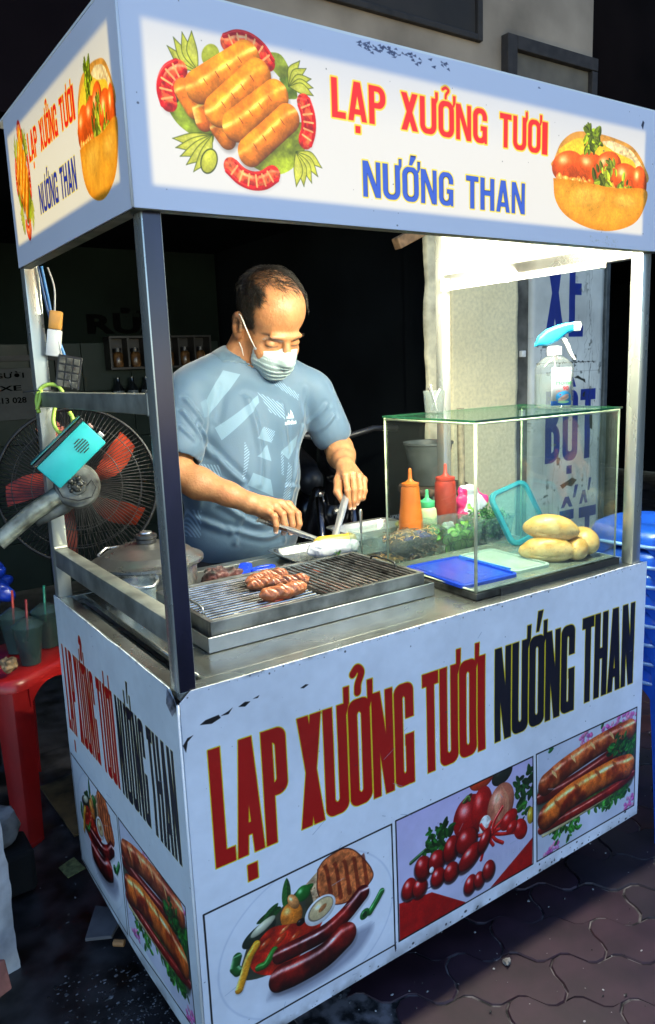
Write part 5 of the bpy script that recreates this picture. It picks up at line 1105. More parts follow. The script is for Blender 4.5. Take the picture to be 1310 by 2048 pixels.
# steel ledge and water glass under the pot
gl = empty('drinking_glass', (.108, .415, ZT)); tag(gl, 'small clear glass beside the pot, partly behind the steel post', 'glass')
CLEAR = glass_mat('clear_plastic', (.88, .93, .93), .06, body=.10); bm = NB(); lathe(bm, [(0, .002), (.024, .002), (.027, .056), (.0255, .056), (.0225, .005), (0, .005)], 24, c=(.108, .415, ZT)); obj('glass_wall', bm, CLEAR, gl, smooth=40)
bm = NB(); lathe(bm, [(0, .0055), (.022, .0055), (.024, .03), (0, .031)], 20, c=(.108, .415, ZT)); obj('ice_water', bm, glass_mat('pale_blue_water', (.65, .78, .92), .1, body=.25, bodycol=(.5, .62, .8)), gl, smooth=40)

def crumple(name, c, r, mat, colr=None, amp=.35, h=.003, k=3.0, seed=1, parent=None, fr=28, extra=None, flat=True):
    F_ = Field((c[0] - r[0] * 1.5, c[1] - r[1] * 1.5, c[2] - r[2] * 1.5), (c[0] + r[0] * 1.5, c[1] + r[1] * 1.5, c[2] + r[2] * 1.6), h)
    rg = np.random.RandomState(seed)
    F_.ell(c, (r[0] * .8, r[1] * .8, r[2] * .75), .01)
    for _ in range(9):
        d = rg.randn(3); d /= np.linalg.norm(d); p = np.array(c) + d * np.array(r) * .55; F_.ell(p, tuple(np.array(r) * (.3 + .3 * rg.rand(3))), .006, Euler(rg.rand(3) * 6).to_matrix())
    if extra: extra(F_)
    def disp(V):
        n = np.abs(n3(V, fr, 4, seed) - .5) * 2; dV = V - np.array(c); V = V + dV * ((n - .4) * amp)[:, None]
        if flat: V[:, 2] = np.maximum(V[:, 2], c[2] - r[2] * .72)
        return V
    return field_obj(name, F_, mat, parent, disp=disp, color=colr)
MAROON = pbr('maroon_cloth', (.11, .018, .014), .55, var=.7, vscale=40, bump=.003, bscale=120, thr=(.35, .65), sheen=.3)
o = crumple('cloth', (.335, .520, ZT + .016), (.055, .035, .024), MAROON, seed=4, amp=.6, fr=45); tag(o, 'crumpled dark red cloth between the pot and the blue scissors', 'cloth')
# scissors
BLUEP = pbr('blue_handle', (.01, .05, .62), .3, var=.1, vscale=30)
sci = empty('scissors', (.455, .505, ZT)); tag(sci, 'kitchen scissors with blue loop handles lying behind the grill', 'scissors')
def loop(c, a, b, ang, z, r=.004): return [(c[0] + a * math.cos(t) * math.cos(ang) - b * math.sin(t) * math.sin(ang), c[1] + a * math.cos(t) * math.sin(ang) + b * math.sin(t) * math.cos(ang), z) for t in [2 * math.pi * k / 18 for k in range(18)]]
bm = NB(); tube(bm, loop((.447, .525), .030, .013, .05, ZT + .012), .0048, 8, closed=True); obj('handle', bm, BLUEP, sci, smooth=True)
bm = NB(); tube(bm, loop((.463, .492), .030, .013, -.05, ZT + .010), .0048, 8, closed=True); obj('handle', bm, BLUEP, sci, smooth=True)
for s, d in ((1, .0), (-1, .003)):
    bm = NB(); loft(bm, [[(.485, .508 + s * .010, ZT + .008 + d), (.500, .508 + s * .002, ZT + .008 + d), (.575, .52 - s * .006, ZT + .006 + d), (.500, .508 - s * .012, ZT + .008 + d)], [(.485, .508 + s * .010, ZT + .010 + d), (.500, .508 + s * .002, ZT + .010 + d), (.575, .52 - s * .006, ZT + .008 + d), (.500, .508 - s * .012, ZT + .010 + d)]], cap0=True, cap1=True); obj('blade', bm, STEEL, sci)
bm = NB(); lathe(bm, [(0, .0), (.004, .0), (.004, .003), (0, .0035)], 12, c=(.499, .509, ZT + .013)); obj('pivot', bm, STEEL, sci)
pe = empty('blue_clip', (.405, .538, ZT)); tag(pe, 'flat blue plastic clip beside the dark red cloth', 'clip')
bm = NB(); P = rrect(-.016, .016, -.026, .026, .010); 
loft(bm, [[(x, y, z) for x, y in [(px_ * s, py_ * s) for px_, py_ in P]] for z, s in ((0, .9), (.003, 1), (.014, 1), (.017, .88))], cap0=True, cap1=True); bmesh.ops.transform(bm, matrix=Matrix.Translation((.405, .538, ZT + .004)) @ Euler((.35, 0, -.7)).to_matrix().to_4x4(), verts=bm.verts); obj('paddle', bm, BLUEP, pe, smooth=50)
bm = NB(); tube(bm, [(.392, .522, ZT + .003), (.41, .527, ZT + .004), (.425, .54, ZT + .006)], .004, 8); obj('hinge', bm, pbr('pale_blue', (.3, .42, .7), .4), pe, smooth=True)

# steel tray and the wrapped roll being filled
tr = empty('steel_tray', (.69, .56, ZT)); tag(tr, 'rectangular stainless tray under the wrapped roll behind the grill', 'tray')
bm = NB(); M = Matrix.Translation((.675, .548, ZT)) @ Matrix.Rotation(-.05, 4, 'Z')
def rl(x, y, r, z): return [M @ Vector((a, b, z)) for a, b in rrect(-x, x, -y, y, r, 5)]
loft(bm, [rl(.13, .085, .02, .0008), rl(.142, .098, .024, .018), rl(.152, .108, .028, .020), rl(.152, .108, .028, .0215), rl(.140, .096, .024, .0195), rl(.128, .083, .02, .003)], cap0=True, cap1=True); obj('tray_shell', bm, pbr('tray_steel', (.52, .55, .54), .25, .9, var=.2, vscale=12), tr, smooth=40)
bm = NB(); M2 = Matrix.Translation((.665, .490, ZT + .021))
ft = empty('foil_tray', (.775, .60, ZT)); tag(ft, 'second small steel tray with rolled rim behind the meat box', 'tray')
M = Matrix.Translation((.83, .612, ZT + .022)) @ Matrix.Rotation(-.05, 4, 'Z'); bm = NB()
loft(bm, [rl(.085, .050, .02, .0008), rl(.098, .060, .024, .022), rl(.106, .068, .028, .024), rl(.106, .068, .028, .0255), rl(.096, .058, .024, .0235), rl(.083, .048, .02, .003)], cap0=True, cap1=True); obj('tray_shell', bm, STEEL, ft, smooth=40)
BREAD = attr_mat('bread_crust', rough=.42, bump=.0012, bscale=120, sss=.08, coat=.22)
def crustcol(V, top=(.62, .29, .070), low=(.72, .46, .20), seed=0):
    zz = (V[:, 2] - V[:, 2].min()) / (np.ptp(V[:, 2]) + 1e-9); n = n3(V, 55, 3, seed); n2 = n3(V, 300, 2, seed + 3)
    t = np.clip(zz * 1.3 - .25 + (n - .5) * 1.3, 0, 1)[:, None]; c = np.array(low) * (1 - t) + np.array(top) * t
    sp_ = np.clip((n2 - .72) * 14, 0, 1)[:, None]; return np.clip(c * (1 - .45 * sp_), 0, 1)
wr = empty('wrapped_roll', (.625, .500, ZT + .02)); tag(wr, 'half open yellow roll in white paper being filled with tongs', 'bread roll')
ax = Vector((.86, -.30, .06)).normalized(); c = Vector((.640, .497, ZT + .046)); F_ = Field(c - Vector((.09, .07, .05)), c + Vector((.09, .07, .06)), .0022)
F_.cap(c - ax * .034 + Vector((0, .006, .006)), c + ax * .042 + Vector((0, .006, .004)), .019, .017, .006); F_.cap(c - ax * .046 + Vector((.0, .012, .022)), c + ax * .03 + Vector((0, .01, .020)), .004, .004, .006, sub=True)
field_obj('roll', F_, BREAD, wr, color=lambda V: crustcol(V, (.76, .45, .04), (.78, .52, .10)))
PAPER = pbr('white_paper', (.55, .55, .60), .6, var=.08, vscale=40, bump=.0015, bscale=70)
F_ = Field(c - Vector((.09, .07, .055)), c + Vector((.09, .07, .06)), .0022); F_.cap(c - ax * .038 + Vector((0, -.002, -.008)), c + ax * .040 + Vector((0, -.003, -.010)), .027, .021, .006); F_.ell(c - ax * .060 + Vector((0, -.004, -.004)), (.020, .014, .018), .01)
F_.cap(c - ax * .07 + Vector((0, .02, .016)), c + ax * .07 + Vector((0, .022, .014)), .019, .018, .004, sub=True)
field_obj('paper_wrap', F_, PAPER, wr, disp=lambda V: V + (V - np.array(c)) * (((np.abs(n3(V, 50, 3, 2) - .5)) - .2) * .28)[:, None])
SALAD = attr_mat('salad_green', rough=.5, coat=.1)

# tongs
def tongs(label, hinge, tip, up, spread, wid=.011, curve=.0):
    g = empty('tongs', hinge); a, b = Vector(hinge), Vector(tip); d = (b - a).normalized(); up = Vector(up); up = (up - d * up.dot(d)).normalized(); sd = d.cross(up); L_ = (b - a).length
    for s in (1, -1):
        bm = NB(); loops = []
        for t, w, o in ((0, .55, .12), (.06, .9, .45), (.2, 1, .8), (.5, 1.05, 1.0), (.78, .85, .75), (.9, 1.0, .45), (1.0, .8, .18)):
            c = a + d * L_ * t + up * s * spread * o; n = 5; ring = []
            for k in range(n): q = (k / (n - 1) - .5) * 2; ring.append(c + sd * wid * w * q * .5 + up * s * (.0028 * (1 - q * q)))
            for k in range(n): q = -(k / (n - 1) - .5) * 2; ring.append(c + sd * wid * w * q * .5 + up * s * (.0028 * (1 - q * q) - .0011))
            loops.append(ring)
        loft(bm, loops, cap0=True, cap1=True); arm = obj('arm', bm, STEEL, g, smooth=40)
        for k in range(6):
            c = a + d * L_ * (.84 + .027 * k) + up * s * spread * (.62 - .08 * k) - up * s * .0012; bm = NB(); tube(bm, [c - sd * wid * .42, c + sd * wid * .42], .0009, 5); tt_ = obj('tooth', bm, STEEL_DARK, arm)
    bm = NB(); tube(bm, [a - sd * wid * .4, a + sd * wid * .4], .0045, 10); obj('hinge', bm, STEEL, g, smooth=40)
    return tag(g, label, 'tongs', 'steel tongs in his hands')
tongs("steel tongs lying along the man's lower hand with jagged jaws at the roll", (.506, .640, .856), (.622, .520, .802), (.30, -.5, .8), .0050, wid=.017)
tongs('upright steel tongs pinched from above by the raised hand, tips in the roll', (.792, .652, .890), (.660, .530, .800), (-.6, -.8, .1), .0055, wid=.019)

# ------------------------------------------------------------------ display case
th = -.017; CM = Matrix.Translation((.671, .043, 0)) @ Matrix.Rotation(th, 4, 'Z'); CW, CD, CZ0, CZ1 = .447, .292, .766, 1.112
case = empty('glass_case', (.671, .043, ZT)); tag(case, 'clear glass display case with pale edges at the right end of the counter', 'display case')
def cbox(bm, *a, **k): box(bm, *a, M=CM, **k)
GLASS = glass_mat('sheet_glass', (.95, .98, .965), .01, refl=.14, body=.018, bodycol=(.5, .55, .5)); GTOP = glass_mat('green_top_glass', (.82, .92, .86), .01, body=.012, bodycol=(.2, .5, .35))
EDG = pbr('pale_edge_bead', (.70, .76, .50), .3, var=.25, vscale=40, trans=.0); GEDG = pbr('green_glass_edge', (.03, .16, .08), .1, var=.3, vscale=30, coat=.5)
for nm, a in (('front_glass', (.004, CW - .004, 0, .004)), ('side_glass', (0, .0035, .0045, CD)), ('side_glass', (CW - .0035, CW, .0045, CD)), ):
    bm = NB(); cbox(bm, a[0], a[1], a[2], a[3], CZ0, CZ1 - .002); obj(nm, bm, GLASS, case)
bm = NB(); cbox(bm, -.003, CW + .003, -.003, CD + .002, CZ1, CZ1 + .0045); obj('top_glass', bm, GTOP, case)
bm = NB(); cbox(bm, -.0042, CW + .0042, -.0042, -.0031, CZ1 + .0002, CZ1 + .0043); cbox(bm, -.0042, -.0031, -.0030, CD + .002, CZ1 + .0002, CZ1 + .0043); cbox(bm, CW + .0031, CW + .0042, -.003, CD + .002, CZ1 + .0002, CZ1 + .0043); cbox(bm, -.003, CW + .003, CD + .0021, CD + .0032, CZ1 + .0002, CZ1 + .0043); obj('top_edge', bm, GEDG, case)
for nm, p, q in (('edge_bead', (.001, .001, CZ0), (.001, .001, CZ1 - .001)), ('edge_bead', (CW - .001, .001, CZ0), (CW - .001, .001, CZ1 - .001)), ('edge_bead', (.001, CD, CZ0), (.001, CD, CZ1 - .001)), ('edge_bead', (CW - .001, CD, CZ0), (CW - .001, CD, CZ1 - .001)),
                 ('edge_bead', (.004, .0, CZ1 - .0035), (CW - .004, .0, CZ1 - .0035)), ('edge_bead', (.0, .004, CZ1 - .0035), (.0, CD - .003, CZ1 - .0035)), ('edge_bead', (.004, .0, CZ0 + .003), (CW - .004, .0, CZ0 + .003)), ('edge_bead', (.0, .004, CZ0 + .003), (.0, CD - .003, CZ0 + .003)), ('edge_bead', (CW, .004, CZ1 - .0035), (CW, CD - .003, CZ1 - .0035))):
    bm = NB(); r_ = .0034 if (p[0] < .01 and p[1] < .01 and q[2] > 1 and p[2] < .8) else .0021
    tube(bm, [CM @ Vector(p), CM @ Vector(q)], r_, 8); obj(nm, bm, EDG, case, smooth=True)
bm = NB(); cbox(bm, -.004, CW + .004, -.006, CD + .003, ZT + .0002, CZ0 - .001, bevel=.0015); obj('base_frame', bm, SOOT, case)
bm = NB(); cbox(bm, .062, CW + .0045, -.0085, -.0065, ZT - .012, CZ0 - .001); obj('black_strip', bm, BLACK_PL, case)
bm = NB(); cbox(bm, .002, CW - .002, .005, CD - .002, CZ0 - .0009, CZ0 + .0012); obj('base_glass', bm, pbr('case_floor', (.42, .46, .42), .14, .5, var=.3, vscale=8), case)
CZ = CZ0 + .0014
# rolls in the case
def roll(i, c, ax, ln, r, label, tint=0.0):
    ax = Vector(ax).normalized(); c = Vector(c); g = empty('bread_roll', c - Vector((0, 0, r))); F_ = Field(c - Vector((.1, .1, .06)), c + Vector((.1, .1, .06)), .0024)
    n = 6
    for k in range(n):
        t0, t1 = -1 + 2 * k / n, -1 + 2 * (k + 1) / n; rr0, rr1 = [r * (1 - .55 * abs(t) ** 2.3) for t in (t0, t1)]; L2 = ln / 2 - r * .62
        F_.cap(c + ax * L2 * t0 + Vector((0, 0, -.004 * t0 * t0)), c + ax * L2 * t1 + Vector((0, 0, -.004 * t1 * t1)), rr0, rr1, .012)
    sd_ = ax.cross(Vector((0, 0, 1))); [F_.cap(c - ax * ln * .27 + sg_ * sd_ * r * .93 + Vector((0, 0, -r * .34)), c + ax * ln * .27 + sg_ * sd_ * r * .93 + Vector((0, 0, -r * .42)), .0014, .0014, .003, sub=True) for sg_ in (-1, 1)]
    field_obj('crust', F_, BREAD, g, smooth_it=2, disp=lambda V: V + (V - np.array(c)) * ((n3(V, 18, 2, i * 3.3) - .5) * .06)[:, None], color=lambda V: crustcol(V, (.64, .31, .070), (.78, .55, .26), i * 2.7))
    return tag(g, label, 'bread roll', 'bread rolls in the glass case')
roll(1, (.976, .117, CZ + .026), (.66, -.75, 0), .140, .0275, 'golden bread roll at the bottom left of the pile in the glass case')
roll(2, (.994, .122, CZ + .074), (.68, -.73, -.08), .138, .0285, 'golden bread roll lying on top of the pile in the glass case')
roll(3, (1.036, .082, CZ + .024), (.72, .66, 0), .070, .0235, 'pale bread roll end-on between the two stacked rolls and the right one')
roll(4, (1.084, .100, CZ + .032), (.25, .95, 0.1), .095, .0290, 'bread roll at the right end of the pile against the glass')
# lids lying flat
def lid(label, cx, cy, z, w, d, ang, mat, tilt=(0, 0), name='box_lid', rim=.004, clips=None, h=.007, rr=.014):
    g = empty(name, (cx, cy, z), (tilt[0], tilt[1], ang)); bm = NB()
    L = lambda s, zz, r_=rr: [(x, y, zz) for x, y in rrect(-w / 2 + s, w / 2 - s, -d / 2 + s, d / 2 - s, max(.003, r_ - s * .6), 5)]
    loft(bm, [L(0, 0), L(0, h), L(.002, h + .0012), L(rim * 1.6, h + .001), L(rim * 1.9, h - .003), L(rim * 3.6, h - .003), L(rim * 4.0, h - .001), L(rim * 4.4, h - .001)], cap1=True); 
    obj('lid_panel', bm, mat, g, smooth=35, world_space=False)
    if clips:
        for yy in (-d / 2 - .003, d / 2 + .003):
            bm = NB(); box(bm, -w * .28, w * .28, yy - .004, yy + .004, .0, .006, bevel=.0015); obj('clip', bm, clips, g, world_space=False)
    return tag(g, label, 'lid')
BLID = pbr('blue_lid', (.012, .06, .58), .25, var=.1, vscale=20, coat=.2); BCLIP = pbr('light_blue_clip', (.08, .34, .85), .3, var=.1)
MILK = glass_mat('milky_plastic', (.85, .93, .92), .12, body=.42, bodycol=(.62, .74, .70)); TEAL = glass_mat('teal_plastic', (.25, .72, .85), .1, body=.42, bodycol=(.05, .48, .66)); TEALC = glass_mat('teal_window', (.55, .85, .90), .1, body=.22, bodycol=(.2, .6, .68))
lid('blue plastic box lid lying flat in the front left corner of the glass case', .752, .172, CZ, .158, .205, -.06, BLID, clips=None)
lid('frosted clear box lid lying flat in the middle of the glass case', .888, .172, CZ + .0003, .112, .195, -.05, MILK, clips=None)
bm = NB(); box(bm, .8275, .8305, .095, .255, CZ + .001, CZ + .012); tag(obj('lid_clip', bm, BCLIP), 'light blue snap strip on the left edge of the frosted lid', 'clip')
# teal lid leaning
g = empty('teal_lid', (1.083, .262, CZ + .008), (R(66), R(-13), R(-4))); tag(g, 'translucent teal box lid leaning upright behind the bread rolls', 'lid')
bm = NB(); w, d = .130, .150
def LL(s, zz): return [(x, y + d / 2, zz) for x, y in rrect(-w / 2 + s, w / 2 - s, -d / 2 + s, d / 2 - s, .026 - s * .8, 6)]
loft(bm, [LL(.0, 0), LL(.0, .010), LL(.003, .012), LL(.010, .012), LL(.013, .006)]); obj('rim', bm, TEAL, g, smooth=35, world_space=False)
bm = NB(); loft(bm, [LL(.0131, .006), LL(.016, .005), LL(.020, .0052)], cap1=True); obj('panel', bm, TEALC, g, smooth=35, world_space=False)

# plastic boxes with fillings
CONT = glass_mat('container_plastic', (.90, .95, .94), .06, refl=.12, body=.07, bodycol=(.62, .74, .72))
def container(label, x0, x1, y0, y1, z, h, name='plastic_box', ang=0.0, mat=CONT):
    cx, cy = (x0 + x1) / 2, (y0 + y1) / 2; w, d = x1 - x0, y1 - y0; g = empty(name, (cx, cy, z), (0, 0, ang)); bm = NB()
    L = lambda s, zz: [(x, y, zz) for x, y in rrect(-w / 2 + s, w / 2 - s, -d / 2 + s, d / 2 - s, .016, 5)]
    loft(bm, [L(.012, .0005), L(.009, .004), L(.002, h - .004), L(-.003, h - .003), L(-.004, h), L(0, h + .001), L(.001, h - .004), L(.010, .006), L(.013, .003)], cap0=True, cap1=True)
    obj('box_wall', bm, mat, g, smooth=40, world_space=False); return tag(g, label, 'box')
def heap(g, name, mat, w, d, z0, z1, pieces, mk):
    bm = NB()
    for k in range(pieces): mk(bm, rng.uniform(-w / 2, w / 2), rng.uniform(-d / 2, d / 2), rng.uniform(z0, z1), k)
    o = obj(name, bm, mat, g, smooth=40, world_space=False); o['kind'] = 'stuff'; return o
mb = container('long clear plastic box of shredded pork between grill and cucumber box', .655, .858, .345, .475, ZT, .082)
FLOSS = pbr('shredded_pork', (.26, .17, .125), .8, var=.5, vscale=120, thr=(.3, .7), det=8); 
def strand(bm, x, y, z, k):
    a = rng.uniform(0, 6.28); l = rng.uniform(.006, .016); e = rng.uniform(-.5, .5); p = Vector((x, y, z)); q = p + Vector((math.cos(a) * l, math.sin(a) * l, e * l)); m_ = (p + q) / 2 + Vector((rng.uniform(-.003, .003), rng.uniform(-.003, .003), .002)); tube(bm, [p, m_, q], .0011, 3, caps=False)
bm = NB(); F_ = Field((-.02, -.06, 0), (.1, .06, .09), .004); F_.ell((.045, 0, .036), (.050, .050, .036), .01)
field_obj('filling', F_, FLOSS, mb, local=True, disp=lambda V: V * np.array((.92, 1, 1)) + (n3(V, 120, 3)[:, None] - .5) * .006)
heap(mb, 'shreds', pbr('pork_strands', (.30, .20, .15), .8, var=.5, vscale=200), .082, .09, .058, .072, 700, lambda bm, x, y, z, k: strand(bm, x + .045, y, z - .25 * abs(y) - .2 * abs(x), k))
heap(mb, 'side_shreds', pbr('pork_strands_dark', (.22, .15, .115), .8, var=.5, vscale=200), .085, .002, .012, .060, 420, lambda bm, x, y, z, k: strand(bm, x + .045, -.050 + y, z, k))
heap(mb, 'crumbs', pbr('orange_crumbs', (.70, .36, .12), .7, var=.4, vscale=100), .10, .10, .006, .012, 160, lambda bm, x, y, z, k: strand(bm, x - .045, y, z, k))
heap(mb, 'rim_crumbs', pbr('rim_crumbs', (.62, .34, .14), .7), .17, .002, .066, .084, 60, lambda bm, x, y, z, k: strand(bm, x, -.0635 + y, z, k))
def slice_(bm, x, y, z, k, r=.015):
    M = Matrix.Translation((x, y, z)) @ Euler((rng.uniform(-1.3, 1.3), rng.uniform(-1.0, 1.0), rng.uniform(0, 6))).to_matrix().to_4x4(); rr_ = r * rng.uniform(.8, 1.1)
    lathe(bm, [(0, 0), (rr_ * .90, 0)], 18, M=M, mi=1); lathe(bm, [(0, .0018), (rr_ * .90, .0018)], 18, M=M, mi=1); lathe(bm, [(rr_ * .90, 0), (rr_, .0003), (rr_, .0015), (rr_ * .90, .0018)], 18, M=M, mi=0)
    lathe(bm, [(0, .0022), (rr_ * .5, .0020)], 14, M=M, mi=2); lathe(bm, [(0, -.0004), (rr_ * .5, -.0002)], 14, M=M, mi=2)
CUK = [pbr('cucumber_skin', (.015, .13, .02), .3, var=.3, vscale=80), pbr('cucumber_flesh', (.22, .48, .09), .3, var=.15, vscale=100, sss=.1, coat=.2), pbr('cucumber_core', (.38, .62, .18), .3, var=.3, vscale=300)]
cb = container('clear plastic box filled with cucumber slices behind the flat lids', .872, 1.020, .350, .475, ZT, .074, ang=-.03)
bmc = []
for k in range(46):
    face = k < 18; bm = NB(); slice_(bm, rng.uniform(-.058, .058), -.047 if face else rng.uniform(-.045, .045), rng.uniform(.014, .052) if face else rng.uniform(.03, .056), k)
    if face: 
        bm.free(); bm = NB(); cx_, cz_ = -.052 + .0118 * (k % 9) + rng.uniform(-.003, .003), .016 + .024 * (k // 9) + rng.uniform(-.004, .004); M = Matrix.Translation((cx_, -.049 + rng.uniform(0, .004), cz_)) @ Euler((R(90) + rng.uniform(-.35, .35), rng.uniform(-.4, .4), rng.uniform(-.3, .3))).to_matrix().to_4x4(); r_ = .0145 * rng.uniform(.85, 1.1)
        lathe(bm, [(0, 0), (r_ * .88, 0)], 18, M=M, mi=1); lathe(bm, [(0, .0018), (r_ * .88, .0018)], 18, M=M, mi=1); lathe(bm, [(r_ * .88, 0), (r_, .0003), (r_, .0015), (r_ * .88, .0018)], 18, M=M, mi=0); lathe(bm, [(0, .0021), (r_ * .5, .0020)], 14, M=M, mi=2)
    obj('cucumber_slice', bm, CUK, cb, smooth=40, world_space=False)
hb = container('square clear plastic box of coriander leaves beside the teal lid', 1.024, 1.135, .350, .455, ZT, .072)
def leafq(bm, x, y, z, k, s=.010):
    M = Matrix.Translation((x, y, z)) @ Euler((rng.uniform(-1.4, 1.4), rng.uniform(-1.4, 1.4), rng.uniform(0, 6))).to_matrix().to_4x4(); s = s * rng.uniform(.6, 1.3)
    P = [(0, 0, 0), (.35, .25, .05), (.5, .6, .12), (.15, .5, .06), (.0, 1, 0), (-.15, .5, .06), (-.5, .6, .12), (-.35, .25, .05)]; vs_ = [bm.verts.new(M @ Vector((a * s, b * s, c_ * s))) for a, b, c_ in P]
    bm.faces.new((vs_[0], vs_[1], vs_[2], vs_[3])); bm.faces.new((vs_[0], vs_[3], vs_[4], vs_[5])); bm.faces.new((vs_[0], vs_[5], vs_[6], vs_[7]))
HERB = pbr('coriander_leaf', (.05, .20, .03), .45, var=.5, vscale=120); 
heap(hb, 'herb_leaves', HERB, .082, .078, .008, .082, 950, leafq); heap(hb, 'herb_stems', pbr('herb_stem', (.20, .36, .10), .5), .08, .075, .01, .085, 120, strand)
o = heap(grill, 'x', HERB, .02, .01, 0, .004, 9, lambda bm, x, y, z, k: leafq(bm, .19 + x, .118 + y, .056 + z, k)); o.name = 'herb_scrap'
# sauce bottles
def bottle(label, x, y, prof, nozzle, m1, m2, nm='sauce_bottle'):
    g = empty(nm, (x, y, ZT)); bm = NB(); lathe(bm, prof, 36, c=(x, y, ZT)); obj('bottle_body', bm, m1, g, smooth=50)
    bm = NB(); lathe(bm, nozzle, 28, c=(x, y, ZT)); obj('nozzle_cap', bm, m2, g, smooth=50); return tag(g, label, 'sauce bottle')
ORG = pbr('orange_plastic', (.80, .17, .015), .38, var=.1, vscale=20, sss=.15); REDP = pbr('red_plastic', (.48, .045, .025), .38, var=.1, vscale=20, sss=.15); CRM = pbr('cream_sauce', (.80, .76, .46), .35, var=.06, vscale=20, sss=.2); GRN = pbr('green_cap', (.12, .66, .30), .35, var=.1, vscale=20)
bottle('tall orange squeeze bottle with pointed nozzle', .846, .450, [(0, .001), (.030, .001), (.033, .005), (.033, .045), (.030, .09), (.026, .13), (.0235, .165), (.022, .172), (0, .173)], [(.0222, .1735), (.0222, .180), (.012, .183), (.0055, .190), (.0040, .215), (.0025, .218), (0, .218)], ORG, ORG)
bottle('red squeeze bottle behind the cucumber box', 1.018, .505, [(0, .001), (.027, .001), (.030, .005), (.030, .10), (.0285, .155), (.026, .162), (0, .163)], [(.0265, .1635), (.0265, .171), (.012, .174), (.0055, .182), (.0040, .205), (.0025, .208), (0, .208)], REDP, REDP)
bottle('small cream coloured bottle with green cap', .946, .500, [(0, .001), (.025, .001), (.027, .004), (.027, .075), (.025, .092), (.020, .098), (0, .099)], [(.0205, .0985), (.0215, .100), (.0215, .114), (.012, .117), (.0055, .124), (.0038, .145), (0, .146)], CRM, GRN)
# bags behind
g = empty('packet', (1.12, .56, ZT)); tag(g, 'crumpled pink and white tissue packet with green leaf print behind the bottles', 'packet')
pk = Canvas(0, 0, .2, .14, 2600, (.80, .80, .83)); pk.poly(arc([(0, 0), (.04, .05), (.07, .10), (.05, .14), (0, .14), (0, 0)], 5), (.90, .15, .45)); pk.poly(arc([(.12, .14), (.13, .09), (.17, .06), (.2, .07), (.2, .14), (.12, .14)], 5), (.92, .18, .48)); pk.poly(arc([(.06, .0), (.08, .04), (.13, .05), (.18, .0), (.06, 0)], 5), (.9, .3, .5))
for k in range(9): pk.leaf(.05 + .013 * k, .03 + .02 * math.sin(k * 2), .032, .010, .4 + k, (.45, .70, .18))
typeset(pk, 'Sakura', .135, .10, .045, .018, (1, 1, 1), .01); typeset(pk, 'Sakura', .02, .115, .04, .016, (1, 1, 1), .01)
PKM, *_r = planar_print('packet_print', pk.image('packet_print'), 0, 1.04, ZT, .17, .155, rough=.25, bump=.001)
crumple('wrapper', (1.122, .515, ZT + .072), (.068, .034, .074), PKM, seed=9, amp=.35, fr=26, h=.004, parent=g)
BAG = glass_mat('thin_clear_bag', (.86, .92, .93), .10, body=.28, bodycol=(.75, .80, .86))
o = crumple('plastic_bag', (1.155, .455, ZT + .034), (.020, .03, .038), BAG, seed=3, amp=.7, fr=40, h=.003); tag(o, 'crumpled clear plastic bag in front of the pink packet', 'plastic bag')
o = crumple('plastic_bag', (.955, .430, ZT + .052), (.035, .012, .018), BAG, seed=13, amp=.7, fr=50, h=.0025, flat=False); tag(o, 'scrap of clear film drooping over the rim between cream and red bottles', 'plastic film')
o = crumple('sauce_bag', (.905, .54, ZT + .040), (.032, .030, .046), pbr('yellow_pickles', (.46, .38, .06), .35, var=.5, vscale=60, coat=.4), seed=15, amp=.4, h=.003); tag(o, 'bag of yellow green pickles between the orange and cream bottles', 'bag')
# spoon sticking out of the meat box
g = empty('spoon', (.690, .452, ZT + .02)); bm = NB(); loft(bm, [[(.690 + a, .455 + b, ZT + z) for a, b in ((-w_, 0), (0, -.001), (w_, 0), (0, .0012))] for z, w_ in ((.02, .003), (.07, .0028), (.105, .0045), (.125, .0055), (.132, .003))], cap0=True, cap1=True); obj('spoon_handle', bm, STEEL, g, smooth=True); bm = NB(); lathe(bm, [(0, -.004), (.008, -.002), (.011, .002), (.010, .0025), (.0, -.002)], 16, c=(.690, .452, ZT + .014)); obj('spoon_bowl', bm, STEEL, g, smooth=True); tag(g, 'steel spoon standing in the shredded pork box', 'spoon')
# on the case: spray bottle and straw glass
sb = empty('spray_bottle', (1.015, .135, CZ1 + .005)); tag(sb, 'clear spray bottle of alcohol with light blue trigger head on the glass case', 'spray bottle')
ca_, sa_ = math.cos(-.3), math.sin(-.3); SM = Matrix.Translation((1.012, .135, CZ1 + .0048)) @ Matrix.Rotation(-.68, 4, 'Z')
def SL(w, d, r, z): return [SM @ Vector((x, y, z)) for x, y in rrect(-w, w, -d, d, r, 6)]
BT = glass_mat('clear_bottle', (.93, .96, .95), .03, refl=.1, body=.07, bodycol=(.5, .55, .52)); LIQ = glass_mat('clear_liquid', (.92, .95, .94), .02, body=.05, bodycol=(.5, .55, .52))
bm = NB(); loft(bm, [SL(.036, .024, .022, .0005), SL(.041, .028, .026, .004), SL(.0425, .029, .027, .012), SL(.0425, .029, .027, .088), SL(.039, .027, .025, .100), SL(.026, .021, .020, .112), SL(.0145, .0145, .0142, .118), SL(.0145, .0145, .0142, .124)], cap0=True); obj('bottle_shell', bm, BT, sb, smooth=50)
bm = NB(); loft(bm, [SL(.034, .022, .020, .003), SL(.0395, .0265, .024, .006), SL(.0405, .0272, .025, .078)], cap0=True, cap1=True); obj('liquid', bm, LIQ, sb, smooth=50)
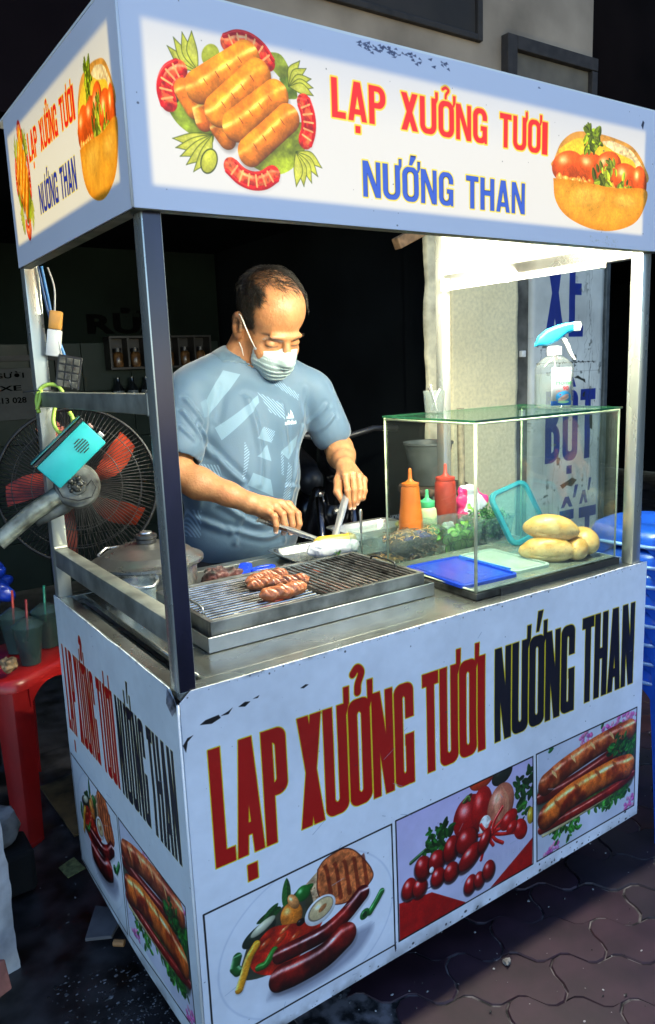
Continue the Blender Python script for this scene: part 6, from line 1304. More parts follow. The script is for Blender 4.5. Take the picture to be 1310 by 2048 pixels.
lb = Canvas(0, 0, .044, .084, 6000, (.55, .57, .59)); lb.rect(0, 0, .044, .010, (.15, .42, .78)); lb.rect(0, .076, .044, .078, (.1, .3, .6)); typeset(lb, 'CỒN Y TẾ', .014, .0690, .022, .0045, (.75, .2, .22), .01); typeset(lb, 'Bebé', .018, .058, .020, .0075, (.35, .3, .3), .01); typeset(lb, 'Home', .010, .0455, .034, .011, (.16, .52, .26), .02); typeset(lb, '90', .024, .033, .013, .010, (.70, .12, .18), .03); typeset(lb, 'CỒN', .010, .030, .012, .005, (.75, .3, .25), .02)
lb.ball(.026, .018, .0165, .0135, 0, (.22, .58, .80), rim=.2, spec=.1); lb.ball(.026, .015, .012, .005, .3, (.86, .74, .68), rim=.2, spec=.1); lb.ball(.028, .019, .010, .004, .5, (.80, .62, .58), rim=.2, spec=.1); lb.rect(.016, .0235, .022, .0245, (.8, .1, .1)); lb.rect(.0185, .0215, .0195, .0265, (.8, .1, .1)); lb.ball(.026, .0075, .012, .003, 0, (.7, .88, .7), rim=0, spec=0)
for a in (.3, 1.3, 2.6, 3.8): lb.leaf(.010, .058, .006, .0022, a, (.45, .45, .48))
me = bpy.data.meshes.new('label'); nL = 10; vv = []; uv = []
for k in range(nL + 1):
    t = k / nL; x = -.012 + .047 * t; y = -.0293 + max(0, (x - .0155)) ** 2 * 26
    for zz, v_ in ((.008, 0), (.092, 1)): vv.append(SM @ Vector((x, y - .0006, zz))); uv.append((t, v_))
me.from_pydata([tuple(v) for v in vv], [], [(2 * k, 2 * k + 2, 2 * k + 3, 2 * k + 1) for k in range(nL)]); ul = me.uv_layers.new(name='uv')
for l in me.loops: ul.data[l.index].uv = uv[l.vertex_index]
m_, N_, L_, b_ = new_mat('bottle_label'); im_ = N_.new('ShaderNodeTexImage'); im_.image = lb.image('bottle_label_print'); L_.new(im_.outputs[0], b_.inputs['Base Color']); b_.inputs['Roughness'].default_value = .35; me.materials.append(m_); me.shade_smooth()
o = bpy.data.objects.new('bottle_label', me); link(o, sb); o.matrix_parent_inverse = Matrix.Translation(sb.location).inverted(); md = o.modifiers.new('s', 'SOLIDIFY'); md.thickness = .0004; md.offset = 1
bm = NB(); 
for k in range(1): lathe(bm, [(.0155, .119), (.0165, .120), (.0165, .137), (.013, .139), (0, .139)], 28, M=SM)
obj('collar', bm, WHITE_PL, sb, smooth=40)
CY = pbr('cyan_plastic', (.015, .36, .62), .3, var=.08, vscale=20, sss=.1); bm = NB()
hl = []
for x, z0, z1, w in ((-.044, .140, .146, .006), (-.036, .141, .163, .010), (-.018, .141, .178, .0115), (.006, .150, .186, .0115), (.026, .166, .190, .0105), (.040, .170, .191, .0095)): hl.append([SM @ Vector((x, y, z)) for y, z in rrect(-w, w, z0, z1, min(w, (z1 - z0) / 2) * .8, 4)])
loft(bm, hl, cap0=True, cap1=True); obj('spray_head', bm, CY, sb, smooth=50)
bm = NB(); loft(bm, [[SM @ Vector((x, y, z)) for y, z in rrect(-.009, .009, .171, .191, .003, 3)] for x in (.0403, .055)], cap0=True, cap1=True); lathe(bm, [(.0, 0), (.004, 0), (.004, .003), (0, .003)], 12, M=SM @ Matrix.Translation((.0552, 0, .181)) @ Matrix.Rotation(R(90), 4, 'Y')); obj('nozzle', bm, WHITE_PL, sb, smooth=40)
bm = NB(); tl = []
for x, z, t in ((.010, .158, .008), (.020, .155, .005), (.028, .142, .004), (.036, .122, .0035), (.045, .108, .002)): tl.append([SM @ Vector((x + a, y, z)) for a, y in ((-t, -.005), (t, -.005), (t, .005), (-t, .005))])
loft(bm, tl, cap0=True, cap1=True); obj('trigger', bm, WHITE_PL, sb, smooth=50)
bm = NB(); tube(bm, [SM @ Vector(p) for p in ((0, 0, .12), (.004, 0, .06), (-.006, 0, .01))], .0018, 8); obj('dip_tube', bm, WHITE_PL, sb, smooth=True)
sg2 = empty('straw_glass', (.796, .300, CZ1 + .005)); tag(sg2, 'small clear glass holding drinking straws at the back of the case top', 'glass'); bm = NB(); lathe(bm, [(0, .0005), (.021, .0005), (.025, .050), (.0242, .050), (.0203, .003), (0, .003)], 28, c=(.796, .300, CZ1 + .0048)); obj('glass_wall', bm, glass_mat('glass_cup', (.75, .78, .76), .03, body=.12, bodycol=(.5, .55, .55)), sg2, smooth=40)
for a, b, c_, m_ in ((-.012, .006, .062, BLACK_PL), (.014, -.004, .058, WHITE_PL), (.004, .012, .055, WHITE_PL), (-.016, -.006, .070, ALU)):
    bm = NB(); tube(bm, [(.796 - a * .5, .300 - b, CZ1 + .009), (.796 + a, .300 + b, CZ1 + c_)], .0018, 7); obj('straw', bm, m_, sg2, smooth=True)
# ------------------------------------------------------------------ the man
man = empty('person', (.64, .93, 0)); tag(man, 'balding man in blue sports shirt and face mask bending over the grill with tongs', 'person')
HS = 1.14; HC = Vector((.693, .858, 1.352)); HR = (Matrix.Rotation(R(2), 3, 'Z') @ Matrix.Rotation(R(34), 3, 'X') @ Matrix.Rotation(R(-3), 3, 'Y'))
def hp(x, y, z): return HC + HR @ (Vector((x, y, z)) * HS)
def hell(F_, c, r, k=.008, sub=False, rot=None): F_.ell(hp(*c), tuple(a * HS for a in r), k, (HR @ rot) if rot is not None else HR, sub)
def hcap(F_, a, b, ra, rb, k=.006, sub=False): F_.cap(hp(*a), hp(*b), ra * HS, rb * HS, k, sub)
def head_shape(F_, g=0.0, nose=True):
    hell(F_, (0, .014, .046), (.0735 + g, .093 + g, .080 + g), .02)
    hell(F_, (0, -.022, .050), (.064 + g, .060 + g, .064 + g), .02)
    hell(F_, (0, -.032, -.032), (.060 + g, .052 + g, .070 + g), .02)
    hell(F_, (0, .02, -.03), (.062 + g, .06 + g, .06 + g), .02)
    hell(F_, (0, -.058, -.092), (.028 + g, .024 + g, .022 + g), .02)
def mk(a, b, r0, r1, k=.012): body.cap(a, b, r0, r1, k)
body = Field((.29, .49, .76), (1.02, 1.09, 1.56), .003)
head_shape(body)
hell(body, (0, -.078, .014), (.046, .014, .011), .012)
for s in (-1, 1):
    hell(body, (s * .031, -.090, -.006), (.015, .009, .009), .012, sub=True)
    hell(body, (s * .031, -.0710, -.007), (.0150, .0125, .0110), .007)
    hcap(body, (s * .018, -.0835, -.0115), (s * .045, -.0775, -.012), .0012, .001, .003, sub=True)
    hell(body, (s * .040, -.058, -.040), (.018, .016, .020), .02)
    # ears
    er = Matrix.Rotation(R(-s * 18), 3, 'Z') @ Matrix.Rotation(R(-10), 3, 'X')
    hell(body, (s * .0765, .014, -.010), (.010, .019, .032), .004, rot=er); hell(body, (s * .0775, .020, .006), (.012, .017, .020), .004, rot=er)
    hell(body, (s * .0865, .010, -.004), (.006, .009, .018), .004, True, rot=er); hell(body, (s * .080, -.002, -.004), (.006, .006, .012), .005, rot=er)
hcap(body, (0, -.088, .0), (0, -.105, -.036), .0075, .013, .010)
# neck, shoulders, upper chest under the shirt
body.cap(hp(0, .028, -.05), (.665, .945, 1.21), .064, .072, .03); body.cap(hp(-.03, .035, -.07), (.590, .945, 1.225), .034, .040, .04); body.cap(hp(.03, .035, -.07), (.755, .94, 1.205), .034, .040, .04); body.cap((.675, .945, 1.21), (.50, .925, 1.175), .055, .045, .03); body.cap((.675, .945, 1.21), (.82, .92, 1.155), .055, .045, .03)
body.cap(hp(-.045, .02, -.05), (.645, .90, 1.215), .018, .014, .02); body.ell((.655, .93, 1.10), (.13, .08, .12), .03)
SHR, ELR, WRR = Vector((.452, .905, 1.165)), Vector((.372, .825, .975)), Vector((.502, .672, .896))
SHL, ELL, WRL = Vector((.858, .905, 1.150)), Vector((.930, .880, .982)), Vector((.843, .728, .950))
for S_, E_, W_, fr in ((SHR, ELR, WRR, .5), (SHL, ELL, WRL, .5)):
    mk(S_, S_.lerp(E_, .55), .050, .044, .02); mk(S_.lerp(E_, .5), E_, .044, .036, .02); body.ell(E_, (.038, .038, .036), .02)
    mid = E_.lerp(W_, .30) + Vector((0, 0, -.004)); mk(E_, mid, .037, .040, .02); mk(mid, E_.lerp(W_, .72), .040, .030, .02); mk(E_.lerp(W_, .7), W_, .0295, .0265, .015)
FCH = []
def hand(W_, mcp, pip, dip, tip, thumb, fr, up):
    up = Vector(up)
    # palm: fans from the wrist to the knuckles
    for i, m in enumerate(mcp):
        m = Vector(m); body.cap(W_, W_.lerp(m, .5), .0235, .0165, .008); body.cap(W_.lerp(m, .4), m, .0165, .0118, .009)
        body.ell(m + up * .0025, (.0112, .0112, .0100), .005)
    body.cap(W_.lerp(Vector(mcp[0]), .75) - up * .007, W_.lerp(Vector(mcp[3]), .75) - up * .007, .013, .013, .012)
    for i, (a, b, c_, d) in enumerate(zip(mcp, pip, dip, tip)):
        r = fr * (.90, 1.0, 1.03, .98)[i]; a, b, c_, d = map(Vector, (a, b, c_, d))
        body.cap(a, b, r * 1.13, r * 1.0, .0035); body.cap(b, c_, r * 1.0, r * .88, .002); body.cap(c_, d, r * .88, r * .74, .002); body.ell(b + up * .001, (r * 1.07,) * 3, .003)
        # nail
        FCH.append((d, r))
    t = [Vector(p) for p in thumb]; body.cap(W_ - up * .004, t[0], .020, .0165, .010); body.cap(t[0], t[1], .0155, .0118, .006); body.cap(t[1], t[2], .0115, .0088, .003); body.ell(t[1], (.0122,) * 3, .003)
hand(WRR, [(.524, .622, .878), (.549, .632, .886), (.574, .640, .888), (.602, .650, .880)],
     [(.528, .600, .868), (.556, .606, .868), (.584, .614, .866), (.613, .626, .858)],
     [(.529, .594, .846), (.557, .598, .841), (.584, .606, .838), (.611, .616, .834)],
     [(.531, .601, .828), (.556, .604, .820), (.580, .611, .816), (.604, .620, .814)],
     [(.543, .668, .862), (.572, .660, .838), (.596, .640, .820)], .0098, (-.25, -.45, .85))
hand(WRL, [(.797, .664, .934), (.824, .668, .935), (.850, .675, .926), (.873, .686, .911)],
     [(.782, .636, .898), (.808, .641, .896), (.834, .650, .892), (.858, .664, .884)],
     [(.781, .631, .870), (.803, .636, .866), (.827, .645, .870), (.850, .660, .866)],
     [(.786, .634, .850), (.803, .640, .848), (.821, .650, .856), (.842, .665, .862)],
     [(.795, .692, .918), (.771, .668, .893), (.772, .644, .866)], .0098, (-.2, -.75, .6))
HI = np.array(HR.inverted()); HCn = np.array(HC)
def hloc(V): return ((V - HCn) @ HI.T) / HS
def hairness(L_):
    ax = np.abs(L_[:, 0]); yb = -.052 + .034 * np.exp(-((ax - .040) / .014) ** 2) - .0 * ax; side = smooth01((ax - .050) / .012)
    yb = yb * (1 - side) + side * (-.040)
    zb_ = np.where(L_[:, 1] > .03, -.055, np.where(ax > .05, -.012, .060)); f = smooth01((L_[:, 1] - yb) / .016) * smooth01((L_[:, 2] - zb_) / .012)
    dens = np.where(side > .5, 1.0, np.clip(.32 + (L_[:, 1] + .05) * 5.5, .28, 1)); return f * np.maximum(dens, side)
def skincol(V):
    L_ = hloc(V); n = n3(V, 40, 3); n2 = n3(V, 140, 2, 4)
    c = np.array((.43, .195, .083)) * (.78 + .42 * n)[:, None]; c = c * (1 + np.array((-.06, -.14, -.18)) * (n2[:, None] - .5) * 2)
    red = np.clip((n3(V, 14, 2, 9) - .5) * 2, 0, 1)[:, None]; c = c * (1 - red * np.array((.02, .16, .16)))
    isH = (V[:, 2] > 1.22)
    hr = hairness(L_) * isH; k = np.clip(hr * (.62 + .5 * (n2 - .3)), 0, .92)[:, None]; c = c * (1 - k) + np.array((.035, .026, .020)) * k
    for s in (-1, 1):     # brows, lash line
        bx, bz = L_[:, 0] * s, L_[:, 2]; curve = .013 - ((bx - .032) / .020) ** 2 * .005; b_ = np.exp(-((bz - curve) / .0042) ** 2) * smooth01((bx - .010) / .006) * smooth01((.056 - bx) / .008) * (L_[:, 1] < -.03) * isH
        b_ = (b_ * (.65 + .3 * n2))[:, None]; c = c * (1 - b_) + np.array((.03, .022, .018)) * b_
        l_ = (np.exp(-((bz + .0128 - .0006) / .0017) ** 2) * smooth01((bx - .015) / .003) * smooth01((.048 - bx) / .004) * (L_[:, 1] < -.05) * isH)[:, None] * .85; c = c * (1 - l_) + np.array((.02, .012, .01)) * l_
    for d, r in FCH:      # nails, pinker fingertips
        dd = np.linalg.norm(V - np.array(d), axis=1); t = np.clip(1 - dd / (r * 1.5), 0, 1)[:, None]; c = c * (1 - t * .5) + np.array((.74, .46, .34)) * t * .5
    return np.clip(c, 0, 1)
SKIN = attr_mat('skin', rough=.43, bump=.0013, bscale=190, sss=.12, spec=.45)
field_obj('body', body, SKIN, man, smooth_it=1, color=skincol); del body
# nails
NAIL = pbr('nail', (.72, .47, .36), .3, var=.08, vscale=50)
for d, r in FCH[:8]:
    bm = NB(); d2 = Vector(d); lathe(bm, [(0, .0012), (r * .38, .0009), (r * .50, 0)], 12, sy=1.25, M=Matrix.Translation(d2 + Vector((-.3, -.85, .1)).normalized() * r * .62) @ Vector((-.35, -.9, .15)).to_track_quat('Z', 'Y').to_matrix().to_4x4()); obj('nail', bm, NAIL, man, smooth=True)
# hair
HAIRM = pbr('hair', (.040, .033, .024), .38, var=.5, vscale=80, spec=.6)
bm = NB(); hrg = np.random.RandomState(4); cnt = 0; E0 = np.array((0, .014, .046)); ER = np.array((.0745, .094, .081))
strands = []
while cnt < 8000:
    d = hrg.randn(3); d /= np.linalg.norm(d); p = E0 + d * ER; 
    if abs(p[0]) < .055 and p[1] < 0: p[1] -= .004 * (p[2] > .07)
    h = float(hairness(p[None])[0])
    if hrg.rand() > h * (1.0 if (abs(p[0]) > .050 or p[1] > .05) else .50): continue
    n_ = d / ER; n_ /= np.linalg.norm(n_); top = p[2] > .075
    if top and p[1] < .06: fl = np.array((.30 + .5 * (p[0] > 0) - .35 * (p[0] < -.03), -.85, -.05)) + hrg.randn(3) * .30
    else: fl = np.array((.0, .25 + .2 * hrg.randn(), -1.0)) + hrg.randn(3) * .22
    fl = fl - n_ * (fl @ n_); fl /= np.linalg.norm(fl) + 1e-9; ln = (.026 if top else .016) * (.6 + .7 * hrg.rand()); lift = .30 + .50 * hrg.rand() if top else .16 + .30 * hrg.rand()
    pts = [hp(*p)]
    for k in (1, 2, 3): t = k / 3; q = p + fl * ln * t + n_ * ln * lift * t * (1.25 - .75 * t) - n_ * (ln * t) ** 2 * 5.0; pts.append(hp(*q))
    tube(bm, pts, [.00060, .00055, .00045, .00015], 3, caps=False); cnt += 1
o = obj('hair', bm, HAIRM, man, smooth=True); o['kind'] = 'stuff'
bm = NB()
for s in (-1, 1):
    for k in range(60):
        x = .012 + .042 * hrg.rand(); z = .012 - ((x - .032) / .020) ** 2 * .005 + .003 * hrg.randn(); p = Vector((s * x, -.0895 + .55 * max(0, x - .02) , z)); q = p + Vector((s * .006, -.0006 + .002, .0015 + .001 * hrg.randn())); tube(bm, [hp(*p), hp(*q)], [.0005, .0002], 3, caps=False)
o = obj('eyebrow', bm, HAIRM, man); o['kind'] = 'stuff'
# mask
mf = Field((.58, .70, 1.17), (.82, .90, 1.37), .0022); 
hell(mf, (0, -.034, -.040), (.0655, .058, .075), .012); hell(mf, (0, -.062, -.092), (.034, .030, .026), .015); hcap(mf, (0, -.085, -.008), (0, -.104, -.040), .013, .018, .014); hell(mf, (0, -.070, -.060), (.045, .038, .045), .015)
def cutf(X, Y, Z):
    P = [X - HCn[0], Y - HCn[1], Z - HCn[2]]; l = [(HI[i][0] * P[0] + HI[i][1] * P[1] + HI[i][2] * P[2]) / HS for i in range(3)]
    top = l[2] - (-.0215 - .10 * np.abs(l[0]) + .010 * np.exp(-(l[0] / .012) ** 2)); bot = -.106 - l[2] - .0 * l[0]; sd_ = np.abs(l[0]) - .0605; bk = l[1] + .040 + .25 * (np.abs(l[0]) - .05)
    return -(np.maximum(np.maximum(top, bot), np.maximum(sd_, bk)) * HS)
mf.fn((.58, .70, 1.17), (.82, .90, 1.37), lambda X, Y, Z: cutf(X, Y, Z), .002, sub=True)
def mdisp(V):
    L_ = hloc(V); w = np.clip(1 - np.abs(L_[:, 0]) / .056, 0, 1); zc = -.060 + .000 * L_[:, 0]; ph = (L_[:, 2] + .044) / .0135 - .35 * w; pl = (np.mod(ph, 1.0) - .5) * (L_[:, 2] < -.042) * (L_[:, 2] > -.098)
    out = pl * .0030 + (n3(V, 45, 3, 2) - .5) * .0025; d = np.array(HR @ Vector((0, -1, 0))); return V + d[None] * (out * HS)[:, None]
def mcol(V):
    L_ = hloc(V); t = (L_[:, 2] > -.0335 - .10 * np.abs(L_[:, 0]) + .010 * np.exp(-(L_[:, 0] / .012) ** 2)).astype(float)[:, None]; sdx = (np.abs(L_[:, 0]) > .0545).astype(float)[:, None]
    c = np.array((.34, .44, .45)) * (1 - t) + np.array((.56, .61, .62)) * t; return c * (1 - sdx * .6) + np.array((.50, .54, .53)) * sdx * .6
MASKM = attr_mat('mask_cloth', rough=.75, bump=.0003, bscale=500)
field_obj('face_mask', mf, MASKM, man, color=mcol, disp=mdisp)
for s in (-1, 1):
    bm = NB(); tube(bm, [hp(*p) for p in ((s * .0590, -.048, -.031), (s * .068, -.030, -.012), (s * .0775, -.010, .012), (s * .0815, .004, .024), (s * .0800, .020, .022), (s * .0790, .030, .006), (s * .0760, .027, -.022), (s * .0715, .014, -.042), (s * .068, -.008, -.058), (s * .064, -.028, -.082), (s * .0595, -.044, -.0905))], .0017, 6); obj('ear_loop', bm, WHITE_PL, man, smooth=True)
# shirt
st = Field((.33, .74, .70), (1.0, 1.12, 1.34), .004)
st.ell((.645, .945, 1.085), (.200, .128, .150), .03); st.ell((.615, .935, .930), (.185, .140, .200), .04); st.ell((.610, .945, .760), (.180, .130, .140), .04)
st.cap((.675, .950, 1.215), (.475, .925, 1.180), .062, .060, .03); st.cap((.675, .950, 1.215), (.845, .920, 1.160), .062, .060, .03); st.cap((.672, .94, 1.245), (.672, .94, 1.20), .078, .080, .02); st.cap((.605, .945, 1.238), (.50, .93, 1.195), .060, .060, .03); st.cap((.745, .94, 1.232), (.82, .925, 1.18), .056, .060, .03)
for S_, E_, r1 in ((SHR, ELR, .068), (SHL, ELL, .062)):
    e = S_.lerp(E_, .68); st.cap(S_ + Vector((0, 0, .004)), e, .064, r1, .022); d = (E_ - S_).normalized()
    e2 = e + d * (r1 * .62)
    def cutp(X, Y, Z, e2=e2, d=d): return -((X - e2.x) * d.x + (Y - e2.y) * d.y + (Z - e2.z) * d.z)
    bb = e + d * r1; st.fn(tuple(np.array(bb) - .10), tuple(np.array(bb) + .10), lambda X, Y, Z: np.maximum(cutp(X, Y, Z), np.sqrt((X - e.x) ** 2 + (Y - e.y) ** 2 + (Z - e.z) ** 2) - .12), .004, sub=True)
    st.cap(e - d * .01, e2 + d * .03, r1 - .015, r1 - .015, .004, sub=True)
# neck hole
nb, nd = Vector((.670, .925, 1.278)), Vector((.06, -.46, 1)).normalized()
colF = st.F.copy()
st.fn((.46, .76, 1.17), (.88, 1.10, 1.34), lambda X, Y, Z: -((X - nb.x) * nd.x + (Y - nb.y) * nd.y + (Z - nb.z) * nd.z) - .004, .004, sub=True)
st.cap(nb - nd * .05, nb + nd * .06, .069, .078, .004, sub=True)
SEG = [([(.445, 1.09), (.48, 1.01)], .010, .006), ([(.455, 1.07), (.51, .98), (.55, .93)], .013, .0065), ([(.44, 1.0), (.49, .94), (.56, .90)], .012, .005), ([(.43, .84), (.52, .79)], .014, .007), ([(.50, .87), (.60, .805), (.70, .83)], .012, .006),
       ([(.52, .80), (.62, .765), (.72, .785)], .012, .006), ([(.600, 1.15), (.615, 1.02), (.60, .92)], .014, .005), ([(.70, 1.13), (.715, 1.0)], .012, .004), ([(.79, 1.06), (.75, .95), (.72, .86)], .013, .006), ([(.46, .95), (.45, .85)], .012, .005), ([(.78, .88), (.70, .90)], .012, .004),
       ([(.40, 1.13), (.44, 1.06)], .008, .006), ([(.415, 1.16), (.455, 1.10)], .008, .005), ([(.385, 1.09), (.41, 1.06)], .007, .004), ([(.86, 1.12), (.82, 1.07)], .009, .005), ([(.88, 1.09), (.84, 1.04)], .009, .005), ([(.53, 1.19), (.50, 1.10)], .012, .003), ([(.80, 1.17), (.79, 1.08)], .010, .003), ([(.56, .86), (.53, .76)], .010, .004), ([(.66, .84), (.69, .74)], .010, .004)]
def sdisp(V):
    out = np.zeros(len(V)); X, Z = V[:, 0].astype(np.float32), V[:, 2].astype(np.float32)
    for P, w, a in SEG:
        d, nx, ny, t = sd_path(X, Z, arc(P).astype(np.float32)); sgn = np.sign(nx * .6 + ny * .8); out += a * (1.25 * np.exp(-(d / (w * .62)) ** 2) - .8 * np.exp(-((d - 1.25 * w) / (w * .7)) ** 2) * (sgn > 0) - .3 * np.exp(-((d - 1.25 * w) / (w * .7)) ** 2) * (sgn <= 0)) * (1 - .5 * np.abs(t - .5))
    fr = smooth01((.97 - V[:, 1]) / .08)
    V = V.copy(); n = n3(V * np.array((1, 1, .6)), 9, 3, 3) - .5; V[:, 1] -= (out * fr + n * .010); V[:, 2] += out * .25; V[:, 0] += (n3(V, 11, 2, 8) - .5) * .006
    return V
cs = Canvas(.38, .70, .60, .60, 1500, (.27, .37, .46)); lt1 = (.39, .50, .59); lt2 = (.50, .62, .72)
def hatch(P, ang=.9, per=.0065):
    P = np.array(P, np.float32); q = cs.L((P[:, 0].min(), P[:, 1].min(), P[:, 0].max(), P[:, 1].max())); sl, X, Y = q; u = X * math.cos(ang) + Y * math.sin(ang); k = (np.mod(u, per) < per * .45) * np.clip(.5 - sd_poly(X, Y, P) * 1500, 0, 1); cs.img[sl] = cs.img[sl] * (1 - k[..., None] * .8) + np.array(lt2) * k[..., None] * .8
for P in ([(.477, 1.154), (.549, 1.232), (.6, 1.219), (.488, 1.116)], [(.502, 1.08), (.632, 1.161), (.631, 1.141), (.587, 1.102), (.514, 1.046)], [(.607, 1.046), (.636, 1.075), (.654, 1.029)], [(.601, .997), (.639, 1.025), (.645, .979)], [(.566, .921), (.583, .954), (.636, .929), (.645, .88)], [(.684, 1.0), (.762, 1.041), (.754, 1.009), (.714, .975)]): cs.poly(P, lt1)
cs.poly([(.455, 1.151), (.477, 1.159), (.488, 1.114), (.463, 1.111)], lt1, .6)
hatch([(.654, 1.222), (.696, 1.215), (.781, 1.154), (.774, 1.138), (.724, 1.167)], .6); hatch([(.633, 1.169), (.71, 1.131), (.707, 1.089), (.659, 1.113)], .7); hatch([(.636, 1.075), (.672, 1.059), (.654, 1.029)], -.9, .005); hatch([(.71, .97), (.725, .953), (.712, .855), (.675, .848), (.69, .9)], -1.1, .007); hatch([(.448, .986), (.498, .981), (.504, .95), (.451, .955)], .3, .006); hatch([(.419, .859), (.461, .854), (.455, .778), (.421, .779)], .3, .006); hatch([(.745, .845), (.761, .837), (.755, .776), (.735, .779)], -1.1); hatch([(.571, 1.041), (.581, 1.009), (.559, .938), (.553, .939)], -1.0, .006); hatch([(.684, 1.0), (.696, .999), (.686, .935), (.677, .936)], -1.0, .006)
WH = (.78, .84, .88)
for k, (a, h_) in enumerate(((.714, .010), (.722, .018), (.731, .027))): cs.poly([(a, 1.0905), (a + .0065, 1.0905), (a + .0085 + h_ * .18, 1.0905), (a + .0085, 1.0905 + h_ * .55), (a + .0045 - h_ * .10, 1.0905 + h_ * .93)], WH)
for a in (.7215, .7315): cs.poly([(a, 1.0905), (a + .0018, 1.0905), (a - .004, 1.105), (a - .0058, 1.105)], (.27, .37, .46))
typeset(cs, 'adidas', .705, 1.0735, .050, .0140, WH, .03)
SHM, N_, L_n, b_, im_, sx_ = planar_print('shirt_cloth', cs.image('shirt_print'), 0, .38, .70, .60, .60, rough=.6, bump=0)
b_.inputs['Sheen Weight'].default_value = .35; b_.inputs['Sheen Roughness'].default_value = .4
nz = N_.new('ShaderNodeTexNoise'); nz.inputs['Scale'].default_value = 420; tcn = N_.new('ShaderNodeTexCoord'); L_n.new(tcn.outputs['Object'], nz.inputs['Vector']); bp = N_.new('ShaderNodeBump'); bp.inputs['Distance'].default_value = .0005; L_n.new(nz.outputs['Fac'], bp.inputs['Height']); L_n.new(bp.outputs[0], b_.inputs['Normal'])
shirt = field_obj('shirt', st, SHM, man, smooth_it=3, disp=sdisp); del st
# collar band and sleeve hems
CB = pbr('collar_rib', (.055, .11, .165), .6, var=.12, vscale=80, sheen=.3)
_, u_, v_ = frame_from(nd); bm = NB(); tube(bm, [nb + nd * -.001 + u_ * (.081 * math.cos(t)) + v_ * (.081 * math.sin(t)) for t in [2 * math.pi * k / 48 for k in range(48)]], .0075, 8, closed=True); bm.free()
cf = Field((.33, .74, .70), (1.0, 1.12, 1.34), .004); cf.F = colF - .0014
pl_ = lambda X, Y, Z: (X - nb.x) * nd.x + (Y - nb.y) * nd.y + (Z - nb.z) * nd.z
cf.fn((.33, .74, .70), (1.0, 1.12, 1.30), lambda X, Y, Z: -np.maximum(np.maximum(pl_(X, Y, Z) - .006, -.013 - pl_(X, Y, Z)), np.sqrt((X - nb.x) ** 2 + (Y - nb.y) ** 2 + (Z - nb.z) ** 2) - .125), .002, sub=True)
cf.cap(nb - nd * .05, nb + nd * .06, .0675, .0765, .003, sub=True); field_obj('collar', cf, CB, shirt, smooth_it=2)
# trousers, behind the cart
TR = pbr('dark_trousers', (.02, .022, .03), .8, var=.3, vscale=20); tf = Field((.40, .82, .03), (.84, 1.08, .86), .006)
tf.ell((.61, .95, .78), (.165, .115, .09), .03)
for s in (-1, 1): tf.cap((.61 + s * .085, .95, .76), (.61 + s * .09, .945, .42), .088, .065, .03); tf.cap((.61 + s * .09, .945, .42), (.61 + s * .095, .955, .06), .065, .050, .02)
field_obj('trousers', tf, TR, man)
for s in (-1, 1):
    bm = NB(); loft(bm, [[(.61 + s * .095 + a, .925 + b, z) for a, b in rrect(-.042 * k, .042 * k, -.115 * k, .085 * k, .038 * k, 5)] for z, k in ((.001, .98), (.018, 1), (.04, .85), (.058, .55))], cap0=True, cap1=True); obj('sandal', bm, BLACK_PL, man, smooth=50)
# ------------------------------------------------------------------ around the cart
# pedestal fan hung at the back left corner
FC = Vector((.100, .765, .978)); fn = Vector((-.32, -.94, .10)).normalized()      # faces the viewer from behind the post
FM = Matrix.Translation(FC) @ fn.to_track_quat('Z', 'Y').to_matrix().to_4x4()
fan = empty('electric_fan', (.02, .69, .78)); tag(fan, 'large black wire fan with orange blades and grey motor tied to the corner post', 'fan')
RF = .180
bm = NB(); tube(bm, [FM @ Vector((RF * math.cos(t), RF * math.sin(t), 0)) for t in [2 * math.pi * k / 64 for k in range(64)]], .0040, 6, closed=True)
obj('cage_ring', bm, BLACK, fan, smooth=True)
def cage_wire(t, zs, r0=.034):
    P = []
    for k in range(9):
        s = k / 8; r = r0 + (RF - r0) * s; P.append(FM @ Vector((r * math.cos(t + zs * .15 * (1 - s)), r * math.sin(t + zs * .15 * (1 - s)), zs * .050 * (1 - s ** 2.6))))
    return P
for zs, n in ((1, 110), (-1, 84)):
    for k in range(n):
        bm = NB(); tube(bm, cage_wire(2 * math.pi * k / n, zs), .0010, 4); o = obj('cage_wire', bm, BLACK, fan, smooth=True)
    for q in (.45, .75):
        r = .034 + (RF - .034) * q; z = zs * .050 * (1 - q ** 2.6); bm = NB(); tube(bm, [FM @ Vector((r * math.cos(t), r * math.sin(t), z)) for t in [2 * math.pi * k / 48 for k in range(48)]], .0011, 5, closed=True); obj('cage_hoop', bm, WIRE, fan, smooth=True)
bm = NB(); lathe(bm, [(0, .052), (.030, .052), (.036, .047), (.036, .043), (0, .043)], 28, M=FM); obj('cage_hub', bm, BLACK_PL, fan, smooth=40)
bm = NB(); lathe(bm, [(0, -.052), (.034, -.052), (.038, -.047), (.038, -.043), (0, -.043)], 28, M=FM); obj('cage_hub', bm, BLACK_PL, fan, smooth=40)
ORB = pbr('orange_blade', (.52, .05, .014), .32, var=.5, vscale=24, coat=.2)
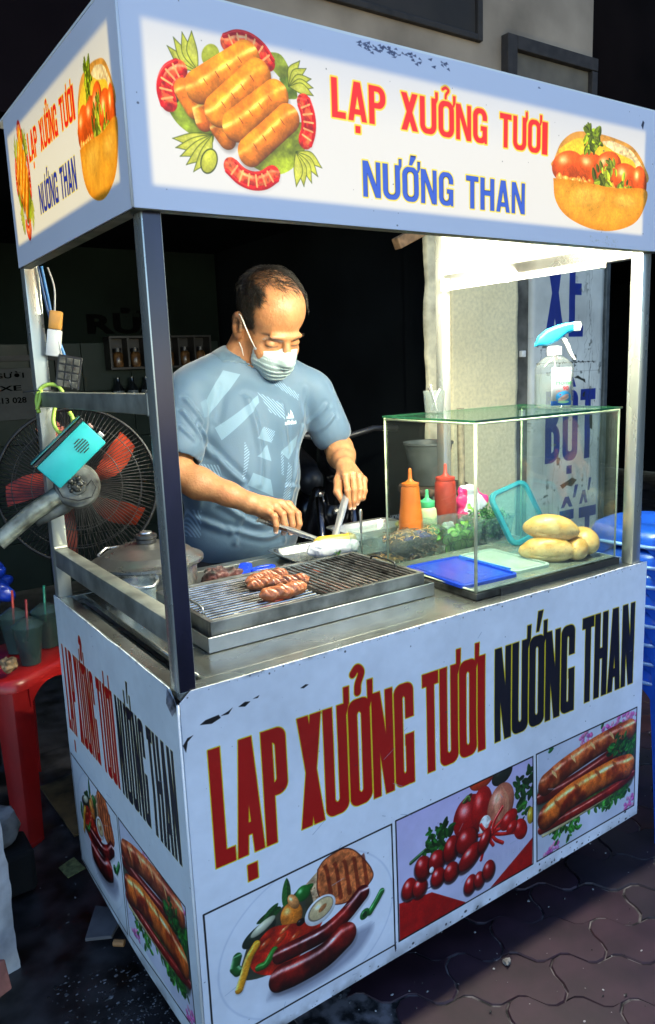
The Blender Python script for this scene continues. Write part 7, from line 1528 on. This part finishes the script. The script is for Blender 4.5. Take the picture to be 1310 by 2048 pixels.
for k in range(5):
    a0 = 2 * math.pi * k / 5 + .35; bm = NB(); g = {}
    for i in range(8):
        s = i / 7; r = .028 + .132 * s; wdt = .20 + .20 * math.sin(math.pi * min(1, s * 1.05) ** .8) * (1 if s < .98 else .6)
        for j in range(7):
            w = (j / 6 - .5); a = a0 + w * wdt * 1.5 + .35 * s; z = (w * (.040 - .014 * s)) + .003; g[i, j] = (FM @ Vector((r * math.cos(a), r * math.sin(a), z)))
    top = {q: bm.verts.new(p) for q, p in g.items()}; bot = {q: bm.verts.new(p - fn * .0016) for q, p in g.items()}
    for i in range(7):
        for j in range(6): bm.faces.new((top[i, j], top[i + 1, j], top[i + 1, j + 1], top[i, j + 1])); bm.faces.new((bot[i, j], bot[i, j + 1], bot[i + 1, j + 1], bot[i + 1, j]))
    for i in range(7): bm.faces.new((top[i, 0], bot[i, 0], bot[i + 1, 0], top[i + 1, 0])); bm.faces.new((top[i, 6], top[i + 1, 6], bot[i + 1, 6], bot[i, 6]))
    for j in range(6): bm.faces.new((top[7, j], bot[7, j], bot[7, j + 1], top[7, j + 1]))
    obj('fan_blade', bm, ORB, fan, smooth=40)
bm = NB(); lathe(bm, [(0, -.022), (.028, -.022), (.031, -.012), (.031, .012), (.026, .020), (0, .022)], 24, M=FM); obj('blade_hub', bm, ORB, fan, smooth=40)
MOT = pbr('greasy_motor', (.24, .25, .22), .6, .2, var=.6, vscale=26, bump=.003, bscale=60, thr=(.3, .65), det=12)
MC = Vector((.046, .585, 1.004)); MM = Matrix.Translation(MC) @ Vector((-.30, -.95, .06)).to_track_quat('Z', 'Y').to_matrix().to_4x4()
bm = NB(); lathe(bm, [(0, -.028), (.040, -.028), (.047, -.022), (.0475, .006), (.043, .014), (.034, .017), (.018, .018), (.016, .022), (0, .023)], 40, M=MM); obj('motor', bm, MOT, fan, smooth=35)
bm = NB()
for k in range(26):
    a, r = rng.uniform(0, 6.28), rng.uniform(0, .018); n0 = len(bm.verts); bmesh.ops.create_icosphere(bm, subdivisions=1, radius=rng.uniform(.003, .008)); bm.verts.ensure_lookup_table(); bmesh.ops.transform(bm, matrix=MM @ Matrix.Translation((r * math.cos(a), r * math.sin(a), .022)), verts=bm.verts[n0:])
o = obj('grease_lump', bm, pbr('grease', (.05, .05, .04), .35, var=.5, vscale=60), fan, smooth=True); o['kind'] = 'stuff'
bm = NB(); tube(bm, [MM @ Vector(p) for p in ((.02, .0, .021), (.03, .012, .024), (.038, -.004, .024), (.028, -.024, .024), (.0, -.03, .022), (-.03, -.02, .020), (-.044, .01, .012))], .0012, 5); obj('motor_wire', bm, WIRE, fan, smooth=True)
bm = NB(); tube(bm, [MC + Vector((.020, .03, .0)), Vector((.075, .665, .990)), FC - fn * -.045], .014, 14); obj('motor_shaft', bm, BLACK_PL, fan, smooth=True)
bm = NB(); tube(bm, [Vector((.018, .600, .992)), Vector((-.05, .600, .955)), Vector((-.120, .600, .905))], [.019, .0185, .018], 18); obj('stand_pipe', bm, pbr('greasy_pipe', (.26, .29, .25), .4, .5, var=.5, vscale=30, bump=.002, det=10), fan, smooth=40)
bm = NB(); tube(bm, [(.035, .612, .975), (.02, .612, .96), (-.04, .614, .935)], [.02, .018, .012], 12); obj('pipe_bracket', bm, MOT, fan, smooth=True)
# teal control box
TB = empty('control_box', (.03, .585, 1.06), ); tag(TB, 'turquoise plastic box with round speaker grille tied above the fan motor', 'box')
u = (Vector((.080, .575, 1.128)) - Vector((-.030, .575, 1.030))).normalized(); BM_ = Matrix.Translation((.037, .578, 1.073)) @ Matrix.Rotation(R(-14), 4, 'Z') @ Matrix.Rotation(-math.atan2(u.z, u.x), 4, 'Y')
TQ = pbr('turquoise_plastic', (.03, .48, .50), .35, var=.12, vscale=20)
bm = NB(); box(bm, -.067, .067, -.016, .016, -.034, .030, M=BM_, bevel=.004); obj('case_shell', bm, TQ, TB, smooth=40)
bm = NB(); box(bm, -.070, .070, -.019, .019, .0305, .0375, M=BM_, bevel=.0015); obj('case_rim', bm, BLACK_PL, TB)
bm = NB(); box(bm, -.069, .069, -.018, .018, .040, .043, M=BM_, bevel=.001); obj('case_rim', bm, pbr('dark_teal', (.02, .16, .17), .4), TB)
for k in range(6):
    z = -.016 + .0052 * k; w = math.sqrt(max(0, .0150 ** 2 - (z + .003) ** 2)); bm = NB(); box(bm, .028 - w, .028 + w, -.0172, -.0158, z - .0012, z + .0012, M=BM_); obj('grille_slot', bm, BLACK_PL, TB)
bm = NB(); box(bm, .0675, .076, -.008, .006, -.022, -.008, M=BM_, bevel=.0015); obj('switch', bm, ALU, TB)
bm = NB(); box(bm, .0675, .073, -.006, .006, .006, .018, M=BM_, bevel=.0015); obj('switch', bm, pbr('pink_switch', (.5, .25, .22), .4), TB)
def cable(nm, label, pts, r, mat, cat='cable', group=None):
    P = arc(pts, 8); bm = NB(); tube(bm, [tuple(p) for p in P], r, 8); return tag(obj(nm, bm, mat, smooth=True), label, cat, group)
LIME = pbr('lime_cord', (.48, .72, .10), .4, var=.12, vscale=60)
cable('lime_cord', 'lime green cord knotted round the corner post over the upper rail', [(-.006, .625, 1.160), (-.004, .64, 1.185), (.006, .646, 1.206), (.022, .640, 1.216), (.040, .630, 1.212), (.048, .625, 1.196)], .0042, LIME, 'cord')
cable('lime_cord', 'lime green cord loop hanging from the rail down to the turquoise box', [(.028, .628, 1.168), (.020, .620, 1.140), (.026, .612, 1.118), (.042, .600, 1.112)], .0042, LIME, 'cord')
cable('lime_cord', 'short lime green cord end beside the loop at the turquoise box', [(.052, .61, 1.158), (.056, .605, 1.146), (.054, .600, 1.128)], .0042, LIME, 'cord')
cable('lime_cord', 'lime green cord tail wrapped in front of the post below the rail', [(.004, .628, 1.205), (-.002, .624, 1.185), (-.010, .622, 1.166)], .0036, LIME, 'cord')
cable('power_cable', 'blue cable running down behind the back left post from the sign', [(.034, .640, 1.455), (.040, .64, 1.40), (.046, .638, 1.34), (.062, .634, 1.27)], .0028, pbr('blue_cable', (.05, .22, .55), .4, var=.1))
cable('power_cable', 'dark blue cable beside the blue one from the sign', [(.028, .644, 1.455), (.034, .64, 1.39), (.042, .636, 1.33), (.050, .634, 1.27)], .0024, pbr('dark_blue_cable', (.02, .07, .2), .4, var=.1))
cable('power_cable', 'thin grey cable hanging in front of the power strip to the rail', [(.044, .632, 1.452), (.052, .628, 1.410), (.046, .625, 1.350), (.048, .622, 1.30), (.056, .620, 1.25), (.066, .618, 1.205)], .0018, pbr('grey_cable', (.42, .42, .42), .4, var=.1))
ps = empty('power_strip', (.048, .630, 1.31)); tag(ps, 'white power strip with orange end hanging beside the back left post', 'power strip')
PM = Matrix.Translation((.044, .632, 1.318)) @ Euler((0, R(10), R(-25))).to_matrix().to_4x4()
bm = NB(); box(bm, -.014, .014, -.009, .009, -.045, .010, M=PM, bevel=.003); obj('strip_body', bm, WHITE_PL, ps, smooth=40); bm = NB(); box(bm, -.0125, .0125, -.010, .010, .0105, .048, M=PM, bevel=.003); obj('strip_end', bm, pbr('orange_end', (.62, .30, .06), .4, var=.2), ps, smooth=40)
ad = empty('terminal_block', (.062, .622, 1.245)); tag(ad, 'black ribbed terminal block hanging under the power strip', 'adapter')
AM = Matrix.Translation((.063, .622, 1.240)) @ Euler((R(4), R(12), R(-22))).to_matrix().to_4x4(); GRY = pbr('dusty_black', (.10, .10, .085), .6, var=.5, vscale=60)
bm = NB(); box(bm, -.024, .024, -.006, .006, -.034, .034, M=AM, bevel=.002); obj('block_body', bm, BLACK_PL, ad)
for i in range(3):
    for k in range(4): bm = NB(); box(bm, -.021 + .0145 * i, -.009 + .0145 * i, -.0095, -.0065, -.031 + .0160 * k, -.0185 + .0160 * k, M=AM, bevel=.001); obj('terminal', bm, GRY, ad)
tk = empty('zip_tie', (-.004, .64, 1.195)); bm = NB(); tube(bm, [(-.03, .64, 1.203), (-.006, .63, 1.2045), (.03, .627, 1.204)], .0014, 5); obj('strap', bm, BLACK_PL, tk, smooth=True); tag(tk, 'thin black tie sticking out left of the post at the upper rail', 'tie')
# clip light corner piece and cardboard under the roof, in the background
cl = empty('ceiling_lamp', (1.70, 1.40, 1.80)); tag(cl, 'small white fixture on brown wood seen under the sign left of the pillar', 'lamp')
bm = NB(); box(bm, 1.60, 1.76, 1.40, 1.46, 1.775, 1.85, bevel=.012); obj('fixture', bm, WHITE_PL, cl); bm = NB(); box(bm, -.10, .10, -.02, .02, -.022, .022, M=Matrix.Translation((1.70, 1.41, 1.735)) @ Matrix.Rotation(R(-24), 4, 'Y'), bevel=.004); obj('wood_piece', bm, pbr('brown_wood', (.30, .17, .08), .7, var=.3, vscale=40), cl)
# stack of blue stools on the right
BSTL = pbr('blue_rim', (.30, .50, .92), .4, var=.2, vscale=30)
BST = pbr('blue_stool', (.016, .12, .74), .32, var=.2, vscale=6, sss=0, coat=.15, rvar=.1)
RK = 1.0
def make_stool(nm, m, w0=.125, w1=.165, h=.45, label='', cat='stool', group=None):
    g = empty(nm); bm = NB(); S = lambda a, z, r=.06: [(x, y, z) for x, y in rrect(-a, a, -a, a, min(a * .95, r * RK), 6)]
    loft(bm, [S(w0 * .22, h - .004, .02), S(w0 * .30, h + .0, .03), S(w0 * .93, h, .055), S(w0, h - .005, .055), S(w0 + .006, h - .018, .055), S(w0 + .007, h - .034, .055), S(w0 + .003, h - .0345, .053), S(w0 - .001, h - .012, .052), S(w0 * .22, h - .012, .02)], cap0=True, cap1=True); obj('seat', bm, m, g, smooth=40, world_space=False)
    if RK > 1: bm = NB(); tube(bm, S(w0 + .0105, h - .036, .055), .0050, 6, closed=True); obj('rim', bm, BSTL, g, smooth=True, world_space=False)
    for sx_ in (-1, 1):
        for sy_ in (-1, 1):
            bm = NB(); lp = []
            for z, t in ((h - .033, 0), (h * .62, .38), (h * .3, .72), (.03, .97), (0, 1)):
                a = w0 + (w1 - w0) * t; wd = .048 - .016 * t; th_ = .004
                P = [(a, a - wd - .02), (a, a - .018), (a - .006, a - .006), (a - .018, a), (a - wd - .02, a), (a - wd - .02, a - th_), (a - .018, a - th_), (a - .009, a - .009), (a - th_, a - .018), (a - th_, a - wd - .02)]
                lp.append([(sx_ * x, sy_ * y, z) for x, y in (P if sx_ * sy_ > 0 else P[::-1])])
            loft(bm, lp, cap0=True, cap1=True); obj('leg', bm, m, g, smooth=30, world_space=False)
            bm = NB(); a = w1 + .003; box(bm, a - .046, a, a - .046, a, .0, .012, bevel=.003); bmesh.ops.transform(bm, matrix=Matrix.Diagonal((sx_, sy_, 1, 1)), verts=bm.verts)
            if sx_ * sy_ < 0: bmesh.ops.reverse_faces(bm, faces=bm.faces)
            obj('foot', bm, m if RK == 1 else [BSTL], g, world_space=False)
    for ax_ in range(2):
        for s in (-1, 1):
            bm = NB(); n = 12; lp = []; a = w0 + .006
            for k in range(n + 1):
                t = k / n * 2 - 1; x = t * (w0 * .62); zb_ = h - .036 - .05 * abs(t) ** 2.5; 
                lp.append([(x, s * a, h - .030), (x, s * (a + .0008), zb_), (x, s * (a - .003), zb_), (x, s * (a - .0035), h - .030)] if s * (1 if ax_ == 0 else 1) < 0 else [(x, s * (a - .0035), h - .030), (x, s * (a - .003), zb_), (x, s * (a + .0008), zb_), (x, s * a, h - .030)])
            loft(bm, lp, cap0=True, cap1=True)
            if ax_: bmesh.ops.transform(bm, matrix=Matrix.Rotation(R(90), 4, 'Z'), verts=bm.verts)
            obj('apron', bm, m, g, smooth=30, world_space=False)
    return g
NTH = ['lowest', 'second lowest', 'third from the bottom', 'fourth from the bottom', 'fourth from the top', 'third from the top', 'second from the top', 'topmost']
s0 = None; RK = 1.9
for k in range(8):
    s = make_stool('plastic_stool', BST, w0=.140, w1=.170) if s0 is None else copy_tree(s0); s0 = s0 or s
    s.location = (1.395 + rng.uniform(-.004, .004), .115 + rng.uniform(-.004, .004), .0 + .050 * k); s.rotation_euler = (0, 0, R(8) + rng.uniform(-.03, .03))
    tag(s, 'blue plastic stool, %s in the stack right of the cart' % NTH[k], 'stool', 'blue stools stacked beside the cart')
# red stool with drinks on the left
RK = 1.0; RST = pbr('red_stool', (.36, .010, .010), .34, var=.2, vscale=8, coat=.15)
rs = make_stool('plastic_stool', RST, w0=.135, w1=.165, h=.455); rs.location = (-.015, 1.185, -.005); rs.rotation_euler = (0, 0, R(32)); tag(rs, 'red plastic stool with drinks on it left of the cart', 'stool')
def drink(x, y, label, sc, col):
    g = empty('drink_cup', (x, y, .4505)); bm = NB(); lathe(bm, [(0, .001), (.026, .001), (.040, .105), (.042, .108), (.042, .111), (.0385, .110), (.0245, .003), (0, .003)], 28, c=(x, y, .4505)); obj('cup_wall', bm, glass_mat('cup_plastic', (.5, .6, .58), .05, body=.12, bodycol=(.25, .4, .38)), g, smooth=40)
    bm = NB(); lathe(bm, [(0, .004), (.0245, .004), (.033, .075), (0, .076)], 24, c=(x, y, .4505)); obj('drink', bm, pbr('dark_drink', (.02, .012, .01), .1), g, smooth=40)
    bm = NB(); lathe(bm, [(0, .134), (.012, .133), (.036, .116), (.042, .1115)], 28, c=(x, y, .4505)); obj('lid', bm, glass_mat('lid_plastic', (.6, .72, .70), .06, body=.10, bodycol=(.3, .45, .42)), g, smooth=40)
    bm = NB(); tube(bm, [(x - .006, y, .46), (x + .004, y - .002, .4505 + .185)], .0035, 8); obj('straw', bm, pbr('straw_%s' % sc, col, .4), g, smooth=True); return tag(g, label, 'cup')
drink(.012, 1.235, 'clear lidded cup with a red straw at the back of the red stool', 'red', (.55, .05, .03)); drink(.098, 1.225, 'clear lidded cup with a green straw on the red stool', 'green', (.02, .25, .15)); drink(.022, 1.115, 'clear lidded cup with a dark red straw nearest on the red stool', 'darkred', (.28, .02, .02))
o = crumple('paper_wrapper', (-.050, 1.045, .485), (.030, .022, .026), pbr('brown_paper', (.40, .26, .13), .6, var=.5, vscale=40), seed=23, amp=.7, fr=50, h=.003); tag(o, 'crumpled tan paper wrapper at the left edge of the red stool', 'wrapper')
o = crumple('blue_bag', (-.02, 1.48, .60), (.075, .06, .16), pbr('blue_film', (.008, .05, .50), .3, var=.4, vscale=12, coat=.2), seed=8, amp=.45, fr=9, h=.007, flat=False); tag(o, 'dark blue plastic bag hanging behind the fan at the far left', 'bag')
bm = NB(); tube(bm, [(-.04, 1.50, 0), (-.03, 1.50, .80)], .014, 10); tag(obj('bag_pole', bm, BLACK, smooth=40), 'black pole holding the dark blue bag at the far left', 'pole')
# concrete post and rubble, left
cb_ = empty('concrete_post', (-.33, .60, 0)); bm = NB(); nxx, nzz = 22, 26; CMx = Matrix.Translation((-.187, .548, 0)) @ Matrix.Rotation(R(24), 4, 'Z')
def cpt(u, v, y): 
    x = -.32 * (1 - u); z = -.03 + .43 * v; e = .012 * nz1(x * 1.5, z, 22) + .010 * nz1(z, 5, 9) * (u > .93); return CMx @ Vector((x + e * (u > .5), y - .010 * nz1(x + 3, z, 26), z + .02 * (1 - u)))
F0 = {(i, k): bm.verts.new(cpt(i / nxx, k / nzz, 0)) for i in range(nxx + 1) for k in range(nzz + 1)}; B0 = {(i, k): bm.verts.new(cpt(i / nxx, k / nzz, .16)) for i in range(nxx + 1) for k in range(nzz + 1)}
for i in range(nxx):
    for k in range(nzz): bm.faces.new((F0[i, k], F0[i + 1, k], F0[i + 1, k + 1], F0[i, k + 1])); bm.faces.new((B0[i, k], B0[i, k + 1], B0[i + 1, k + 1], B0[i + 1, k]))
for k in range(nzz): bm.faces.new((F0[nxx, k], B0[nxx, k], B0[nxx, k + 1], F0[nxx, k + 1])); bm.faces.new((F0[0, k], F0[0, k + 1], B0[0, k + 1], B0[0, k]))
for i in range(nxx): bm.faces.new((F0[i, nzz], F0[i + 1, nzz], B0[i + 1, nzz], B0[i, nzz]))
obj('post_body', bm, pbr('rough_white_concrete', (.80, .80, .81), .9, var=.4, vscale=12, bump=.008, bscale=34, det=14, thr=(.3, .7)), cb_, smooth=60); tag(cb_, 'low rough whitewashed concrete post at the left edge of the pavement', 'concrete post')
def lump(nm, c, r, mat, label, cat, seed, sub=3):
    bm = NB(); bmesh.ops.create_icosphere(bm, subdivisions=sub, radius=1)
    for v in bm.verts: n = nz1(v.co.x + seed, v.co.y + v.co.z * .7, 2.2) + .4 * nz1(v.co.x * 2 + seed, v.co.z * 2, 5); k = 1 + .55 * n; v.co = Vector((c[0] + v.co.x * r[0] * k, c[1] + v.co.y * r[1] * k, max(-.01, c[2] + max(-.8, min(.8, v.co.z)) * r[2] * k)))
    return tag(obj(nm, bm, mat, smooth=50), label, cat)
lump('concrete_lump', (-.150, .84, .155), (.048, .05, .050), pbr('rubble', (.30, .30, .29), .9, var=.4, vscale=20, bump=.005), 'pale broken concrete lump behind the whitewashed post', 'rubble', 3)
bm = NB(); box(bm, -.20, -.09, .77, .88, .0, .11, bevel=.012); tag(obj('dark_block', bm, pbr('dark_block', (.004, .004, .004), .9, var=.4, vscale=20, bump=.004)), 'dark block under the broken concrete lump', 'block')
bm = NB(); box(bm, -.05, .05, -.03, .03, 0, .05, M=Matrix.Translation((-.292, .455, .06)) @ Euler((R(70), R(8), R(30))).to_matrix().to_4x4(), bevel=.004); tag(obj('brick', bm, pbr('salmon_brick', (.55, .20, .14), .8, var=.3, vscale=30, bump=.003)), 'salmon pink brick end at the left edge in front of the concrete post', 'brick')
# tile scraps, papers and grit on the ground
def slab(nm, P, z, th_, mat, label, cat='tile'):
    bm = NB(); loft(bm, [[(x, y, z) for x, y in P], [(x, y, z + th_) for x, y in P]], cap0=True, cap1=True); return tag(obj(nm, bm, mat), label, cat)
slab('floor_tile', [(-.056, .509), (-.006, .482), (.050, .545), (-.004, .600)], .012, .008, TILEGREY, 'square grey tile lying on the dirty ground beside the cart')
if 0: slab('floor_tile', [(-.16, .42), (-.075, .46), (-.06, .50), (-.12, .50)], .008, .006, pbr('dark_tile', (.05, .05, .055), .5, var=.4, vscale=20), 'dark tile half sunk left of the grey tile')
slab('paper_scrap', [(-.026, .745), (.020, .756), (.010, .820), (-.034, .800)], .016, .002, pbr('green_paper', (.24, .27, .10), .6, var=.4, vscale=60), 'olive green paper scrap on the ground left of the cart', 'paper')
slab('yellow_board', [(.04, .92), (.03, 1.24), (.20, 1.26), (.20, .92)], .010, .004, pbr('ochre_board', (.13, .085, .03), .8, var=.5, vscale=14, bump=.002), 'dirty ochre board on the ground behind the side panel', 'board')
bm = NB(); tube(bm, [(-.010, .455, .022), (.008, .440, .022)], .0075, 8); tag(obj('brown_stub', bm, pbr('brown_stub', (.45, .22, .08), .7), smooth=40), 'small brown stub in front of the grey tile', 'stub')
bm = NB()
CC = [(-.04, .30, .07), (.03, .36, .07), (-.10, .22, .09), (.05, .22, .07), (-.05, .62, .10), (.00, .85, .12), (-.12, .40, .03)]
for k in range(620):
    ccx, ccy, ccr = CC[min(6, int(rng.random() * 8.5) % 8 if rng.random() < .2 else int(rng.random() * 4))]; x, y = ccx + rng.gauss(0, ccr), ccy + rng.gauss(0, ccr * .6); s = rng.uniform(.0012, .0045) * (1.6 if rng.random() < .06 else 1) * .62; n0 = len(bm.verts); bmesh.ops.create_icosphere(bm, subdivisions=1, radius=s); bm.verts.ensure_lookup_table(); bmesh.ops.transform(bm, matrix=Matrix.Translation((x, y, .006 + s * .3)) @ Matrix.Diagonal((rng.uniform(.7, 2.2), rng.uniform(.6, 1.4), .5, 1)), verts=bm.verts[n0:])
tag(obj('gravel', bm, pbr('pale_grit', (.17, .17, .18), .8, var=.8, vscale=90, thr=(.45, .6))), kind='stuff')
bm = NB()
for k in range(520):
    x, y = rng.uniform(.25, 2.2), rng.uniform(-.7, .35); s = rng.uniform(.0008, .0026); n0 = len(bm.verts); bmesh.ops.create_icosphere(bm, subdivisions=1, radius=s); bm.verts.ensure_lookup_table(); bmesh.ops.transform(bm, matrix=Matrix.Translation((x, y, s * .3)) @ Matrix.Diagonal((rng.uniform(.7, 2.2), rng.uniform(.6, 1.4), .5, 1)), verts=bm.verts[n0:])
tag(obj('grit', bm, pbr('grit', (.42, .40, .38), .8, var=.8, vscale=90, thr=(.45, .6))), kind='stuff')
o = crumple('paper_scrap', (.640, -.075, .006), (.012, .008, .005), pbr('grey_paper', (.28, .26, .24), .7, var=.3, vscale=60), seed=31, amp=.8, fr=120, h=.0015, flat=False); tag(o, 'tiny crumpled pale scrap on the purple pavers in front of the cart', 'paper scrap')
# bucket on a pole behind the case
bk = empty('grey_bucket', (1.575, 1.20, .70)); bm = NB(); lathe(bm, [(0, .0), (.062, .0), (.066, .004), (.092, .155), (.098, .158), (.098, .166), (.090, .164), (.062, .006), (0, .006)], 32, c=(1.575, 1.20, .765)); obj('bucket_wall', bm, pbr('grey_bucket_plastic', (.11, .125, .12), .45, var=.3, vscale=14), bk, smooth=40); tag(bk, 'grey plastic bucket on a round board behind the glass case', 'bucket')
bt = empty('side_table', (1.60, 1.20, 0)); bm = NB(); lathe(bm, [(0, .735), (.135, .735), (.140, .742), (.140, .756), (.135, .762), (0, .763)], 32, c=(1.60, 1.20, 0)); obj('table_top', bm, pbr('woven_board', (.16, .10, .06), .7, var=.5, vscale=70), bt, smooth=40)
for a in range(4): bm = NB(); tube(bm, [(1.60 + .10 * math.cos(a * 1.57 + .7), 1.20 + .10 * math.sin(a * 1.57 + .7), .734), (1.60 + .14 * math.cos(a * 1.57 + .7), 1.20 + .14 * math.sin(a * 1.57 + .7), 0)], .011, 8); obj('leg', bm, BLACK, bt, smooth=40)
tag(bt, 'round brown stand under the grey bucket behind the cart', 'table'); bm = NB(); tube(bm, [(1.625, 1.06, 0), (1.612, 1.06, 1.06)], .014, 10); tag(obj('wooden_stick', bm, pbr('pale_stick', (.42, .36, .24), .7, var=.3, vscale=40), smooth=40), 'pale wooden stick standing beside the grey bucket', 'stick')
# motorbike parked in the dark shop
mo = empty('motorbike', (1.35, 2.05, 0)); tag(mo, 'black motorbike parked in the dark doorway behind the man', 'motorbike')
GB = pbr('gloss_black', (.003, .003, .004), .22, 0, var=.2, coat=.2); CH = pbr('dull_chrome', (.22, .22, .24), .25, 1.0, var=.3)
MO = Matrix.Translation((1.55, 1.98, 0)) @ Matrix.Rotation(R(68), 4, 'Z')   # front wheel towards -x in local
def mt_(v): return MO @ Vector(v)
for x in (-.55, .60):
    bm = NB(); tube(bm, [mt_((x + .25 * math.cos(t), 0, .28 + .25 * math.sin(t))) for t in [2 * math.pi * k / 36 for k in range(36)]], .032, 10, closed=True); w = obj('wheel', bm, BLACK_PL, mo, smooth=True)
    bm = NB(); tube(bm, [mt_((x + .215 * math.cos(t), 0, .28 + .215 * math.sin(t))) for t in [2 * math.pi * k / 36 for k in range(36)]], .010, 8, closed=True)
    for k in range(10): tube(bm, [mt_((x, 0, .28)), mt_((x + .21 * math.cos(k * .628), 0, .28 + .21 * math.sin(k * .628)))], .003, 5)
    obj('rim', bm, CH, w, smooth=True)
def mfield(nm, prims, mat, h=.012):
    lo = Vector((9, 9, 9)); hi = Vector((-9, -9, -9))
    for a, b, ra, rb in prims:
        for p in (mt_(a), mt_(b)):
            for i in range(3): lo[i] = min(lo[i], p[i] - .14); hi[i] = max(hi[i], p[i] + .14)
    F_ = Field(lo, hi, h)
    for a, b, ra, rb in prims: F_.cap(mt_(a), mt_(b), ra, rb, .03)
    return field_obj(nm, F_, mat, mo)
mfield('body_shell', [((-.42, 0, .62), (-.30, 0, .40), .07, .10), ((-.30, 0, .38), (.15, 0, .40), .10, .10), ((.1, 0, .55), (.62, 0, .66), .10, .07), ((-.40, .06, .70), (-.34, .12, .40), .04, .05), ((-.40, -.06, .70), (-.34, -.12, .40), .04, .05)], GB)
mfield('seat', [((.05, 0, .70), (.55, 0, .76), .075, .065)], BLACK_PL)
mfield('front_cowl', [((-.50, 0, .86), (-.44, 0, .92), .085, .07), ((-.46, 0, .80), (-.42, 0, .66), .05, .05)], GB)
bm = NB(); lathe(bm, [(0, 0), (.045, -.004), (.06, -.02)], 24, M=MO @ Matrix.Translation((-.590, 0, .865)) @ Matrix.Rotation(R(-90), 4, 'Y')); obj('headlight', bm, CH, mo, smooth=True)
for s in (-1, 1):
    bm = NB(); tube(bm, [mt_((-.45, 0, .93)), mt_((-.42, s * .18, .97)), mt_((-.36, s * .30, .96))], .013, 10); obj('handlebar', bm, BLACK_PL, mo, smooth=True)
    bm = NB(); tube(bm, [mt_((-.42, s * .20, .97)), mt_((-.44, s * .26, 1.10))], .005, 6); bm.free()
    bm = NB(); tube(bm, [mt_((-.44, s * .07, .70)), mt_((-.55, s * .07, .28))], .016, 10); obj('fork', bm, CH, mo, smooth=True)
bm = NB(); tube(bm, [mt_((.0, -.14, .25)), mt_((.40, -.15, .28)), mt_((.70, -.16, .36))], [.02, .038, .04], 14); obj('exhaust', bm, CH, mo, smooth=40)
HT = text_obj('HONDA', 1.70, 1.60, .545, .075, .022, pbr('grey_badge', (.35, .36, .38), .4), mo, nm='badge', bold=.02)
